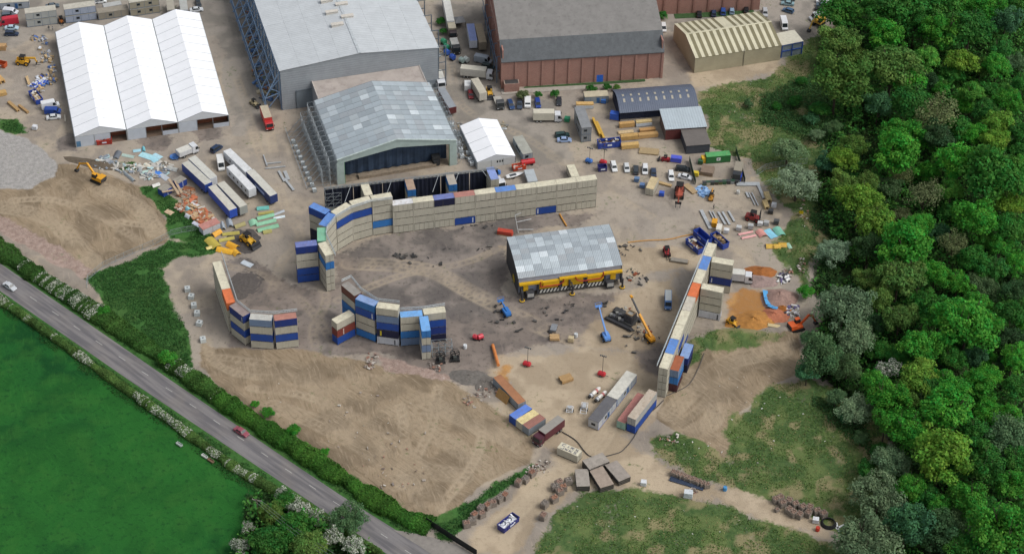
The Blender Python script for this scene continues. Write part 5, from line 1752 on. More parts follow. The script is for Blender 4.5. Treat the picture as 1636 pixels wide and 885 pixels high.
def car(u, v, du, dv, color, label, kind='hatch', group='parked cars', z=None):
    b, c, r, lt, tlm, bed, L, w = car_meshes(kind)
    p, yaw = head(u, v, du, dv)
    if z is not None:
        p.z = z
    paint = M(color, .32, .0, var=.04)
    root = obj('car', b, paint, None, p, yaw)
    tag(root, label, 'car', group)
    obj('windows', c, glass_mat(), root)
    obj('roof', r, paint, root)
    for s in (1, -1):
        for m_, mt, nm in ((lt, lamp_w, 'headlight'), (tlm, lamp_r, 'tail_light')):
            o = obj(nm, m_, mt, root)
            o.scale = (1, s, 1)
    if bed:
        obj('load_bed', bed, dark_mat, root)
    for x in (-L * .3, L * .31):
        for s in (-1, 1):
            wheel(root, x, s * (w - .1))
    return root
def van(u, v, du, dv, color, label, L=5.4, H=2.4, group='vans', stripe=None, roof=None):
    k = ('van', L, H)
    h, w = L / 2, .98
    if k not in _vm:
        body = MB()
        prof = [(-h, .3), (h - .12, .3), (h, .5), (h - .05, .95), (h - .75, 1.15), (h - 1.35, H - .15), (h - 1.7, H), (-h + .08, H), (-h, H - .1)]
        body.prism(prof, -w, w)
        gl = MB()
        a, b_ = (h - .78, 1.2), (h - 1.32, H - .25)
        gl.add([(a[0] + .03, -w * .85, a[1]), (a[0] + .03, w * .85, a[1]), (b_[0] + .05, w * .8, b_[1]), (b_[0] + .05, -w * .8, b_[1])], [(0, 1, 2, 3)])
        for s in (-1, 1):
            y = s * (w + .012)
            gl.add([(h - .95, y, 1.2), (h - 1.4, y, H - .3), (h - 2.1, y, H - .3), (h - 2.1, y, 1.2)], [(0, 1, 2, 3)])
        rf = MB()
        rf.box(-h + .15, h - 1.8, -w + .12, w - .12, H, H + .03)
        lt = MB(); lt.box(h - .1, h + .01, -w * .85, -w * .5, .62, .85)
        _vm[k] = (body.mesh('van_body'), gl.mesh('windows'), rf.mesh('roof_panel'), lt.mesh('headlight'))
    b, g, rf, lt = _vm[k]
    p, yaw = head(u, v, du, dv)
    root = obj('van', b, M(color, .4, var=.04), None, p, yaw)
    tag(root, label, 'van', group)
    obj('windows', g, glass_mat(), root)
    obj('roof_panel', rf, M(roof or color, .45, var=.05), root)
    for s in (1, -1):
        o = obj('headlight', lt, lamp_w, root); o.scale = (1, s, 1)
    if stripe:
        mb = MB(); mb.box(-.6, .5, -w - .02, -w - .008, .5, 2.0); mb.build('open_side_door', M(stripe, .7), root)
    for x in (-h * .58, h * .62):
        for s in (-1, 1):
            wheel(root, x, s * (w - .12), .34, .24)
    return root
def box_body(root, x0, x1, w, z0, z1, side, roof, name='load_box', ribs=0, doors=True):
    mb = MB()
    mb.box(x0, x1, -w, w, z0, z1)
    sm = M(side, .5, var=.05, dirt='#6b675f', dirt_amt=.25, streak=True)
    bo = mb.build(name, sm, root)
    mb = MB()
    mb.box(x0 + .04, x1 - .04, -w + .04, w - .04, z1 + .003, z1 + .05)
    for i in range(1, int((x1 - x0) / 1.3)):
        mb.box(x0 + i * 1.3 - .02, x0 + i * 1.3 + .02, -w + .06, w - .06, z1 + .05, z1 + .065)
    mb.build('roof', M(roof, .55, var=.07, scale=.6, dirt='#8a857a', dirt_amt=.4), root)
    if doors:
        for s in (-1, 1):
            mb = MB()
            mb.box(x0 - .04, x0 - .003, min(s * .03, s * (w - .05)), max(s * .03, s * (w - .05)), z0 + .08, z1 - .1)
            mb.cyl((x0 - .06, s * w * .5, z0 + .1), (x0 - .06, s * w * .5, z1 - .15), .025, seg=6)
            mb.build('rear_door', sm, root)
    return bo
def cab_unit(root, x0, color, H=2.9, w=1.22, L=2.1, z0=.55, sleeper=True):
    mb = MB()
    prof = [(x0, z0), (x0 + L - .1, z0), (x0 + L, z0 + .3), (x0 + L - .02, z0 + .95), (x0 + L - .28, H - .15), (x0 + L - .5, H), (x0 + .05, H), (x0, H - .1)]
    mb.prism(prof, -w, w)
    c = mb.build('cab', M(color, .4, var=.04), root)
    mb = MB()
    mb.add([(x0 + L + .0, -w * .88, z0 + 1.02), (x0 + L + .0, w * .88, z0 + 1.02), (x0 + L - .24, w * .85, H - .25), (x0 + L - .24, -w * .85, H - .25)], [(0, 1, 2, 3)])
    mb.build('windscreen', glass_mat(), c)
    for s in (-1, 1):
        mb = MB(); y = s * (w + .01)
        mb.add([(x0 + L - .1, y, z0 + 1.0), (x0 + L - .32, y, H - .3), (x0 + L - 1.1, y, H - .3), (x0 + L - 1.1, y, z0 + 1.0)], [(0, 1, 2, 3)])
        mb.build('side_window', glass_mat(), c)
        mb = MB(); mb.box(x0 + L - .1, x0 + L + .08, s * (w + .2) - .08, s * (w + .2) + .08, z0 + 1.1, z0 + 1.7); mb.build('mirror', dark_mat, c)
        mb = MB(); mb.box(x0 + L - .02, x0 + L + .03, s * w * .7 - .2, s * w * .7 + .2, z0 + .15, z0 + .35); mb.build('headlight', lamp_w, c)
    mb = MB(); mb.box(x0 + L - .05, x0 + L + .06, -w, w, z0 - .2, z0 + .1); mb.build('bumper', dark_mat, c)
    return c
def lorry(u, v, du, dv, label, cab='#c9ccd0', side='#c4c6c8', roof='#c9c8c0', L=8.4, H=3.6, name='lorry', group='lorries', boxed=True, cat='lorry', wd=1.25):
    """(u,v) = ground spot under the middle of the whole lorry; front towards (du,dv)"""
    p, yaw = head(u, v, du, dv)
    root = empty(name, p, yaw)
    tag(root, label, cat, group)
    h = L / 2
    mb = MB(); mb.box(-h + .1, h - 1.2, -.45, .45, .6, .95); mb.build('chassis', dark_mat, root)
    if boxed:
        box_body(root, -h, h - 2.25, wd, 1.0, H, side, roof)
    else:
        mb = MB(); mb.box(-h, h - 2.25, -wd, wd, .96, 1.15); mb.build('flat_bed', M(side, .7), root)
    cab_unit(root, h - 2.1, cab)
    for x in ([-h + 1.3, -h + 2.4, h - 1.0] if L > 8 else [-h + 1.5, h - 1.0]):
        for s in (-1, 1):
            wheel(root, x, s * 1.05, .5, .32)
    return root
def trailer(a, b, label, side='#c4c6c8', roof='#c9c8c0', H=3.9, L=None, wins=0, group='parked trailers', w=1.25, z=None, name='box_trailer', tractor=None, stripe=None):
    """a,b = photo spots of the two ends of the roof's centre line; doors at a end ... front at b"""
    c, yaw, l_ = AX(*a, *b, H)
    L = L or l_
    root = empty(name, (c.x, c.y, max(HZ(c.x, c.y), 0)), yaw)
    tag(root, label, 'trailer', group)
    h = L / 2
    bo = box_body(root, -h, h, w, 1.05, H, side, roof)
    mb = MB(); mb.box(-h + .2, h - .2, -.5, .5, .75, 1.04); mb.build('chassis', dark_mat, root)
    for k in range(wins):
        x = -h + L * (k + .8) / (wins + .6)
        for s in (-1, 1):
            mb = MB(); mb.box(x - .4, x + .4, s * (w + .012) - .008, s * (w + .012) + .008, 2.2, 2.9); mb.build('window', glass_mat(), root)
    if stripe:
        for s in (-1, 1):
            mb = MB(); mb.box(-h * .5, h * .3, s * (w + .012) - .008, s * (w + .012) + .008, 1.9, 2.8); mb.build('painted_band', M(stripe, .5, var=.3, scale=3), root)
    for x in (-h + 1.6, -h + 2.9):
        for s in (-1, 1):
            wheel(root, x, s * 1.0, .48, .32)
    for s in (-1, 1):
        mb = MB(); mb.bar((h - 2.6, s * .7, 0), (h - 2.6, s * .7, .8), .14); mb.build('landing_leg', steel_d, root)
    return root
# ---- parked cars
car(13.5, 27.5, 10, -1, '#55606a', 'grey car between the white van and the red van', 'estate')
car(19, 47, 10, 0, '#a9c0cc', 'pale blue silver car below the red van', 'saloon')
car(19, 56.5, 10, 0, '#27344a', 'dark blue estate car, lowest of the cars by the red van', 'estate')
car(161, 4.5, 10, -1, '#d5d7d8', 'white car behind the two high pale cabins', 'hatch')
car(314, 18, 10, -1, '#c3c7ca', 'silver car behind the right marquee', 'saloon')
car(317, 8, 3, 8, '#2c343c', 'dark car behind the silver car at the top', 'hatch')
car(84, 12, 10, -1, '#4e5a62', 'dark grey car behind the rust streaked cabins', 'saloon')
car(86, 189.5, 10, -1, '#c5c8ca', 'silver saloon car left of the left marquee', 'saloon')
car(346, 240, 9, -6, '#1f3350', 'dark blue car above the long white trailers', 'mpv')
car(780, 109, 10, 2, '#2b3c3c', 'dark green car below the silver van by the hangar', 'estate')
car(752, 154, 1.5, 9, '#7c1f24', 'red car between the white caravan and the pale trailer', 'hatch')
car(816, 170, 4, 9, '#26416a', 'dark blue car, leftmost in the row below the hangar path', 'estate')
car(830, 169, 0, 9, '#3b4656', 'dark grey pickup, second in the row below the hangar path', 'pickup')
car(859, 168, 2, 9, '#23408c', 'bright blue car right of the small white van', 'mpv')
car(893, 165, 0, 9, '#2d2f36', 'black car standing alone below the hangar bushes', 'hatch')
car(898, 218, 10, -1, '#24413f', 'dark green estate car in the middle of the yard', 'estate')
car(901.5, 226, 10, 0, '#8fa3c4', 'silver blue saloon beside the dark green estate car', 'saloon')
RW = 'row of cars behind the long wall'
car(980.6, 269, 2.5, 9, '#d4d6d6', 'white car, leftmost in the row behind the long wall', 'estate', RW)
car(1001, 271, 1.5, 9, '#c4c7c8', 'silver car, second in the row behind the long wall', 'hatch', RW)
car(1015.7, 274, 0, -9, '#353c42', 'dark grey car, third in the row behind the long wall', 'estate', RW)
car(1030.4, 273.5, 0, 9, '#d3d5d6', 'white tall car, fourth in the row behind the long wall', 'mpv', RW)
car(1043.9, 278, -.5, -9, '#2d3b52', 'dark blue car at the right end of the row', 'saloon', RW)
car(1072, 284, 1, 9, '#d6d8d8', 'white car apart from the row, beside the silver saloon', 'estate', RW)
car(1094.5, 285, 10, 2.5, '#c8cacc', 'silver saloon with dark windows near the green bins', 'saloon', RW)
car(1091, 272.5, 10, 1, '#20262a', 'black car behind the silver saloon near the green bins', 'estate', RW)
car(16, 460, 9, 5.5, '#b9bdc1', 'silver car driving along the road at the left', 'saloon', 'cars on the road', z=.07)
car(386, 692, 9, 5.5, '#8c4a55', 'dull red car driving on the road past the earth plot', 'saloon', 'cars on the road', z=.07)
CP = 'cars in the upper right car park'
for u, v, du, dv, c, lab, k in ((1258, 8, -10, -1, '#7e9aa0', 'pale teal car, middle of three in the car park', 'saloon'), (1259, 1, -10, 0, '#37474f', 'dark car at the top of the car park', 'estate'), (1259, 19.5, -10, -3, '#3d5c7c', 'blue hatchback below the teal car', 'hatch'),
                               (1314, 5, 10, 1, '#cfd1d2', 'white car at the edge of the wood', 'saloon'), (1314, 11, 10, 1, '#52606b', 'grey blue car beside the wood', 'saloon'), (1312, 18, 10, 2, '#1f2226', 'black car nearest the white van by the wood', 'saloon'),
                               (1222, 23, 1, 9, '#a9abad', 'silver car just behind the striped warehouse', 'estate'), (1117, 25, 0, -9, '#22262b', 'black car behind the left end of the striped roof', 'hatch'), (1140, 23.5, 0, -9, '#2c3c58', 'dark blue car second along the brick wall', 'hatch'),
                               (1155, 21, 0, -9, '#2f4f94', 'blue car third along the brick wall', 'mpv'), (1169, 20, 0, -9, '#8ba3ba', 'pale blue car fourth along the brick wall', 'hatch'), (1192, 18, 0, -9, '#232529', 'black car at the right end of the brick wall', 'hatch'), (1060, 47, 1, 9, '#d5d6d6', 'white car at the hangar corner beside the striped warehouse', 'mpv')):
    car(u, v, du, dv, c, lab, k, CP)
# ---- vans
van(17.5, 22.5, 10, 1, '#c6c9cf', 'small white van, top of the vehicles at the left edge', 4.8, 2.0)
van(14, 39, -10, 1.5, '#b52a3c', 'long red van with its side door open at the left edge', 6.6, 2.6, stripe='#2a2a2c')
van(81, 172, 10, -2, '#d3d5d8', 'white van left of the left marquee', 5.6, 2.5)
van(85, 181, 10, 0, '#24438c', 'blue van between the white van and the silver saloon', 5.0, 1.9)
van(353, 266, 2, 10, '#d5d6d4', 'small white box van among the long trailers', 5.6, 2.7)
van(772, 100, 10, 2, '#9aa3ac', 'silver van beside the hangar pipes', 5.8, 2.5)
van(843, 168, 0, 9, '#d6d7d6', 'small white van in the row below the hangar path', 4.4, 1.95)
van(1252, 43, 2.5, 9, '#d3d4d6', 'white van behind the blue framed store', 6.0, 2.6)
van(1306, 31, -10, 2, '#c4c8cc', 'white van with open bonnet at the wood edge', 5.8, 2.5)
van(747, 140, 0, -9, '#d2d4d4', 'white caravan van above the red car', 4.6, 2.3)
van(1067, 485, 0, 9, '#3b5f8e', 'blue minibus with a pale roof inside the arena', 6.4, 2.4, roof='#a7adae')
# ---- lorries
lorry(762, 124, 10, 1, 'white artic lorry with a box body in front of the hangar', L=10.5, side='#bdbab0', roof='#c6c2b4')
lorry(874, 193, 10, 0, 'cream curtain sided lorry in the middle of the yard', L=8.8, side='#c0bcac', roof='#c4bfae')
lorry(300, 247, 10, -4, 'white low lorry at the head of the blue trailer', L=6.6, H=2.6)
lorry(427, 197, 3, 8.5, 'red and yellow lorry with a pale roof beside the grey hall', cab='#b3292a', side='#b8433a', roof='#b5ab95', L=9.0)
lorry(1181, 449, 10, 1, 'white lorry backed against the right wall prop stack', L=7.2, H=3.4)
lorry(876, 697, -10, 7.5, 'maroon lorry with a grey roofed box at the yard corner', cab='#4e2833', side='#54242f', roof='#8f8b84', L=9.8, H=3.5)
lorry(703, 135, 3, 9, 'white lorry against the grey hall side', L=6.8, H=3.2)
lorry(797, 168, 3, 9, 'grey flat truck with a black front near the hangar path', cab='#46484a', side='#a3a098', roof='#a3a098', L=6.2, boxed=False, H=2.0)
lorry(797, 296, 5, 9, 'white cab lorry parked at the end of the curtains', L=5.6, H=2.6, boxed=False)
lorry(1178, 281, -2, 9, 'dark lorry with yellow trim by the green boundary fence', cab='#2f3236', side='#8b8574', roof='#90897a', L=7.0, H=2.8)
lorry(727, 80, 3, 9, 'black fronted truck with a white bed near the tanks', cab='#26282b', side='#c2c3c0', roof='#b5b5b0', L=6.4, H=2.6)
lorry(722, 55, 2, 9, 'cream roofed tour lorry at the end of the long trailer', cab='#3b2e30', side='#b1ab98', roof='#b9b29c', L=7.6, H=3.3)
# ---- trailers
trailer((333, 293.5), (295.8, 259), 'blue sided trailer with pale roof beside the debris', side='#2a4690', roof='#b9b8ae')
trailer((340.7, 283.9), (306.4, 250.8), 'white trailer alongside the blue sided one, upper pair', side='#c8cbcd', roof='#c0c0b8')
trailer((372.5, 334.7), (338.2, 296.6), 'bright blue trailer with pale roof, lower pair', side='#2c50b0', roof='#bfbcb0')
trailer((389, 329.6), (352.2, 291.5), 'grey trailer with dirty white roof, lower pair', side='#9a9c98', roof='#bdbbaf')
trailer((396.7, 272.4), (362.3, 239.4), 'long white trailer with doorway, top of the white group', side='#d0d3d6', roof='#cfd1d2', wins=2)
trailer((403, 301.7), (367.4, 264.8), 'white trailer with a row of dark windows', side='#d0d3d6', roof='#cfd1d2', wins=5)
trailer((437.3, 311.8), (399.2, 272.4), 'dark blue trailer with white end and pale roof', side='#24386f', roof='#c2c1b8', stripe='#9fb0d4')
trailer((720, 34), (712, -6), 'long white trailer beside the grey hall, seen from above', side='#c6c8c9', roof='#c9c9c4')
trailer((757, 68), (751, 36), 'white trailer with blue roof panels beside the hangar', side='#c6cad2', roof='#7f8fc0', L=10)
trailer((772, 71), (763.5, 36), 'brown roofed open ended trailer beside the hangar', side='#8c8272', roof='#9a8c74', L=11)
trailer((771, 147), (759, 127), 'pale trailer parked nose up below the white artic', side='#bdb9ad', roof='#b7b2a2', L=8.4)
trailer((722, 170), (706, 143), 'dark red trailer with a grey roof along the hall side', side='#5d2b2b', roof='#8d9399', L=11, H=3.4)
trailer((851, 289), (845, 272), 'silver covered trailer behind the long wall', side='#a4a9ac', roof='#a9b0b4', L=6, H=2.2, w=1.5)
trailer((273, 15), (271, 1), 'grey trailer behind the right marquee', side='#8d8b84', roof='#a09b8e', L=6.5, H=3)
trailer((294, 15), (292, 1), 'pale grey trailer at the top behind the right marquee', side='#a7adb4', roof='#aaaca8', L=6.5, H=3)
trailer((173, 8), (185, 6), 'small grey trailer behind the brown grey cabin', side='#8f949a', roof='#a9aaa8', L=6, H=2.6)
# boat on its trailer
p, yaw = head(822, 283, 10, -2.5)
bt = empty('sailing_boat', p, yaw)
tag(bt, 'white open boat on a trailer behind the long wall', 'boat')
mb = MB()
loft(mb, [[(x, -w_, .9), (x, -w_ * .5, .45), (x, w_ * .5, .45), (x, w_, .9), (x, w_ * .7, .98), (x, -w_ * .7, .98)] for x, w_ in ((-2.7, .75), (-1.2, .98), (.6, .9), (2.0, .5), (3.0, .06))])
mb.build('hull', M('#d6d7d6', .35), bt)
mb = MB(); mb.box(-1.6, .5, -.5, .5, .975, 1.0); mb.build('cockpit', M('#3a3f44', .6), bt)
mb = MB(); mb.bar((-2.0, 0, .35), (3.0, 0, .35), .12); mb.build('boat_trailer', steel_d, bt)
for s in (-1, 1):
    wheel(bt, -.6, s * .8, .28, .18)
# ---- tracked excavators
def excavator(u, v, du, dv, color, label, boom=(5.0, 3.6), reach=1.0, name='excavator', dip=.4):
    p, yaw = head(u, v, du, dv)
    root = empty(name, p, yaw)
    tag(root, label, 'excavator', 'excavators')
    pm = M(color, .5, var=.08, dirt='#6b5a3c', dirt_amt=.4)
    for s in (-1, 1):
        mb = MB()
        prof = [(-1.9, .15), (-1.6, 0), (1.6, 0), (1.9, .15), (2.0, .5), (1.7, .85), (-1.7, .85), (-2.0, .5)]
        mb.prism(prof, s * 1.15 - .28, s * 1.15 + .28)
        mb.build('track', rubber, root)
    mb = MB(); mb.box(-.8, .8, -.87, .87, .45, 1.0); mb.cyl((0, 0, .95), (0, 0, 1.15), .7, seg=14); mb.build('undercarriage', steel_d, root)
    mb = MB(); mb.box(-2.3, 1.3, -1.3, 1.3, 1.1, 1.75); mb.box(-2.4, -.6, -1.25, 1.25, 1.75, 2.35); mb.build('house', pm, root)
    mb = MB(); mb.box(-2.5, -2.35, -1.2, 1.2, 1.1, 2.2); mb.build('counterweight', M('#3a3a3c', .6), root)
    mb = MB(); mb.prism([(-.3, 1.76), (1.25, 1.76), (1.3, 2.2), (1.0, 3.1), (-.2, 3.15)], .25, 1.25); c = mb.build('cab', glass_mat(), root)
    mb = MB(); mb.box(-.32, 1.05, .22, 1.28, 3.13, 3.22); mb.build('cab_roof', pm, c)
    mid_ = Vector((1.2 + 2.6 * reach, -.15, 1.6 + boom[1]))
    end_ = Vector((1.2 + boom[0] * reach, -.15, 1.7 + boom[1] * .55))
    mb = MB(); mb.bar((1.0, -.15, 1.6), mid_, .45, .6); mb.bar(mid_, end_, .4, .5); mb.build('boom', pm, root)
    arm_e = end_ + Vector((1.4 * reach, 0, -end_.z + .9))
    mb = MB(); mb.bar(end_ + Vector((-.5, 0, .5)), arm_e, .32, .42); mb.build('arm', pm, root)
    mb = MB(); mb.prism([(arm_e.x - .5, .1), (arm_e.x + .4, .0), (arm_e.x + .7, .5), (arm_e.x + .2, 1.1), (arm_e.x - .3, 1.0)], -.7, .4); mb.build('bucket', steel_d, root)
    mb = MB(); mb.cyl((1.2, -.15, 1.5), mid_.lerp(Vector((1.0, -.15, 1.6)), .35) + Vector((.5, 0, -.3)), .09, seg=8); mb.cyl(mid_ + Vector((0, 0, .4)), end_ + Vector((-.4, 0, .6)), .09, seg=8); mb.build('hydraulic_ram', chrome, root)
    return root
excavator(157, 290, -10, -4.5, '#d79a1f', 'yellow excavator digging at the edge of the gravel', (5.8, 3.4))
excavator(1272, 528, 10, -3, '#cf5a24', 'orange excavator at the edge of the wood', (4.2, 2.6), .85)
excavator(1308, 40, -4, 3, '#caa23a', 'yellow excavator among scrap at the car park edge', (4.0, 2.4), .8)
# ---- wheeled loaders, forklifts, telehandlers
def loader(u, v, du, dv, color, label, kind='forklift', name=None, s=1.0, cat='forklift', group='forklifts and loaders'):
    p, yaw = head(u, v, du, dv)
    root = empty(name or kind, p, yaw)
    tag(root, label, cat, group)
    root.scale = (s, s, s)
    pm = M(color, .5, var=.08, dirt='#5c5040', dirt_amt=.4)
    mb = MB(); mb.prism([(-1.5, .45), (1.1, .45), (1.2, .9), (.4, 1.15), (-.5, 1.2), (-1.4, 1.25), (-1.6, .9)], -.6, .6); mb.build('body', pm, root)
    mb = MB()
    for x in (-.6, .5):
        for y in (-.5, .5):
            mb.bar((x, y, 1.15), (x * .85, y, 2.15), .09)
    mb.box(-.65, .55, -.58, .58, 2.12, 2.2)
    cg = mb.build('canopy', dark_mat, root)
    mb = MB(); mb.box(-.35, .15, -.3, .3, 1.15, 1.3); mb.box(-.42, -.3, -.3, .3, 1.3, 1.75); mb.build('seat', dark_mat, cg)
    for x, r in ((-1.0, .42), (.85, .5)):
        for y in (-.62, .62):
            wheel(root, x, y, r, .3, pm)
    if kind == 'forklift':
        mb = MB()
        for y in (-.35, .35):
            mb.bar((1.3, y, .1), (1.3, y, 2.9), .14)
        for z in (.5, 1.6, 2.85):
            mb.bar((1.3, -.35, z), (1.3, .35, z), .1)
        mb.build('mast', steel_d, root)
        for y in (-.28, .28):
            mb = MB(); mb.box(1.35, 2.5, y - .06, y + .06, .12, .18); mb.build('fork', steel_d, root)
    elif kind == 'wheel_loader':
        for y in (-.5, .5):
            mb = MB(); mb.bar((.3, y, 1.2), (1.9, y, .7), .16, .22); mb.build('lift_arm', pm, root)
        mb = MB(); mb.prism([(1.8, .1), (2.6, .05), (2.3, .5), (2.2, .95), (1.8, 1.0)], -1.0, 1.0); mb.build('bucket', steel_d, root)
    else:
        mb = MB(); mb.bar((-1.3, .0, 1.5), (2.8, 0, 1.9), .3, .35); mb.bar((2.6, 0, 1.9), (3.0, 0, .9), .2); mb.build('telescopic_boom', pm, root)
        mb = MB(); mb.box(2.9, 3.0, -.5, .5, .5, 1.0); mb.box(3.0, 3.9, -.4, -.28, .5, .56); mb.box(3.0, 3.9, .28, .4, .5, .56); mb.build('fork_carriage', steel_d, root)
    return root
loader(38, 103, 10, 1, '#cf9a22', 'yellow telehandler on open dirt left of the marquees', 'telehandler', s=1.5, cat='telehandler')
loader(396, 388, 8, 5, '#c79a24', 'yellow wheel loader on a dark patch among yellow panels', 'wheel_loader', s=1.6, cat='loader')
loader(1065, 406, 2, 7, '#a3262b', 'red forklift alone on the dirt near the blue skips', s=1.2)
loader(1203, 352, 9, 2, '#8c2f2c', 'dark red forklift beside the aluminium beams', s=1.5)
loader(1062.7, 257, -8, -1, '#a32430', 'small red tractor beside the blue trailer', 'wheel_loader', s=.9, cat='tractor', name='small_tractor')
loader(1085, 312, -1, 9, '#a8503c', 'large red telehandler below the silver saloon', 'telehandler', s=1.9, cat='telehandler')
loader(1170, 520, 5, 3, '#d09a1c', 'yellow site dumper beside the orange sand', 'wheel_loader', s=1.2, cat='dumper', name='site_dumper')
loader(782, 151, 2, 8, '#cfa033', 'small yellow digger beside the pale trailer', 'wheel_loader', s=1.3, cat='digger', name='small_digger')
loader(406, 168, 5, 3, '#b9ab86', 'beige buggy above the red and yellow lorry', 'wheel_loader', s=1.0, cat='buggy', name='site_buggy')
loader(1136, 318, 2, -8, '#c28a33', 'small yellow machine beside the blue sacks', 'telehandler', s=1.0, cat='telehandler')
loader(98, 36, 2, 8, '#d07a2a', 'orange and white forklift between the stacked cabins', s=1.0)
# ---- boom lifts and mobile crane
def boom_lift(base, tip, ztip, color, label, basket=True, w=.4, name='boom_lift', cat='boom lift'):
    p = G(*base)
    q = G(tip[0], tip[1], ztip)
    yaw = math.atan2(q.y - p.y, q.x - p.x)
    L = math.hypot(q.x - p.x, q.y - p.y)
    root = empty(name, (p.x, p.y, 0), yaw)
    tag(root, label, cat, 'boom lifts and cranes')
    pm = M(color, .45, var=.06, dirt='#5a5f66', dirt_amt=.3)
    mb = MB(); mb.box(-1.6, 1.6, -.9, .9, .5, .95); mb.build('chassis', steel_d, root)
    for x in (-1.1, 1.1):
        for y in (-.95, .95):
            wheel(root, x, y, .48, .34, pm)
    mb = MB(); mb.box(-1.7, .9, -.85, .85, 1.0, 1.9); mb.box(-2.1, -1.3, -.75, .75, 1.0, 1.7); mb.build('turret', pm, root)
    mid_ = Vector((L * .55, 0, 1.7 + (ztip - 1.7) * .55))
    mb = MB(); mb.bar((-1.0, 0, 1.9), mid_, w, w * 1.2); mb.build('boom', pm, root)
    mb = MB(); mb.bar(mid_ * .98, (L, 0, ztip), w * .7, w * .85); mb.build('boom_extension', M(color, .45, var=.05) if basket else steel_d, root)
    if basket:
        mb = MB()
        for z in (ztip - .5, ztip + .5):
            for a_, b_ in (((L, -.9), (L + .9, -.9)), ((L + .9, -.9), (L + .9, .9)), ((L + .9, .9), (L, .9)), ((L, .9), (L, -.9))):
                mb.bar((a_[0], a_[1], z), (b_[0], b_[1], z), .06)
        for x in (L, L + .9):
            for y in (-.9, .9):
                mb.bar((x, y, ztip - .5), (x, y, ztip + .5), .06)
        mb.box(L, L + .9, -.9, .9, ztip - .52, ztip - .46)
        mb.build('basket', pm, root)
    else:
        mb = MB(); mb.box(L - .5, L + .4, -.3, .3, ztip - .2, ztip + .35); mb.build('boom_head', pm, root)
    return root
boom_lift((808, 502), (801, 480), 2.6, '#2f6fb5', 'small blue boom lift folded down in the arena')
boom_lift((967.5, 541), (957, 489), 6.0, '#5f8fd0', 'pale blue boom lift with raised boom in the arena')
boom_lift((1037, 543), (1008.5, 474), 7.5, '#d8961f', 'yellow mobile crane with its jib over the burnt machine', False, .55, 'mobile_crane', 'crane')
# ---- towed lighting towers
def light_tower(u, v, color, label, h=7.0):
    p, yaw = head(u, v, 10, 3)
    root = empty('lighting_tower', p, yaw)
    tag(root, label, 'lighting tower', 'lighting towers')
    pm = M(color, .45, var=.06)
    mb = MB()
    loft(mb, [[(x, -.65 * k, .45), (x, -.7 * k, .9), (x, -.45 * k, 1.35 * k), (x, .45 * k, 1.35 * k), (x, .7 * k, .9), (x, .65 * k, .45)] for x, k in ((-1.1, .75), (-.8, 1), (.8, 1), (1.1, .75))])
    mb.build('generator_body', pm, root)
    for s in (-1, 1):
        wheel(root, -.1, s * .7, .32, .2)
    mb = MB(); mb.bar((1.0, 0, .5), (2.0, 0, .4), .1); mb.build('drawbar', steel_d, root)
    mb = MB(); mb.bar((.2, 0, 1.2), (.2, 0, h), .1); mb.build('mast', steel_d, root)
    for k in range(4):
        mb = MB(); x = -.55 + k * .5; mb.box(x - .16, x + .16, -.2, .1, h - .1, h + .25); mb.build('floodlight', M('#4b5055', .4), root)
    return root
light_tower(841.7, 584, '#b52730', 'red lighting tower with raised mast left of the twin sheds', 6.5)
light_tower(961, 600, '#b52730', 'red lighting tower with raised mast near the white cabin', 7.2)
light_tower(940.7, 260, '#3568b0', 'blue lighting tower behind the end of the long wall', 5.5)
light_tower(963.5, 262, '#b52a35', 'red lighting tower beside the purple bin', 5.5)

# ================================================================ SET PIECES, STORES AND CLUTTER
prnd = random.Random(23)
def spot(u, v, z=0.0):
    p = G(u, v)
    return Vector((p.x, p.y, max(HZ(p.x, p.y), 0) + z))
# ---- the big mobile set machine with a curved tin roof
A, B = G(827, 474), G(992, 452)
d = B - A
sm_ = empty('curved_roof_set_machine', (A.x, A.y, 0), math.atan2(d.y, d.x))
tag(sm_, 'big set machine with curved patchwork tin roof and yellow gantry front', 'set machine')
ML, MD = d.length, 15.6
def rz_(t):           # roof height from front (0) to back (1)
    return 6.9 + 2.6 * math.sin(t * math.pi * .62)
tins2 = [sheet_mat(h, 2.0, 0, .42, .25, .06, '#8d979c') for h in ('#aab4ba', '#b3bdc2', '#9da6ac', '#c3cdd2', '#a4aaae', '#d3dbdf')]
nc, nr = 12, 8
for j in range(nr):
    t0, t1 = j / nr, (j + 1) / nr
    mb = MB()
    slab(mb, [(.02, t0 * MD - .4, rz_(t0)), (ML / nc - .02, t0 * MD - .4, rz_(t0)), (ML / nc - .02, t1 * MD - .43, rz_(t1)), (.02, t1 * MD - .43, rz_(t1))], .06)
    q = mb.mesh('tin_sheet')
    for i in range(nc):
        o = obj('tin_sheet', q, tins2[prnd.choices(range(6), (5, 5, 4, 2, 3, 1))[0]], sm_)
        o.location = (i * ML / nc, 0, prnd.uniform(0, .02))
for i in range(nc + 1):
    mb = MB()
    for j in range(nr):
        t0, t1 = j / nr, (j + 1) / nr
        mb.bar((i * ML / nc, t0 * MD - .4, rz_(t0) + .03), (i * ML / nc, t1 * MD - .4, rz_(t1) + .03), .07, .05)
    mb.build('roof_seam', M('#7c858b', .5, .3), sm_)
blk = M('#35363a', .75, var=.2, scale=.8, dirt='#54524e', dirt_amt=.5)
mb = MB()
for x in (0.1, ML - .1):
    pts = [(x, -.2, .6)] + [(x, MD * k / 6 - .4, rz_(k / 6) - .12) for k in range(7)] + [(x, MD - .4, .3)]
    mb.add(pts, [tuple(range(len(pts)))])
mb.build('side_panel', blk, sm_)
mb = MB(); mb.box(.15, ML - .15, MD - .6, MD - .45, .3, rz_(1) - .15); mb.build('rear_panel', blk, sm_)
mb = MB(); mb.box(.15, ML - .15, -.15, 0, 1.6, 6.8); mb.build('front_panel', M('#8f96a8', .6, var=.1, scale=.5, dirt='#6d7078'), sm_)
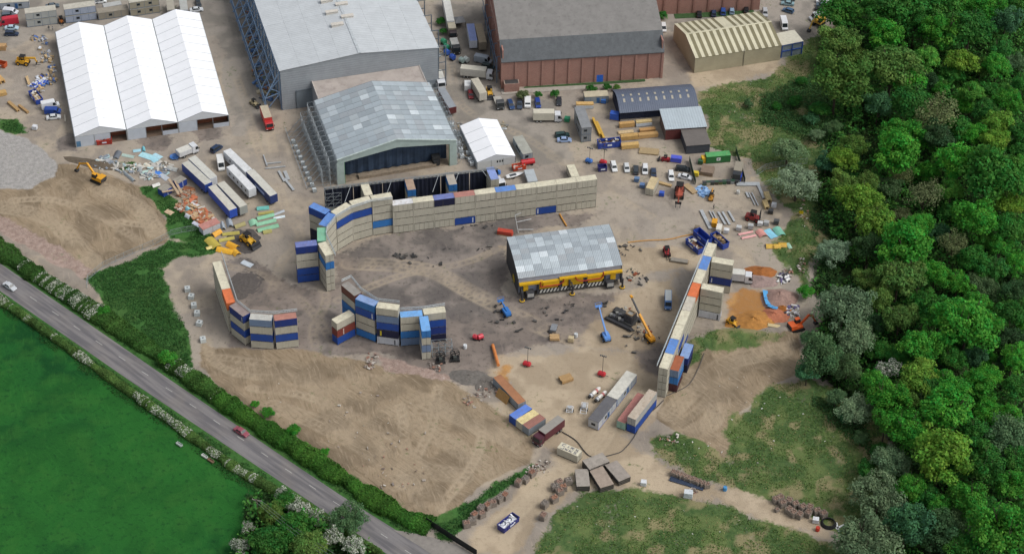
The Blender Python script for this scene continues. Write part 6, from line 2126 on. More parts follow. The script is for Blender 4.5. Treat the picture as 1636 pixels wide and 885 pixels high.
yel = M('#d0a417', .45, var=.08, scale=.8, dirt='#7a6420', dirt_amt=.3)
for x0, x1, z0, z1 in ((.2, 6.9, 4.7, 5.3), (7.0, 11.6, 3.4, 5.0), (11.7, 19.6, 4.9, 5.5), (19.7, 24.4, 3.5, 5.1), (24.5, ML - .1, 4.8, 5.4)):
    mb = MB(); mb.box(x0, x1, -1.2, -.25, z0, z1); mb.build('gantry_beam', yel, sm_)
for x0, x1 in ((1.4, 2.8), (6.0, 11.4), (12.6, 18.6), (20.0, 24.2), (26.5, 28.0)):
    mb = MB(); mb.box(x0, x1, -.8, -.2, 2.4, 4.7); mb.build('yellow_panel', yel, sm_)
redp = M('#9a2c1c', .5, var=.1)
for path_ in ([(6.2, 5.4), (6.2, 3.6), (11.4, 3.6), (12.8, 4.4), (12.8, 5.4)], [(16.2, 5.6), (16.6, 4.4), (18.0, 3.8), (23.5, 3.9), (24.2, 4.6), (24.2, 6.0)]):
    mb = MB()
    for (xa, za), (xb, zb) in zip(path_[:-1], path_[1:]):
        mb.cyl((xa, -1.32, za), (xb, -1.32, zb), .17, seg=8)
    mb.build('red_pipe', redp, sm_)
for k in range(19):
    x = 6.0 + k * 1.0
    mb = MB()
    mb.add([(x, -.95, 1.1), (x + .5, -.95, 1.1), (x + 1.05, -.95, 2.35), (x + .55, -.95, 2.35)], [(0, 1, 2, 3)])
    mb.build('white_chevron', M('#c9c9c2', .6, dirt='#6a6862'), sm_)
mb = MB(); mb.box(5.6, 25.6, -.93, -.3, 1.0, 2.4); mb.build('skirt', M('#2d2d2f', .7), sm_)
for x in (3.2, 26.2):
    mb = MB(); mb.box(x - 1.1, x + 1.1, -2.2, -.4, .5, 2.6); mb.cyl((x - .9, -1.3, .8), (x + .9, -1.3, .8), .8, seg=14); mb.build('drive_bogie', blk, sm_)
    mb = MB(); mb.box(x - .9, x + .9, -2.25, -2.2, 1.2, 2.4); mb.build('bogie_panel', M('#a9a9a4', .6, dirt='#55534f'), sm_)
for x in (.7, 5.6, 11.9, 14.6, 19.4, 24.8, 29.6):
    mb = MB(); mb.box(x - .25, x + .25, -1.15, -.35, 1.0, 5.0); mb.build('jack_leg', blk, sm_)
for x in (.8, 15.2, 29.7):
    mb = MB()
    mb.cyl((x, -2.2, .5), (x, -2.2, 3.4), .28, seg=10)
    mb.lathe((x, -2.2, 0), [(.75, 0), (.75, .3), (.5, .55), (.3, .6)], 10)
    mb.bar((x, -2.2, 3.0), (x, -.5, 3.6), .3)
    mb.build('stabiliser', blk, sm_)
    mb = MB(); mb.lathe((x, -2.2, .32), [(.78, 0), (.78, .12), (.6, .18)], 10); mb.build('yellow_ring', yel, sm_)
mb = MB(); mb.cyl((-.05, 5, 2.6), (-.1, 5, 2.6), 1.3, seg=14); mb.build('painted_emblem', M('#a8901f', .6, var=.3, scale=2), sm_)

# ---- burnt out machine under the crane
bo = empty('burnt_machine', spot(996, 512), R(-35))
tag(bo, 'burnt out black machine with a wooden topped turret', 'wreck')
for s in (-1, 1):
    mb = MB(); mb.prism([(-4.2, .1), (4.0, .0), (4.6, .5), (4.0, .9), (-4.0, .9), (-4.6, .5)], s * 2.4 - .5, s * 2.4 + .5); mb.build('track', blk, bo)
mb = MB(); mb.box(-3.8, 3.6, -1.9, 1.9, .5, 1.3); mb.build('hull', M('#3f3f3e', .8, var=.3, scale=1.5, dirt='#7a776e', dirt_amt=.6), bo)
for k in range(9):
    mb = MB(); x, y = -3.2 + (k % 5) * .95, -1.5 + (k // 5) * 1.6; mb.cbox((x, y, 1.5), (prnd.uniform(.6, 1.0), prnd.uniform(.5, .9), prnd.uniform(.3, .9)), prnd.uniform(0, 1)); mb.build('engine_block', M(('#8f8f8a', '#55565a', '#2f2f31')[k % 3], .7, var=.2), bo)
mb = MB(); loft(mb, [[(x, y, z) for x, y in ((1.0 - k, -1.4 + k * .5), (3.4, -1.4 + k * .4), (3.4, 1.4 - k * .4), (1.0 - k, 1.4 - k * .5))] for k, z in ((0, 1.3), (.1, 2.6), (.2, 3.6))]); mb.build('turret', blk, bo)
mb = MB(); mb.box(1.2, 3.1, -.9, .9, 3.6, 3.75); mb.build('turret_plate', M('#a3a39c', .7), bo)
for a_, b_ in (((1.2, -.9), (3.1, -.9)), ((3.1, -.9), (3.1, .9)), ((3.1, .9), (1.2, .9)), ((1.2, .9), (1.2, -.9))):
    mb = MB(); mb.bar((*a_, 3.95), (*b_, 3.95), .25, .4); mb.build('timber_curb', M('#9a8468', .8), bo)

# ---- simple stores -------------------------------------------------------
def boxed(name, label, cat, u, v, du, dv, size, color, group=None, parts=None, z=0.0):
    p, yaw = head(u, v, du, dv)
    root = empty(name, p + Vector((0, 0, z)), yaw)
    tag(root, label, cat, group)
    return root
def skip(u, v, du, dv, label, L=6.0, W=2.4, H=1.7, color='#28459a', fill=('#a08a6a', '#c9c4b8'), empty_=False, group='waste skips', name='waste_skip'):
    root = boxed(name, label, 'skip', u, v, du, dv, None, color, group)
    pm = M(color, .5, var=.08, dirt='#5e4a3c', dirt_amt=.4, streak=True)
    h, w = L / 2, W / 2
    mb = MB()
    for s in (-1, 1):
        mb.add([(-h, s * w * .9, .1), (h, s * w * .9, .1), (h, s * w, H), (-h, s * w, H)], [(0, 1, 2, 3)])
        mb.add([(s * h, -w * .9, .1), (s * h, w * .9, .1), (s * h, w, H), (s * h, -w, H)], [(0, 1, 2, 3)])
    mb.add([(-h, -w * .9, .1), (h, -w * .9, .1), (h, w * .9, .1), (-h, w * .9, .1)], [(0, 1, 2, 3)])
    mb.build('shell', pm, root)
    mb = MB()
    for s in (-1, 1):
        mb.bar((-h - .04, s * w, H), (h + .04, s * w, H), .14)
        mb.bar((s * h, -w, H), (s * h, w, H), .14)
        for i in range(6):
            x = -h + .3 + i * (L - .6) / 5
            mb.bar((x, s * (w * .9 + .05), .15), (x, s * (w + .05), H - .05), .1)
    mb.build('ribs', pm, root)
    mb = MB(); mb.box(-.7, .7, -w - .09, -w - .06, H * .45, H * .75); mb.build('name_plate', M('#c3c9d6', .6, var=.1), root)
    if not empty_:
        mb = MB()
        for i in range(26):
            mb.cbox((prnd.uniform(-h * .82, h * .82), prnd.uniform(-w * .7, w * .7), H * prnd.uniform(.6, .95)), (prnd.uniform(.4, 1.6), prnd.uniform(.15, .7), prnd.uniform(.08, .4)), prnd.uniform(0, 3.1), i % 2, prnd.uniform(-.4, .4), prnd.uniform(-.4, .4))
        mb.box(-h * .95, h * .95, -w * .88, w * .88, .15, H * .55, 0)
        wo = mb.build('waste', [M(fill[0], .85, var=.25), M(fill[1], .85, var=.2)], root)
        tag(wo, kind='stuff')
    return root
skip(58, 159, 7, 9, 'blue skip heaped with timber beside the white van')
skip(1110, 397, 8, 7, 'blue skip full of rubbish, left of three at the right wall', fill=('#6a4a3a', '#b9b5aa'), H=2.0)
skip(1122, 383, 8, 7, 'nearly empty blue skip, behind the rubbish filled one', empty_=True, H=2.0)
skip(1149, 389, 8, 7, 'blue skip with timber behind the end of the right wall', fill=('#6a5a48', '#a58a62'), H=2.0)
skip(812, 839, 10, -8, 'dark blue skip filled with white sacks on the track', color='#262f78', fill=('#c9ccd2', '#dcdde0'), L=5.6)
skip(972.5, 234, 10, -1, 'long blue skip in front of the timber yard', L=7.0, W=2.4, H=2.2, fill=('#5d4a3e', '#b9b9b4'))
skip(962, 272, 9, -1, 'purple blue bin beside the red lighting tower', L=2.6, W=1.8, H=1.6, color='#2e3070', empty_=True)
skip(167, 229, 10, -1, 'red skip in front of the left marquee', L=4.6, W=2.0, H=1.6, color='#a83226', fill=('#7a3a30', '#a8442f'))
skip(829, 270, 10, -2, 'orange red skip before the small marquee', L=4.0, W=1.9, H=1.4, color='#c24524', fill=('#a8442f', '#b5b0a8'))
skip(2, 106, 9, 2, 'orange skip at the left edge', L=3.6, W=1.9, H=1.5, color='#b5502a', empty_=True)
# red fuel tank, green compactor
def tank(u, v, du, dv, L, r, color, label, name='fuel_tank', cat='tank', group='tanks'):
    root = boxed(name, label, cat, u, v, du, dv, None, color, group)
    mb = MB(); mb.cyl((-L / 2, 0, r + .35), (L / 2, 0, r + .35), r, seg=16); mb.lathe((0, 0, 2 * r + .3), [(.25, 0), (.25, .2), (.18, .25)], 8)
    mb.build('shell', M(color, .4, var=.06, dirt='#5c5a58'), root)
    for s in (-1, 1):
        mb = MB(); mb.box(s * L * .32 - .15, s * L * .32 + .15, -r * .9, r * .9, 0, r * .8); mb.build('cradle', steel_d, root)
    return root
tank(843, 263.5, 10, -1.5, 4.2, .85, '#b8232b', 'red fuel tank beside the ridged grey cabin')
tank(759.5, 542, 6, 2, 1.3, .62, '#c23a48', 'red round tank, left of a pair in the arena')
tank(767.5, 542, 6, -2, 1.5, .7, '#c23a48', 'red round tank, right of a pair in the arena')
for u, v, c, lab in ((709, 71, '#3f9a72', 'green round tank by the hall frames, upper'), (713.5, 80, '#3a9070', 'green round tank by the hall frames, lower'), (714, 88, '#3a62b8', 'blue round tank below the green ones'), (723, 96, '#3558b0', 'blue round tank nearest the silver van'), (738, 101, '#9fb3ae', 'pale green bulk tank'), (745, 100, '#b9c2c0', 'white bulk tank beside the pale green one')):
    tank(u, v, 5, 3, 1.5, .85, c, lab)
gcn, gy_ = stack((1128, 247.5), (1166, 244.5), CH, ['green'], '', None, edge='mid', L=7.6, single='dark green waste compactor with yellow end in the fenced bay', roof='#4f9a5c', flip=False)
root = [o for o in COL.objects if o.get('label', '').startswith('dark green waste')][0]
root['category'] = 'compactor'
for sl_ in root.material_slots[:1]:
    sl_.link = 'OBJECT'; sl_.material = M('#2c6b3a', .5, var=.08)
mb = MB(); mb.box(-.6, .6, -CW / 2 - .03, -CW / 2 - .012, .9, 2.0); mb.build('white_sign', M('#d3d6d3', .5), root)
mb = MB(); mb.box(-.28, .28, -CW / 2 - .04, -CW / 2 - .031, 1.25, 1.65); mb.build('sign_mark', M('#3d4a42', .5), root)
mb = MB(); mb.box(-5.0, -3.85, -.9, .9, .2, 1.9); mb.build('ram_housing', M('#cfa526', .5), root)
# ---- timber packs: each plank a part
_pk = {}
def timber(u, v, du, dv, label, L=4.8, W=1.2, H=.8, color='#b9935c', group='timber packs', z=0.0, wrap=None, name='timber_pack'):
    root = boxed(name, label, 'timber', u, v, du, dv, None, color, group, z=z)
    nx_, nz_ = max(2, int(W / .3)), max(1, int(H / .22))
    k = (L, W, H)
    if k not in _pk:
        mb = MB(); mb.box(-L / 2, L / 2, -W / nx_ / 2 + .012, W / nx_ / 2 - .012, 0, H / nz_ - .02); _pk[k] = mb.mesh('plank')
    mats = [M(color, .8, var=.12, scale=1.5, dirt='#7d6238'), M(color, .8, var=.2, scale=2.5, dirt='#8a6c40')]
    for i in range(nx_):
        for j in range(nz_):
            if j < nz_ - 1 and 0 < i < nx_ - 1:
                continue
            o = obj('plank', _pk[k], mats[(i + j) % 2], root)
            o.location = (prnd.uniform(-.12, .12), (i + .5) * W / nx_ - W / 2, .12 + j * H / nz_)
    for x in (-L * .35, 0, L * .35):
        mb = MB(); mb.box(x - .06, x + .06, -W / 2, W / 2, 0, .11); mb.build('bearer', M('#8a6f4a', .85), root)
    if wrap:
        mb = MB(); mb.box(-L / 2 - .05, L / 2 + .05, -W / 2 - .06, W / 2 + .06, .1, H * .75); mb.build('wrapping', M(wrap, .4, var=.06), root)
    return root
TI = [(934, 172, 10, 0, 'pale timber pack on a wrapped bundle beside the cabin', 5.4, 1.5, 1.6, '#c9a56a', '#b9c0c6'), (1001, 202.5, 10, -1, 'timber pack against the workshop front', 4.8, 1.3, 1.5, '#b9935c', None), (1028, 200, 10, -1, 'wrapped timber pack right of the plain one', 5.0, 1.4, 1.6, '#bda878', '#bcc3ca'),
      (1000, 212.5, 10, -1, 'flat boards with a pale blue sheet on top', 4.8, 1.4, .4, '#c2ab84', None), (1034, 209.5, 10, -1, 'low timber pack behind the long tan packs', 5.0, 1.4, .8, '#b38a58', None), (1005, 222, 10, -1, 'middle timber pack beside the blue skip', 5.4, 1.6, 1.4, '#b9955a', None), (1035, 219, 10, -1, 'long tan timber pack right of the middle one', 6.2, 1.5, 1.3, '#b38f5c', None),
      (1006, 236, 10, -1, 'nearest timber pack right of the blue skip', 5.4, 1.6, 1.4, '#c2a064', None), (1062, 296, 9, 2.5, 'short timber pack beside the red telehandler', 4.2, 1.0, .5, '#b59b70', None), (1226, 318, 3, 7, 'pale timber bundle by the mesh fence', 4.0, 1.5, 1.2, '#c9b383', None), (1223, 330, 3, 7, 'second pale timber bundle by the mesh fence', 3.4, 1.4, 1.1, '#bfa878', None),
      (22, 172, 9, 8, 'long timber beams on the grass at the left', 6.0, 1.0, .7, '#a98a5c', None), (38, 176, 9, 7, 'loose timber beams beside the long ones', 5.0, .8, .6, '#a5855a', None), (3, 79, 10, 0, 'timber stack at the left edge, upper', 3.0, 2.0, 1.6, '#b08d62', None), (1, 130, 6, 6, 'timber stack at the left edge, middle', 3.6, 1.6, 1.2, '#c09a62', None), (3, 152, 9, -2, 'timber stack at the left edge, lower', 3.0, 1.8, 1.2, '#b8965f', None),
      (45, 131, 3, 9, 'pale boards stood near the blue sacks', 4.6, .8, .6, '#c2a67c', None), (104, 190, 1, 9, 'pale plank beside the silver saloon', 3.6, .4, .25, '#c9c2b0', None), (1103, 303, 7, 6, 'worn timber deck beside the blue sacks', 4.8, 2.0, .4, '#a89270', None), (1037, 243, 10, 1, 'flat timber deck panel before the timber packs', 6.0, 3.0, .35, '#a38f6c', None),
      (1072, 558, 2, 8, 'pale board lying behind the right wall', 6.5, 2.0, .2, '#b89a78', None), (1236, 527, 9, 1.5, 'pale boards on the ground below the orange sand', 3.4, 1.2, .2, '#c9b78c', None), (886, 541, 9, 0, 'small timber deck pallet in the arena', 2.6, 2.0, .8, '#b3946a', None), (904, 607, 9, -3, 'small timber raft with a white sheet in the yard', 3.4, 2.4, .9, '#a8885c', None)]
for t in TI:
    timber(*t[:5], L=t[5], W=t[6], H=t[7], color=t[8], wrap=t[9])
# leaning timber panel on the rusty container
lp = empty('leaning_timber_panel', spot(801, 639), R(-47))
tag(lp, 'slatted timber panel leaning on the rusty roofed container', 'timber panel')
for k in range(9):
    mb = MB(); mb.cbox((-2.0 + k * .5, .4, 1.1), (.42, .08, 2.6), 0, 0, R(-28)); mb.build('slat', M('#9a7748', .85, var=.15, scale=2), lp)
# telegraph-yellow steel beams in the timber yard
for u, v, lab in ((953, 205, 'long yellow steel beam, left of two by the end-on cabins'), (959, 211, 'long yellow steel beam, right of two by the end-on cabins')):
    r_ = boxed('steel_beam', lab, 'beam', u, v, 4.5, 10, None, '#caa03a', 'yellow steel beams')
    mb = MB(); mb.box(-4.4, 4.4, -.35, .35, .9, 1.0); mb.box(-4.4, 4.4, -.35, .35, .15, .25); mb.box(-4.4, 4.4, -.06, .06, .25, .9); mb.build('beam', M('#c79f3f', .6, var=.1, dirt='#7a5c2a'), r_)
    for x in (-3, 3):
        mb = MB(); mb.box(x - .1, x + .1, -.7, .7, 0, .15); mb.build('bearer', M('#7a6648', .85), r_)
# ---- moulded coloured panels (set pieces): curved shells
def shell_panel(u, v, du, dv, label, L, W, rise, color, group='moulded set panels', z=0.0, name='moulded_panel'):
    root = boxed(name, label, 'panel', u, v, du, dv, None, color, group, z=z)
    n = 8
    mb = MB()
    for k in range(n):
        a0, a1 = k / n, (k + 1) / n
        f = lambda a: (W * (a - .5), .12 + rise * math.sin(math.pi * a))
        (y0, z0), (y1, z1) = f(a0), f(a1)
        slab(mb, [(-L / 2, y0, z0), (L / 2, y0, z0), (L / 2, y1, z1), (-L / 2, y1, z1)], .08)
    mb.build('shell', M(color, .55, var=.1, dirt='#77726a', dirt_amt=.3), root)
    mb = MB()
    for x in (-L * .4, 0, L * .4):
        mb.box(x - .05, x + .05, -W / 2, W / 2, 0, .12)
    mb.build('rib_frame', M('#8a8272', .8), root)
    return root
for i, t in enumerate(((1191, 373, 10, -2, 'pink curved panel, back one of a pair', 4.6, .9, .35, '#d39a98'), (1196, 379, 10, -2, 'pink curved panel, front one of a pair', 4.6, .9, .35, '#d69d9b'), (1216.5, 374, 5, 6, 'wide pink arched panel right of the pair', 3.0, 2.6, .7, '#cf9288'), (1231, 374, 6, 6, 'sky blue flat panel beside the teal one', 4.2, 2.4, .15, '#86c4dc'), (1244.5, 371, 5, 7, 'teal arched panel at the end of the row', 3.8, 2.6, .6, '#79b9a6'),
               (1230, 394, 9, 0, 'yellow arched panel, left of three', 2.4, 2.2, .6, '#c9a13a'), (1240, 394, 9, 0, 'yellow arched panel, middle of three', 2.4, 2.2, .6, '#d0a840'), (1250, 392, 9, 0, 'yellow arched panel, right of three', 2.4, 2.2, .6, '#c59c38'), (1261, 394, 4, 6, 'small pale green tray by the yellow panels', 2.6, 1.2, .2, '#9fc4ae'),
               (420, 333.5, 10, -1, 'turquoise moulded panel behind the green ones', 3.6, 1.6, .7, '#63b0a8'), (424, 347, 10, -2.5, 'green arched panel, topmost of the green stack', 5.2, 1.6, .6, '#7db592'), (425, 356, 10, -2.5, 'green arched panel, middle of the green stack', 6.0, 1.6, .6, '#82ba98'), (428, 365, 10, -2.5, 'green arched panel, nearest of the green stack', 6.4, 1.8, .6, '#7cb390'), (405, 357, 3, 8, 'pale green folded panel left of the stack', 2.8, 2.4, .5, '#8fc2a2'),
               (445, 341, 10, -4, 'grey curved panel right of the green stack', 3.8, 1.0, .4, '#a3acb3'), (446, 348, 10, -2, 'white and blue curved panel right of the green stack', 3.4, 1.0, .4, '#cfdde2'), (425, 341, 10, -1.5, 'olive panel behind the green stack', 4.6, 1.0, .5, '#a39a52'), (427, 371, 9, -2, 'olive square panel before the green stack', 2.6, 1.6, .7, '#a09a58'),
               (346, 374, 8, -5, 'orange yellow box panel beside the pink roofed hut', 3.0, 2.0, 1.0, '#d69c2c'), (340, 389, 7, 7, 'large olive yellow panel among the yellow pile', 5.0, 3.0, .6, '#b3a345'), (369, 374, 10, -1, 'long olive panel above the wheel loader', 5.0, 1.4, .6, '#aa9f4c'), (362, 383, 10, -2, 'second long olive panel left of the wheel loader', 4.6, 1.4, .6, '#b0a54e'), (372, 394, 8, 4, 'bright orange yellow panel with a white sheet', 3.6, 2.4, 1.0, '#e0a528'), (360, 401, 9, 2, 'bright yellow folded panel in the yellow pile', 5.0, 2.4, .7, '#dea82c'),
               (377, 405, 5, 5, 'small bright yellow panel at the pile end', 2.4, 2.2, .8, '#d9a430'), (335, 396, 6, -2, 'pale yellow sheet on the grass', 2.2, 1.4, .3, '#d2c27a'), (383, 361, 8, -3, 'olive bundle behind the blue trailer', 3.4, 1.6, .8, '#98905c'), (367, 358, 2, 8, 'grey fluted cone panel, right of two', 3.6, 1.8, 1.0, '#9aa3ab'), (356, 363, 2, 8, 'grey fluted cone panel, left of two', 3.0, 1.4, 1.0, '#9fa8af'), (395, 422, 9, 4, 'white striped sheet near the left wall piece', 3.6, 1.8, .15, '#b9c2c9'))):
    shell_panel(*t)
# flat sheets and slabs in the scrap area left of the trailers
for i, t in enumerate(((171, 258.5, 7, 8, 'large grey metal sheet near the excavator', 5.2, 3.0, .08, '#a3a6aa'), (187, 249, 4, -8, 'dark grey tilted sheet behind the grey one', 3.6, 2.0, .6, '#5f666e'), (205, 250, 10, 2, 'pale green tray panel', 4.0, 1.4, .35, '#a9bfb6'), (219, 241.5, 9, -1, 'pale blue insulation sheet, back left', 2.4, 1.4, .12, '#9cc9d6'), (229.5, 240, 1, 8, 'upright turquoise sheet behind the insulation sheets', 2.2, 1.0, .6, '#6fb4c0'),
               (234.5, 250, 9, 3, 'largest turquoise insulation sheet', 4.6, 2.4, .1, '#a4d2da'), (246, 255.5, 7, 6, 'rounded turquoise insulation sheet', 3.0, 2.0, .15, '#9ccbd8'), (251.5, 250.5, 8, 4, 'pale blue sheet right of the turquoise ones', 3.2, 1.8, .12, '#a8cfdc'), (252.5, 278, 8, 5, 'bright blue tarpaulin sheet', 3.4, 2.2, .1, '#3f7fd6'), (262.5, 283.5, 8, 6, 'grey ridged sheet beside the blue tarpaulin', 3.6, 1.8, .15, '#b2b8bf'),
               (234, 275, 8, -2, 'pale green sheet in the scrap heap', 2.4, 1.6, .1, '#b3d0c8'), (225, 268, 8, 5, 'white slab stack in the scrap heap', 2.4, 1.8, .5, '#c9c6bd'), (236, 266, 8, 5, 'cream slab stack in the scrap heap', 2.6, 1.8, .5, '#cfc9b8'), (249, 267, 8, 3, 'grey white slab stack', 2.6, 1.6, .5, '#bcb9b4'), (276, 271, 9, 2, 'pale grey moulded sheet by the blue trailer', 3.4, 1.8, .6, '#aeb0ac'), (206, 283, 8, 7, 'long grey truss section lying by the earth', 6.0, 1.2, .6, '#8b9499'),
               (249, 296.5, 6, -2, 'white rounded sheet on the grass edge', 2.4, 1.6, .5, '#d3d2cc'), (270.5, 339.5, 8, 4, 'tan board on the grass', 2.6, 1.8, .1, '#c2ab8c'), (311, 327.5, 8, 5, 'white sheet in the timber scrap', 2.6, 1.8, .2, '#d5d6d6'), (301, 336, 3, 3, 'turquoise box in the timber scrap', 1.6, 1.6, .9, '#8cc3cc'), (301, 347, 5, 3, 'round white sack in the timber scrap', 1.8, 1.6, .8, '#c2c9cd'), (315, 359, 7, 4, 'white sheet behind the pink roofed hut', 3.0, 1.6, .3, '#c3c8d4'))):
    shell_panel(*t, group='scrap sheets by the trailers', name='scrap_sheet')
# ---- loose debris: too many and too small to count
def debris(name, label, blobs, n, cols, seed, smin=.2, smax=1.4, flat=.25, cat='debris'):
    rr = random.Random(seed)
    mb = MB()
    for i in range(n):
        u, v, ru, rv = rr.choice(blobs)
        a, q = rr.uniform(0, 6.28), math.sqrt(rr.random())
        p = spot(u + math.cos(a) * ru * q, v + math.sin(a) * rv * q)
        L = rr.uniform(smin, smax)
        mb.cbox((p.x, p.y, p.z + rr.uniform(.05, .45)), (L, L * rr.uniform(.12, .7), L * rr.uniform(.05, flat)), rr.uniform(0, 3.14), rr.randrange(len(cols)), rr.uniform(-.3, .3), rr.uniform(-.3, .3))
    o = mb.build(name, [M(c, .8, var=.15) for c in cols])
    tag(o, label, cat, kind='stuff')
debris('timber_scrap', 'broken boards and orange timber scrap by the trailers', [(300, 312, 14, 10), (308, 335, 18, 14), (322, 345, 16, 10), (290, 330, 8, 8), (330, 352, 14, 8)], 230, ('#a3714c', '#8c5a3e', '#b59a78', '#c2bdb4', '#9d8a78', '#b86b4a'), 1, .5, 2.6, .12)
debris('mixed_scrap', 'mixed pale scrap slabs beside the trailers', [(230, 270, 22, 10), (262, 268, 16, 10), (170, 262, 22, 10), (200, 270, 20, 8), (240, 282, 14, 6)], 210, ('#b5b2aa', '#9aa0a0', '#8a8478', '#cac6bc', '#7f8790', '#a8c3c6'), 2, .4, 2.2, .15)
debris('store_clutter', 'boxes and small stores heaped beside the left marquee', [(70, 78, 12, 12), (62, 62, 14, 6), (75, 95, 10, 8), (78, 128, 14, 10), (64, 136, 14, 12), (84, 112, 6, 6)], 150, ('#a38d6a', '#7a7f86', '#b9a07a', '#4c6da8', '#8a8276', '#55585c', '#c2c6cc'), 3, .5, 1.5, .8, 'stores')
debris('hall_clutter', 'crates, sheets and machinery stored along the blue framing', [(400, 30, 8, 26), (404, 75, 8, 20), (412, 120, 8, 16), (425, 150, 12, 12), (418, 135, 8, 14)], 170, ('#7d8288', '#8a8068', '#4f6f9c', '#9a6a4a', '#69705c', '#55585c', '#b0a58c'), 4, .5, 2.2, .5, 'stores')
debris('yard_clutter', 'small stores around the marquee and scaffold shed', [(733, 215, 6, 20), (745, 240, 6, 14), (760, 258, 8, 8), (806, 205, 5, 10), (700, 85, 6, 8), (700, 180, 12, 14)], 110, ('#9aa0a2', '#b5b8b8', '#8a8474', '#6d6f70', '#a3937a'), 5, .4, 1.8, .5, 'stores')
debris('arena_debris', 'dark scorched debris scattered over the arena', [(690, 410, 60, 20), (640, 410, 14, 4), (775, 398, 14, 4), (790, 505, 40, 20), (905, 500, 60, 14), (930, 485, 60, 6), (1020, 445, 22, 14), (1020, 550, 40, 20), (860, 520, 50, 16), (1000, 400, 26, 12), (750, 360, 40, 5)], 130, ('#3a3938', '#4a4846', '#2e2e2f', '#5f5b56'), 6, .3, 1.5, .3)
debris('wreck_debris', 'broken parts round the burnt machine and crane', [(1020, 530, 20, 14), (1000, 505, 18, 14), (1010, 440, 14, 10), (985, 430, 8, 12)], 110, ('#2f2f30', '#6d6a64', '#a09c92', '#8a4a30', '#404245'), 7, .3, 1.4, .4)
debris('brick_rubble', 'broken brick and concrete rubble on waste ground', [(870, 745, 14, 10), (850, 752, 10, 8), (1070, 705, 18, 10), (1105, 785, 10, 4), (595, 575, 10, 12), (590, 585, 8, 6), (780, 620, 16, 14), (760, 640, 20, 12), (700, 585, 16, 10), (1285, 345, 8, 30), (1280, 430, 6, 14), (1255, 438, 12, 8), (600, 680, 90, 60), (620, 760, 60, 30)], 420, ('#8a8078', '#a39a90', '#75665c', '#9a7464', '#b9b3aa'), 8, .2, .9, .6, 'rubble')
debris('litter', 'pale litter strewn over the rough grass', [(1250, 690, 110, 60), (1050, 830, 150, 40), (1210, 170, 60, 50), (520, 650, 130, 60), (1200, 620, 60, 50), (1120, 720, 40, 20)], 90, ('#c9c9c4', '#b5b5ae', '#d6d4cc', '#a8a59a'), 9, .15, .5, .3, 'litter')
debris('scrap_bags', 'white and purple sacks and scrap heaped by the excavator', [(1266, 498, 12, 9), (1251, 446, 10, 8)], 90, ('#c9c9cc', '#5d5478', '#3b3a40', '#8a8378', '#dadad8'), 10, .5, 1.8, .5)
debris('blue_sacks', 'pile of pale blue sacks behind the red telehandler', [(1121, 306, 10, 8), (1126, 310, 8, 6)], 60, ('#7fa3cc', '#8fb0d4', '#6a90bd'), 11, .7, 1.6, .6, 'sacks')
debris('plastic_drums', 'blue plastic scraps on the ground', [(64, 128, 8, 6), (57, 137, 10, 4), (72, 132, 6, 3)], 40, ('#2c4fb0', '#c9ced6', '#3559c0'), 12, .5, 1.6, .4)
# ---- heaps of sand and ballast
def heap(u, v, rx, ry, h, color, label, seed, yaw=0.0, name='sand_heap', dirt=None):
    p = spot(u, v)
    n, m_ = 26, 10
    rr = np.random.default_rng(seed)
    mb = MB()
    ph = rr.random(6) * 6.28
    vs, fs = [], []
    for j in range(m_ + 1):
        t = j / m_
        for i in range(n):
            a = 2 * math.pi * i / n
            wob = 1 + .12 * math.sin(2 * a + ph[0]) + .08 * math.sin(3 * a + ph[1]) + .05 * math.sin(7 * a + ph[2])
            zz = h * (1 - t) ** 1.05 * (1 + .10 * math.sin(3 * a + ph[3] + 4 * t)) + rr.normal(0, .035) * (t < 1)
            vs.append((math.cos(a) * rx * t * wob, math.sin(a) * ry * t * wob, zz - .05))
    for j in range(m_):
        for i in range(n):
            k = (i + 1) % n
            fs.append((j * n + i, (j + 1) * n + i, (j + 1) * n + k, j * n + k))
    mb.add(vs, fs)
    o = mb.build(name, M(color, .95, var=.18, scale=1.2, dirt=dirt or '#6d5a48', dirt_amt=.35, bump=.6), loc=p, rz=yaw)
    tag(o, label, 'heap', 'heaps of sand and ballast')
    return o
heap(1217, 434, 4.6, 2.6, 1.5, '#9a6030', 'rust brown soil heap near the scrap', 1)
heap(1217, 450, 4.2, 3.4, 1.2, '#94807a', 'grey pink ballast heap below the brown soil', 2)
heap(1244, 477, 5.2, 4.6, 2.6, '#947a70', 'large grey pink ballast heap', 3)
heap(1235, 508, 5.0, 4.0, 2.0, '#ab6b50', 'red brown sand heap beside the blue sheet', 4)
heap(1203, 520, 8.0, 5.2, 2.6, '#a8763a', 'large orange sand heap by the yellow dumper', 5)
heap(1251, 494, 2.2, 1.8, 1.2, '#a0662e', 'small orange soil heap behind the red sand', 6)
heap(391, 384, 5.4, 5.2, .35, '#4e4a48', 'flat dark soil patch under the wheel loader', 7)
heap(748, 602, 5.0, 3.4, .8, '#68645f', 'low dark spoil heap near the black machines', 8)
heap(776, 612, 3.4, 3.0, .8, '#6a655f', 'dark spoil heap beside the rusty container', 9)
heap(388, 457, 5.6, 6.5, .35, '#55504d', 'flat dark ash patch inside the left wall piece', 10)
heap(150, 262, 9, 2.4, 1.2, '#5f5548', 'dark spoil bank being dug by the yellow excavator', 12, -.25)
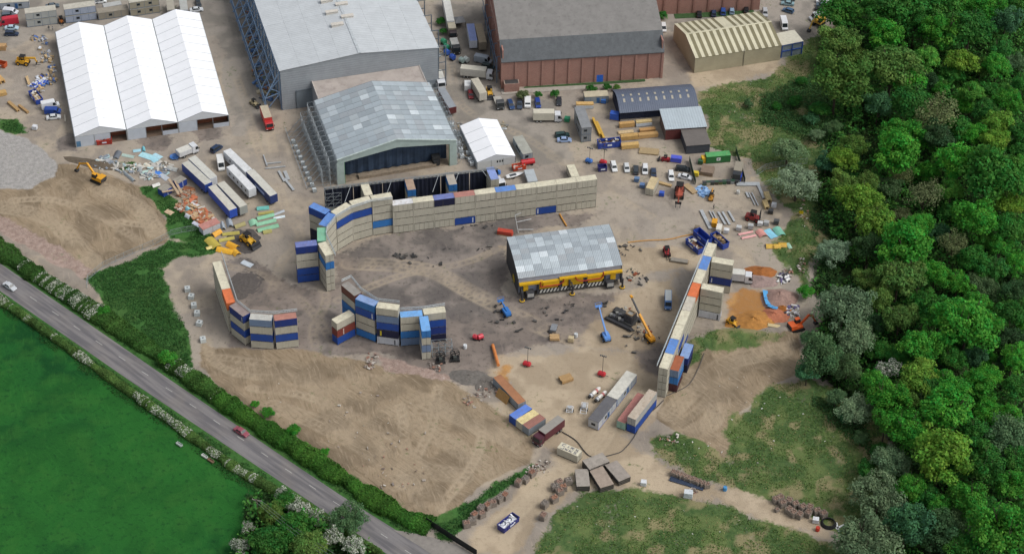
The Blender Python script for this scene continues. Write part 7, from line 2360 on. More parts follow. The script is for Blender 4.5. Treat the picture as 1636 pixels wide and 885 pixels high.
# blue sheet on the ballast
bs = MB()
pts = [(1222, 467), (1224, 480), (1227, 490), (1234, 494), (1242, 496)]
for (u0, v0), (u1, v1) in zip(pts[:-1], pts[1:]):
    a, b = spot(u0, v0, .6), spot(u1, v1, .75)
    s = (b - a).normalized().cross(Vector((0, 0, 1))) * .7
    slab(bs, [a - s, b - s, b + s + Vector((0, 0, .3)), a + s + Vector((0, 0, .3))], .05)
tag(bs.build('blue_sheet', M('#4f9ad0', .5, var=.12)), 'long crumpled light blue sheet across the ballast heaps', 'sheet')
# ---- aluminium beams and palletised steel by the mesh fence
for t in ((1127.5, 352, 4, 8, 'long wide aluminium beam, leftmost of the beams', 9.0, 1.0), (1139, 349, 4, 7.5, 'grey steel beam, second of the beams', 6.5, .35), (1144, 350, 4, 7.5, 'grey steel beam, third of the beams', 6.5, .35), (1153, 350, 4, 7, 'bright aluminium beam, fourth of the beams', 6.0, .6), (1160, 350, 4, 7, 'bright aluminium beam, fifth of the beams', 6.2, .6), (1168.5, 347, 4, 7, 'short bright aluminium beam at the right of the beams', 5.0, .6),
          (1201, 319, 4, 8, 'thin aluminium beam by the fence, left', 6.2, .3), (1206, 319.5, 4, 8, 'thin aluminium beam by the fence, middle', 6.4, .3), (1194, 313, 4, 8, 'short aluminium beam by the fence', 2.6, .6), (1195, 295.5, 10, 0, 'long aluminium bundle along the green fence', 7.0, 1.6), (1215, 306, 3.5, 8, 'long aluminium bundle beside the pale timber', 7.5, .8),
          (440, 269, 10, -1, 'aluminium tube bundle on the dirt, lower of two', 6.0, .3), (437, 262, 10, -1, 'aluminium tube bundle on the dirt, upper of two', 4.6, .3), (424, 258, 3, 9, 'aluminium tube bundle on the dirt, lying lengthwise', 5.6, .35), (450, 283, 5, 9, 'grey steel channel beside the bundled beams', 5.5, .7), (458, 282, 4, 9, 'bright steel channels beside the grey one', 4.5, 1.0), (462, 296, 7, 9, 'long grey plank by the scaffold', 6.5, .7)):
    r_ = boxed('metal_beam', t[4], 'beam', *t[:4], None, '', 'metal beams laid on the dirt')
    mb = MB(); L, W = t[5], t[6]
    mb.box(-L / 2, L / 2, -W / 2, W / 2, .35, .45); mb.box(-L / 2, L / 2, -W / 2, -W / 2 + .06, .12, .35); mb.box(-L / 2, L / 2, W / 2 - .06, W / 2, .12, .35)
    mb.build('section', M('#b4b8ba', .4, .3, var=.1), r_)
    mb = MB()
    for x in (-L * .35, L * .35):
        mb.box(x - .06, x + .06, -W / 2 - .1, W / 2 + .1, 0, .12)
    mb.build('bearers', M('#7a6a50', .85), r_)
for u, v, lab, c in ((1160, 372, 'white palletised load right of the blue skips', '#cfd1d2'), (1148, 371, 'white small tank on a frame by the blue skips', '#d2cfc4'), (1141, 360, 'yellow generator box among the beams', '#d2951c'), (1180, 368, 'grey steel pallet load, left of the row', '#b4b6b6'), (1199, 365, 'grey steel pallet load, middle of the row', '#a9acac'), (1214, 361, 'white pallet load in the row', '#c9caca'), (1224, 360, 'low grey pallet load in the row', '#a3a5a5'), (1240, 358, 'dark pallet load at the row end', '#4a4c4e'), (1113, 368, 'brown crate alone near the beams', '#776a58'),
                     (1236, 331, 'white boxes by the mesh fence', '#c3c5ca'), (1231, 341, 'dark pallet by the mesh fence', '#3a3b3d'), (1179, 310, 'round white cable drum on the dirt', '#bcbcb8'), (1057, 313, 'blue crate pile left of the red telehandler', '#2f55b8'), (1026, 300, 'blue cage pallet beside the cream container', '#54709a'), (1017, 290, 'blue cage pallet behind the other', '#5a7699'), (964, 165, 'blue crate pile by the workshop', '#3a6fb8'), (982, 190, 'blue waste trailer beside the workshop', '#2c58b5'),
                     (906, 194, 'green bin in the middle of the yard', '#2f8a62'), (1080, 258, 'blue and purple trailer load behind the red tractor', '#4a56c0'), (1119, 262, 'green wheeled bin in the fenced bay', '#2f5a3c'), (1112, 281, 'yellow bin beside the green fence', '#cfb62c'), (1130, 276, 'heap of broken pallets in the fenced bay', '#7d6c5c'), (1180, 286, 'bright blue load by the green fence', '#2c4fc0'), (56, 207, 'white box at the gravel edge', '#c9ccd0'), (797, 278, 'blue barrels at the curtain end', '#3a78c8'), (1099, 793, 'white caravan shell on the track', '#c2c8cc'), (1158, 783, 'blue barrel on the track', '#3f86b8'),
                     (1028, 775, 'white broken basin on the track', '#c9cdd0'), (1306, 847, 'orange red barrel by the hose coil', '#c23a26'), (1303, 834, 'white box by the brick crates', '#cfd1d4'), (920, 538, 'white barrel in the arena', '#bfc4c6'), (912, 545, 'pale pallet in the arena', '#b8a988'), (885, 526, 'grey plinth block behind the timber deck', '#7b7f84'), (807, 374, 'red flat trailer behind the set machine', '#b0402e'), (743, 556, 'white round tank by the scaffold frame', '#cfd3d6'), (1085, 418, 'grey concrete slab on the dirt', '#8b857a')):
    size = {'red flat trailer': (4.8, 1.8, 1.2), 'grey concrete slab': (5.6, 1.6, .5), 'green bin': (1.8, 1.6, 1.3), 'heap of broken': (4, 4, 1.2), 'white caravan': (2.4, 1.8, 1.7), 'blue waste trailer': (3.2, 2.2, 2.2), 'blue and purple': (3.4, 1.8, 1.6), 'bright blue load': (1.8, 4.0, 1.4), 'grey plinth': (1.8, 3.0, .7), 'yellow generator': (1.6, 2.4, 1.6), 'white small tank': (1.6, 3.2, 1.9)}
    sz = [s for k, s in size.items() if lab.startswith(k)]
    L, W, H = sz[0] if sz else (1.6, 1.4, 1.3)
    barrel = 'barrel' in lab or 'drum' in lab or 'round' in lab
    r_ = boxed('barrel' if barrel else 'pallet_load', lab, 'barrel' if barrel else 'load', u, v, 10, 1.5, None, c, 'loose loads about the yard')
    pm = M(c, .6, var=.12, dirt='#5e584e', dirt_amt=.4)
    if barrel:
        mb = MB(); mb.lathe((0, 0, 0), [(.0, 0), (.52, .02), (.55, .35), (.57, .4), (.55, .45), (.55, .8), (.57, .85), (.55, .9), (.52, 1.2), (.3, 1.22)], 14); mb.build('drum', pm, r_)
        mb = MB(); mb.lathe((.2, .1, 1.22), [(.1, 0), (.1, .06)], 8); mb.build('bung', steel_d, r_)
    else:
        mb = MB()
        nl_ = 3 if H > 1 else 1
        for k in range(nl_):
            mb.cbox((prnd.uniform(-.06, .06), prnd.uniform(-.06, .06), .16 + H * (k + .5) / nl_), (L * prnd.uniform(.86, .97), W * prnd.uniform(.86, .97), H / nl_ - .03), prnd.uniform(-.04, .04))
        mb.build('load', pm, r_)
        for y in (-W / 2 + .1, 0, W / 2 - .1):
            mb = MB(); mb.box(-L / 2, L / 2, y - .06, y + .06, 0, .14); mb.build('skid', M('#8a7452', .85), r_)
# ---- brick and stone crates beside the track
_ck = []
def crate(u, v, label, color='#857c72', s=1.0, group='slatted crates of salvaged bricks', fill='#927a6c'):
    p = spot(u, v)
    root = empty('brick_crate', p, prnd.uniform(-.3, .6) + R(30))
    tag(root, label, 'crate', group)
    if not _ck:
        mb = MB()
        for sx in (-1, 1):
            for sy in (-1, 1):
                mb.box(sx * .68 - .06, sx * .68 + .06, sy * .58 - .06, sy * .58 + .06, 0, 1.5)
        for k in range(5):
            z = .12 + k * .29
            for s_ in (-1, 1):
                mb.box(-.72, .72, s_ * .66 - .025, s_ * .66 + .025, z, z + .18)
                mb.box(s_ * .76 - .025, s_ * .76 + .025, -.63, .63, z, z + .18)
        _ck.append(mb.mesh('crate_slats'))
        mb = MB()
        rr = random.Random(4)
        for i in range(30):
            mb.cbox((rr.uniform(-.55, .55), rr.uniform(-.48, .48), rr.uniform(1.15, 1.5)), (.32, .18, .13), rr.uniform(0, 3), 0, rr.uniform(-.4, .4), rr.uniform(-.4, .4))
        mb.box(-.62, .62, -.55, .55, .05, 1.2)
        _ck.append(mb.mesh('brick_fill'))
    root.scale = (s, s, s)
    obj('slats', _ck[0], M(color, .85, var=.2, scale=2), root)
    f = obj('brick_fill', _ck[1], M(fill, .9, var=.25, scale=2.5, dirt='#a39a90'), root)
    tag(f, kind='stuff')
    return root
lst = [(745.5, 841), (754.4, 836), (758, 827), (769.6, 825), (768.4, 816), (778.5, 812), (787.4, 808), (797.6, 801), (806.5, 796), (828, 775), (839.5, 770), (849.7, 760)]
for k, (u, v) in enumerate(lst):
    crate(u, v, 'brick crate, %s from the bottom in the row left of the track' % (order(k) if k < 10 else ('eleventh', 'twelfth')[k - 10]), fill=('#957a6c', '#877f77', '#9c7460')[k % 3], s=1.15)
for k, (u, v) in enumerate(((867.5, 830), (870, 810), (885.3, 801), (894.2, 789.5), (886.6, 782), (899.3, 783), (893, 775.5), (908, 773))):
    crate(u, v, 'brick crate, %s from the bottom right of the track' % order(k), fill=('#957a6c', '#877f77', '#a07862')[k % 3], s=1.2)
for k, (x, y) in enumerate(((1100, 555), (1125, 545), (1140, 580), (1180, 565), (1220, 585), (1180, 620), (1208, 640), (1266, 605), (1245, 650), (1308, 608), (1300, 640), (1356, 628), (1396, 645), (1105, 612))):
    crate(960 + x / 3.934, 661 + y / 3.934, 'brick crate, %s in the cluster at the end of the lower track' % (order(k) if k < 10 else ('eleventh', 'twelfth', 'thirteenth', 'fourteenth')[k - 10]), group='brick crates at the lower track', s=1.15 if k < 13 else .7)
for k in range(10):
    crate(1075.5 + k * 5.9, 759 + k * 2.15, 'brick pallet, %s in the straight row along the track' % order(k), group='brick pallets in a straight row', s=1.0)
tp = boxed('pipe_bundle', 'dark blue bundle of long pipes before the brick pallets', 'pipes', 1097, 773, 10, 3, None, '')
for k in range(4):
    mb = MB(); mb.cyl((-4.5, -.6 + k * .4, .25), (4.5, -.6 + k * .4, .25), .19, seg=8); mb.build('pipe', M('#3a465c', .5, var=.1), tp)
# ---- dark stacked decks
def deck_stack(u, v, du, dv, label, n=3, L=6.0, W=3.4, top='#968f86'):
    root = boxed('deck_stack', label, 'decks', u, v, du, dv, None, '', 'stacks of dark decks')
    for k in range(n):
        mb = MB()
        mb.box(-L / 2, L / 2, -W / 2, W / 2, .5 + k * .62, .64 + k * .62)
        mb.build('deck', M(top if k == n - 1 else '#5a5651', .85, var=.15, scale=.8, dirt='#6a5f55'), root)
        for x in (-L / 2 + .15, 0, L / 2 - .15):
            mb = MB(); mb.box(x - .12, x + .12, -W / 2 + .02, W / 2 - .02, .02 + k * .62, .495 + k * .62); mb.build('bearer', M('#37342f', .85), root)
    return root
deck_stack(930, 771, -1, -9, 'stack of grey decks at the left of the dark deck group')
deck_stack(960, 769, 5, 8, 'stack of dark decks with rusty patches, middle of the group', L=7.2, W=3.8, top='#988a7d')
deck_stack(986.5, 760, -6, -7, 'stack of dark decks at the right of the group', L=6.6, W=3.6, top='#918981')
deck_stack(951.5, 747, 10, -4, 'stack of dark decks at the back with a small rack on top', L=6.0, W=3.6, n=4)
# ---- white ballast blocks on the slope
for k, (u, v) in enumerate(((299.7, 464.5), (305.8, 476.5), (310, 490.5), (315.2, 503), (318.8, 519), (324.6, 545))):
    p = spot(u, v)
    r_ = empty('ballast_block', p, prnd.uniform(-.3, .3))
    tag(r_, 'white ballast block, %s from the top of the line beside the left wall piece' % order(k), 'block', 'white ballast blocks')
    mb = MB(); mb.prism([(-.75, 0), (.75, 0), (.78, .1), (.78, 1.15), (.68, 1.25), (-.68, 1.25), (-.78, 1.15), (-.78, .1)], -.75, .75); mb.build('block', M('#bcc2c1', .7, var=.08, dirt='#8a8a82'), r_)
    mb = MB(); mb.box(-.2, .2, -.2, .2, 1.252, 1.3); mb.build('lifting_cap', M('#4a5560', .6), r_)
# ballast tanks along the scaffold foot
for k in range(10):
    q = G(469 + k * 3.72, 229 + k * 8.6)
    r_ = empty('water_tank', (q.x, q.y, 0), R(17))
    tag(r_, 'white ballast tank, %s from the top along the scaffold foot' % order(k), 'tank', 'ballast tanks along the scaffold')
    mb = MB(); mb.box(-.55, .55, -.5, .5, .15, 1.15); mb.build('tank', M('#b9c0c2', .5, var=.06), r_)
    mb = MB()
    for x in (-.57, 0, .57):
        for y in (-.52, .52):
            mb.bar((x, y, 0), (x, y, 1.2), .05)
    for z in (.1, .6, 1.18):
        for y in (-.52, .52):
            mb.bar((-.57, y, z), (.57, y, z), .05)
    mb.build('cage', galv, r_)
for k, (u, v) in enumerate(((732, 232), (736, 242), (738, 252), (748, 247), (751, 258), (754, 264), (722, 202), (726, 214))):
    q = G(u, v)
    r_ = empty('water_tank', (q.x, q.y, 0), R(17))
    tag(r_, 'white ballast tank, %s among those beside the small marquee' % order(k), 'tank', 'ballast tanks by the small marquee')
    mb = MB(); mb.box(-.6, .6, -.55, .55, .1, 1.2); mb.build('tank', M('#c3c9cc', .5, var=.06), r_)
    mb = MB(); mb.lathe((0, 0, 1.2), [(.18, 0), (.18, .08)], 8); mb.build('cap', steel_d, r_)
# ---- two rocket-like props and two white frames
for u, v, lab in ((949.5, 630, 'red and white striped rocket prop, left of two'), (959.5, 636, 'red and white striped rocket prop, right of two')):
    p, yaw = head(u, v, 8, -7)
    r_ = empty('rocket_prop', p, yaw)
    tag(r_, lab, 'prop', 'striped rocket props')
    x = -2.4
    for L, rad, c in ((.5, .42, '#1f2022'), (.7, .55, '#b9bcbe'), (.12, .57, '#222325'), (1.5, .55, '#d6d3cb'), (.7, .56, '#b06a66'), (.9, .55, '#d9d6d0')):
        mb = MB(); mb.cyl((x, 0, .75), (x + L, 0, .75), rad, seg=14); mb.build('segment', M(c, .45), r_)
        x += L
    mb = MB(); mb.cyl((x, 0, .75), (x + .5, 0, .75), .5, .15, seg=12); mb.build('nose', M('#d9d6d0', .45), r_)
    for xx in (-1.2, .9):
        mb = MB(); mb.box(xx - .12, xx + .12, -.6, .6, 0, .35); mb.build('cradle', steel_d, r_)
for u, v, lab, L in ((910, 657, 'small white wheeled frame in the yard', 2.4), (933, 655, 'white ladder frame trailer in the yard', 4.2)):
    p, yaw = head(u, v, -1.5, 9)
    r_ = empty('frame_trailer', p, yaw)
    tag(r_, lab, 'trailer', 'white frame trailers')
    mb = MB()
    for y in (-.8, .8):
        mb.bar((-L / 2, y, .8), (L / 2, y, .8), .14)
    for k in range(5):
        mb.bar((-L / 2 + k * L / 4, -.8, .8), (-L / 2 + k * L / 4, .8, .8), .1)
    mb.build('frame', M('#cfd2d4', .45), r_)
    mb = MB(); mb.box(-L * .3, L * .1, -.5, .5, .88, 1.5); mb.build('tank', M('#a9adb0', .4), r_)
    for s in (-1, 1):
        wheel(r_, 0, s * .95, .4, .25)
# ---- black wheeled fans by the scaffold frame
for u, v, lab in ((704, 578, 'black wheeled wind machine, left of two'), (727, 575, 'black wheeled wind machine, right of two')):
    p, yaw = head(u, v, 1, 9)
    r_ = empty('wind_machine', p, yaw)
    tag(r_, lab, 'wind machine', 'black wind machines')
    mb = MB(); mb.box(-1.0, 1.0, -1.1, 1.1, .4, .75); mb.build('trolley', dark_mat, r_)
    mb = MB()
    n = 18
    for i in range(n):
        a0, a1 = 2 * math.pi * i / n, 2 * math.pi * (i + 1) / n
        for x in (-.8, -.2):
            mb.bar((x, math.cos(a0) * 1.25, 2.0 + math.sin(a0) * 1.25), (x, math.cos(a1) * 1.25, 2.0 + math.sin(a1) * 1.25), .12)
    for k in range(6):
        a = k * math.pi / 6
        mb.bar((-.2, math.cos(a) * 1.2, 2 + math.sin(a) * 1.2), (-.2, -math.cos(a) * 1.2, 2 - math.sin(a) * 1.2), .04)
    mb.build('guard_ring', M('#232527', .5), r_)
    for k in range(4):
        mb = MB(); a = k * math.pi / 2 + .3; mb.cbox((-.5, math.cos(a) * .6, 2 + math.sin(a) * .6), (.08, 1.0, .3), 0, 0, a); mb.build('blade', M('#3a3c3e', .5), r_)
    mb = MB(); mb.box(-.1, .8, -.45, .45, .75, 1.6); mb.build('engine', M('#3b3f3c', .6, var=.2), r_)
    for x in (-.7, .7):
        for s in (-1, 1):
            wheel(r_, x, s * 1.15, .38, .22)
# scaffold frame at the middle wall piece's end
sf = empty('scaffold_tower', spot(690, 571), R(8))
tag(sf, 'bare scaffold frame at the end of the middle wall piece', 'scaffold')
for k in range(3):
    scaffold_bay(sf, .2 + k * 1.8, 2.0 + k * 1.8, 0, 3.0, 3.6, lifts=2, r=.06)
# orange conveyor pole
cv = MB()
a, b = spot(787, 553), spot(796, 588)
cv.cyl((a.x, a.y, .5), (b.x, b.y, 1.1), .45, seg=10)
tag(cv.build('orange_pipe', M('#c2773c', .6, var=.12)), 'long orange pipe pointing at the rusty container', 'pipe')
# hoses and cables on the ground
def hose(name, pts, r, color, label, group='hoses on the ground'):
    mb = MB()
    P3 = [spot(u, v, r) for u, v in pts]
    Q = []
    for i in range(len(P3) - 1):
        p0, p1, p2, p3 = P3[max(i - 1, 0)], P3[i], P3[i + 1], P3[min(i + 2, len(P3) - 1)]
        for k in range(6):
            t = k / 6
            Q.append(.5 * ((2 * p1) + (p2 - p0) * t + (2 * p0 - 5 * p1 + 4 * p2 - p3) * t * t + (3 * p1 - p0 - 3 * p2 + p3) * t ** 3))
    Q.append(P3[-1])
    for a, b in zip(Q[:-1], Q[1:]):
        mb.cyl(a, b, r, seg=5)
    tag(mb.build(name, M(color, .7, var=.1)), label, 'hose', group)
hose('hose', [(898, 690), (920, 704), (945, 730), (985, 725), (1000, 715), (1015, 695), (1028, 670), (1048, 652), (1060, 640)], .14, '#4a4744', 'dark hose looping from the maroon lorry to the right wall')
hose('hose', [(1060, 634), (1075, 628), (1100, 615), (1115, 590), (1125, 565)], .12, '#5a554f', 'dark hose on the slope behind the right wall')
hose('hose', [(1003, 388), (1030, 385), (1068, 383), (1090, 378), (1115, 373)], .16, '#c28f4a', 'orange cable running towards the blue skips')
hose('hose', [(894, 343), (899, 352), (905, 362)], .25, '#c28a3a', 'orange pipe at the foot of the long wall')
hc = MB()
p = spot(1323.5, 837)
for k in range(5):
    rr_ = 1.9 - .1 * k
    pts = [(p.x + rr_ * math.cos(2 * math.pi * i / 22), p.y + rr_ * math.sin(2 * math.pi * i / 22), .15 + k * .16) for i in range(23)]
    for a, b in zip(pts[:-1], pts[1:]):
        hc.cyl(a, b, .14, seg=6)
tag(hc.build('hose_coil', M('#1d1e20', .6)), 'coil of thick black hose at the end of the track', 'hose')
# ---- fences
def mesh_fence(pts, label, h=2.0, color='#9fa8aa', name='mesh_fence', solid=None, cat='fence', group=None):
    P3 = [spot(u, v) for u, v in pts]
    root = empty(name, P3[0])
    tag(root, label, cat, group)
    inv = -P3[0]
    pm = M(color, .5, .3, var=.1)
    for a, b in zip(P3[:-1], P3[1:]):
        n = max(1, round((b - a).length / 3.3))
        for k in range(n):
            p, q = a.lerp(b, k / n) + inv, a.lerp(b, (k + 1) / n - .01) + inv
            mb = MB()
            up = Vector((0, 0, h))
            for s, e in ((p, p + up), (q, q + up), (p + up, q + up), (p + up * .08, q + up * .08)):
                mb.bar(s, e, .06)
            if solid:
                mb.add([p + up * .05, q + up * .05, q + up, p + up], [(0, 1, 2, 3)])
            else:
                for i in range(1, 9):
                    c = p.lerp(q, i / 9)
                    mb.bar(c + up * .08, c + up, .018)
                for i in range(1, 5):
                    mb.bar(p + up * (i / 5), q + up * (i / 5), .018)
            mb.build('fence_panel', pm, root)
    return root
mesh_fence([(681, 836), (702, 850), (730, 868), (762, 888)], 'black solid site fence beside the entrance track', 2.2, '#1f2326', 'site_fence', solid=True)
mesh_fence([(139, 462), (141, 448), (165, 427), (185, 418), (212, 406), (245, 392), (272, 378)], 'steel mesh fence round the earth mound', 1.9)
mesh_fence([(273, 376), (290, 372), (315, 368)], 'steel mesh fence on the grass beside the pink roofed hut', 1.9)
mesh_fence([(1209, 281), (1222, 272), (1238, 268), (1290, 262)], 'steel mesh fence across the path to the wood', 2.2)
mesh_fence([(1215, 300), (1232, 296)], 'short mesh fence by the aluminium bundles', 2.0)
mesh_fence([(1175, 243), (1183, 268), (1190, 294)], 'dark green fence on the right of the bin bay', 2.0, '#2a4a3a', 'bay_fence', solid=True)
mesh_fence([(1101, 258), (1106, 278), (1111, 296)], 'dark green fence on the left of the bin bay', 2.0, '#2a4a3a', 'bay_fence', solid=True)
for k in range(9):
    r_ = boxed('wheeled_bin', 'dark wheeled bin, %s from the left in the bin bay row' % order(k), 'bin', 1125 + k * 6.4, 296 - k * .35, 1, 9, None, '', 'wheeled bins in the bay')
    c = ('#5d6a58', '#b7ac9a', '#39423c', '#4b4038', '#56633a', '#2f5a3c', '#3a3c3e', '#8c9294', '#2f3033')[k]
    mb = MB(); loft(mb, [[(x * s_, y * s_, z) for x, y in ((-.5, -.6), (.5, -.6), (.5, .6), (-.5, .6))] for s_, z in ((.82, .15), (1, 1.2))]); mb.build('tub', M(c, .6, var=.1), r_)
    mb = MB(); mb.box(-.54, .54, -.64, .64, 1.2, 1.3); mb.build('lid', M('#2f4a3a' if k % 2 else '#3b3d3f', .5), r_)
    for s in (-1, 1):
        wheel(r_, -.4, s * .5, .1, .08)
# pink roofed hut beside the panels
ph, pw = site('small_hut', (325.5, 377), (352.5, 365.5), 'small white hut with a faded pink roof by the yellow panels', 'hut')
mb = MB(); mb.box(0, pw, 0, 2.6, 0, 2.2); mb.build('wall', M('#b3b9c0', .6, var=.06), ph)
mb = MB(); mb.box(-.1, pw + .1, -.1, 2.7, 2.2, 2.32); mb.build('roof', M('#b07a70', .75, var=.15, scale=.8, dirt='#c2bdb6'), ph)
mb = MB(); mb.box(pw * .55, pw * .55 + .05, -.03, 0, .1, 2.1); mb.build('seam', steel_d, ph)
# two blue cube stores under loose timber
for u, v, lab in ((264, 309, 'blue steel box store under broken timber, left of two'), (288, 296, 'blue steel box store under broken timber, right of two')):
    r_ = boxed('box_store', lab, 'box store', u, v, 10, -6, None, '', 'blue box stores')
    mb = MB(); mb.box(-1.6, 1.6, -1.3, 1.3, .05, 2.1); mb.build('shell', M('#24428f', .5, var=.1, dirt='#555'+'555'), r_)
    mb = MB(); mb.box(-1.62, 1.62, -1.32, 1.32, 2.1, 2.2); mb.build('top', M('#8f8a80', .8, var=.2), r_)
    mb = MB(); mb.box(-.08, .08, -1.34, -1.3, .1, 2.0); mb.build('white_post', M('#c9cdd4', .5), r_)
for k, (u, v, du, dv) in enumerate(((276, 302, 7, 9), (281, 309, 7, 9), (272, 312, 10, -4), (286, 306, 6, 9))):
    r_ = boxed('loose_board', 'loose tan board, %s of those across the blue box stores' % order(k), 'board', u, v, du, dv, None, '', 'boards across the box stores', z=1.2)
    mb = MB(); mb.cbox((0, 0, .5), (5.0, .7, .12), 0, 0, 0, R(12)); mb.build('board', M('#a8937a', .85, var=.15, scale=2), r_)
# blue hopper beside the white lorry
r_ = boxed('blue_hopper', 'round blue frame hopper behind the white low lorry', 'hopper', 279, 253, 8, 3, None, '')
mb = MB(); mb.lathe((0, 0, 0), [(.9, .1), (1.5, .7), (1.45, .75), (.85, .2)], 14); mb.build('bowl', M('#3f6fae', .5), r_)
mb = MB(); mb.bar((-1.6, 0, .1), (2.0, -.8, .5), .15); mb.build('drawbar', M('#35568c', .5), r_)
# open gazebo by the tour trailers
gz_o = empty('gazebo', spot(733, 42), R(17))
tag(gz_o, 'dark gazebo with a grey pyramid roof between the trailers', 'gazebo')
mb = MB(); mb.add([(-1.9, -1.9, 2.4), (1.9, -1.9, 2.4), (1.9, 1.9, 2.4), (-1.9, 1.9, 2.4), (0, 0, 3.7)], [(0, 1, 4), (1, 2, 4), (2, 3, 4), (3, 0, 4)]); mb.build('roof', M('#77797c', .7, var=.06), gz_o)
for sx in (-1, 1):
    for sy in (-1, 1):
        mb = MB(); mb.bar((sx * 1.8, sy * 1.8, 0), (sx * 1.8, sy * 1.8, 2.4), .1); mb.build('leg', steel_d, gz_o)
mb = MB(); mb.box(-1.8, 1.8, 1.75, 1.8, 0, 2.4); mb.box(-1.8, -1.75, -1.7, 1.7, 0, 2.4); mb.build('side_curtain', M('#23262e', .8), gz_o)
# ---- handrail trusses on the wall tops
def rail(pts, z, label):
    mb = MB()
    P3 = [G(u, v, z) for u, v in pts]
    for a, b in zip(P3[:-1], P3[1:]):
        for dz, off in ((.15, 0), (.75, 0)):
            mb.cyl(a + Vector((0, 0, dz)), b + Vector((0, 0, dz)), .09, seg=5)
        n = max(1, int((b - a).length / 1.2))
        for k in range(n):
            p, q = a.lerp(b, k / n), a.lerp(b, (k + 1) / n)
            mb.bar(p + Vector((0, 0, .15)), q + Vector((0, 0, .75)), .06)
            mb.bar(p + Vector((0, 0, -.1)), p + Vector((0, 0, .85)), .07)
    tag(mb.build('handrail_truss', M('#b2babd', .45, .3)), label, 'railing', 'handrail trusses on the container walls')
rail([(354, 405), (379, 482), (400, 499), (436.5, 501), (475, 496.5)], Z4, 'pale handrail truss along the left wall piece')
rail([(546, 450), (561, 443), (577, 463), (603, 480), (638.5, 484)], Z5, 'pale handrail truss along the far part of the middle wall piece')
rail([(640, 495), (676, 493), (711, 487.5)], Z4, 'pale handrail truss along the near part of the middle wall piece')
rail([(1049.5, 585), (1131, 386)], Z4, 'long pale handrail truss along the right wall')
rail([(536, 408.5), (521, 375), (523, 364), (536, 348), (560, 333), (594, 322), (627, 318)], Z5, 'pale handrail truss along the inside of the curve')
# ---- power pole with wires
pp = empty('power_pole', spot(413.5, 834), 0)
tag(pp, 'wooden power pole with a crossarm in the roadside clump', 'power pole')
mb = MB(); mb.cyl((0, 0, -.3), (0, 0, 8.2), .16, .11, seg=8); mb.build('pole', M('#6e6152', .9, var=.15), pp)
mb = MB(); mb.bar((-1.2, .3, 7.9), (1.2, -.3, 7.9), .14); mb.build('crossarm', M('#8c857a', .8), pp)
for k in range(3):
    x = -1.1 + k * 1.1
    mb = MB(); mb.lathe((x, -x * .25, 7.98), [(.06, 0), (.09, .1), (.05, .2)], 7); mb.build('insulator', M('#b5b8b8', .4), pp)
    e = G(545 + k * 12, 905, 7.5) - pp.location
    mb = MB()
    a = Vector((x, -x * .25, 8.15))
    pts = [a.lerp(e, t / 12) - Vector((0, 0, 1.2 * math.sin(math.pi * t / 12))) for t in range(13)]
    for s, t in zip(pts[:-1], pts[1:]):
        mb.cyl(s, t, .028, seg=4)
    mb.build('wire', M('#8e9294', .5, .3), pp)
# field troughs
for u, v, lab, c in ((286.6, 711, 'small white trough standing in the field by the hedge', '#aab2ae'), (327, 730, 'white trough against the lower hedge', '#b9bcb8'), (337, 737, 'wooden bench trough against the lower hedge', '#7d6450')):
    r_ = boxed('field_trough', lab, 'trough', u, v, 9, 6, None, c, 'troughs in the field')
    mb = MB()
    for s in (-1, 1):
        mb.box(-.9, .9, s * .35 - .04, s * .35 + .04, .2, .6); mb.box(s * .9 - .04, s * .9 + .04, -.31, .31, .2, .6)
    mb.box(-.86, .86, -.31, .31, .2, .26)
    mb.build('basin', M(c, .7), r_)
    mb = MB(); mb.box(-.7, -.6, -.3, .3, 0, .2); mb.box(.6, .7, -.3, .3, 0, .2); mb.build('feet', M('#6a6560', .8), r_)
# white planks by the hose coil
for u, v, du, dv, lab in ((1338, 842, 2, 7, 'white plank, longer of the crossed pair'), (1343, 841, 7, -3, 'white plank, shorter of the crossed pair')):
    r_ = boxed('white_plank', lab, 'plank', u, v, du, dv, None, '', 'crossed white planks')
    mb = MB(); mb.box(-1.5, 1.5, -.25, .25, .05, .2); mb.build('plank', M('#d6d8d8', .6), r_)
# lighting frame by the set machine
lf = empty('light_frame', spot(828, 372), R(10))
tag(lf, 'thin white tubular frame behind the set machine', 'frame')
mb = MB()
for a_, b_ in (((0, 0, 0), (-.8, 1.4, 5.5)), ((-.8, 1.4, 5.5), (1.0, 1.6, 6.0)), ((-.5, .8, 3.4), (4.0, 1.4, 3.6)), ((0, 0, 1.2), (4.5, .2, .6))):
    mb.cyl(a_, b_, .1, seg=6)
mb.build('tubes', M('#c3c6c6', .5), lf)
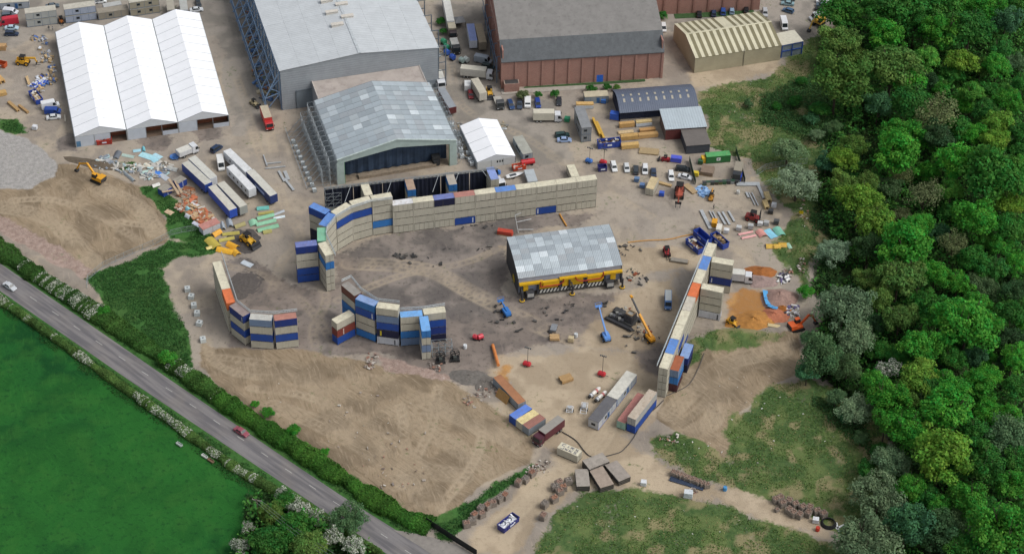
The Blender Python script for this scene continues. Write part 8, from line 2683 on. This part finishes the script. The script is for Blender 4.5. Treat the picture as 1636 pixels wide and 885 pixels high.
# ---- two people by the cabins
def person(u, v, yaw, label, top, legs):
    p = spot(u, v)
    root = empty('person', p, yaw)
    tag(root, label, 'person', 'people by the cabins')
    def skin(name, vs, es, rad, mat, mats=None):
        me = bpy.data.meshes.new(name)
        me.from_pydata(vs, es, [])
        o = bpy.data.objects.new(name, me)
        COL.objects.link(o)
        o.parent = root
        o.modifiers.new('s', 'SKIN')
        for i, r in enumerate(rad):
            me.skin_vertices[0].data[i].radius = (r, r * .8)
        me.skin_vertices[0].data[0].use_root = True
        o.modifiers.new('d', 'SUBSURF').levels = 1
        me.materials.append(mat)
        return o
    vs = [(0, 0, .95), (0, 0, 1.2), (0, 0, 1.42), (0, 0, 1.52), (0, .01, 1.62), (0, .01, 1.74), (-.2, 0, 1.4), (-.27, .03, 1.12), (-.25, .12, .88), (.2, 0, 1.4), (.27, .03, 1.12), (.24, .14, .9), (-.1, 0, .9), (-.11, .05, .5), (-.12, -.02, .07), (.1, 0, .9), (.12, -.06, .5), (.13, -.14, .07), (-.12, .12, .04), (.13, .0, .04)]
    es = [(0, 1), (1, 2), (2, 3), (3, 4), (4, 5), (2, 6), (6, 7), (7, 8), (2, 9), (9, 10), (10, 11), (0, 12), (12, 13), (13, 14), (0, 15), (15, 16), (16, 17), (14, 18), (17, 19)]
    rad = [.15, .15, .16, .06, .1, .09, .07, .055, .045, .07, .055, .045, .1, .075, .055, .1, .075, .055, .05, .05]
    skin('body', vs, es, rad, M(legs, .8))
    j = skin('jacket', [(0, 0, .93), (0, 0, 1.2), (0, 0, 1.41), (-.2, 0, 1.4), (-.27, .03, 1.13), (.2, 0, 1.4), (.27, .03, 1.13)], [(0, 1), (1, 2), (2, 3), (3, 4), (2, 5), (5, 6)], [.17, .165, .17, .085, .07, .085, .07], M(top, .8))
    mb = MB(); mb.lathe((0, .01, 1.66), [(.115, 0), (.125, .06), (.1, .13), (.03, .16)], 10); mb.build('hair', M('#2c2622', .9), root)
    return root
person(78.5, 49, .5, 'person in a dark jacket standing behind the left marquee', '#2a2f3a', '#3a3f4a')
person(84.5, 49.5, 2.2, 'person in a pale top beside the one in the dark jacket', '#b9bcc2', '#2c3038')
person(1140, 334, 1.0, 'person in dark clothes standing alone above the aluminium beams', '#2b2d33', '#3a3b40')
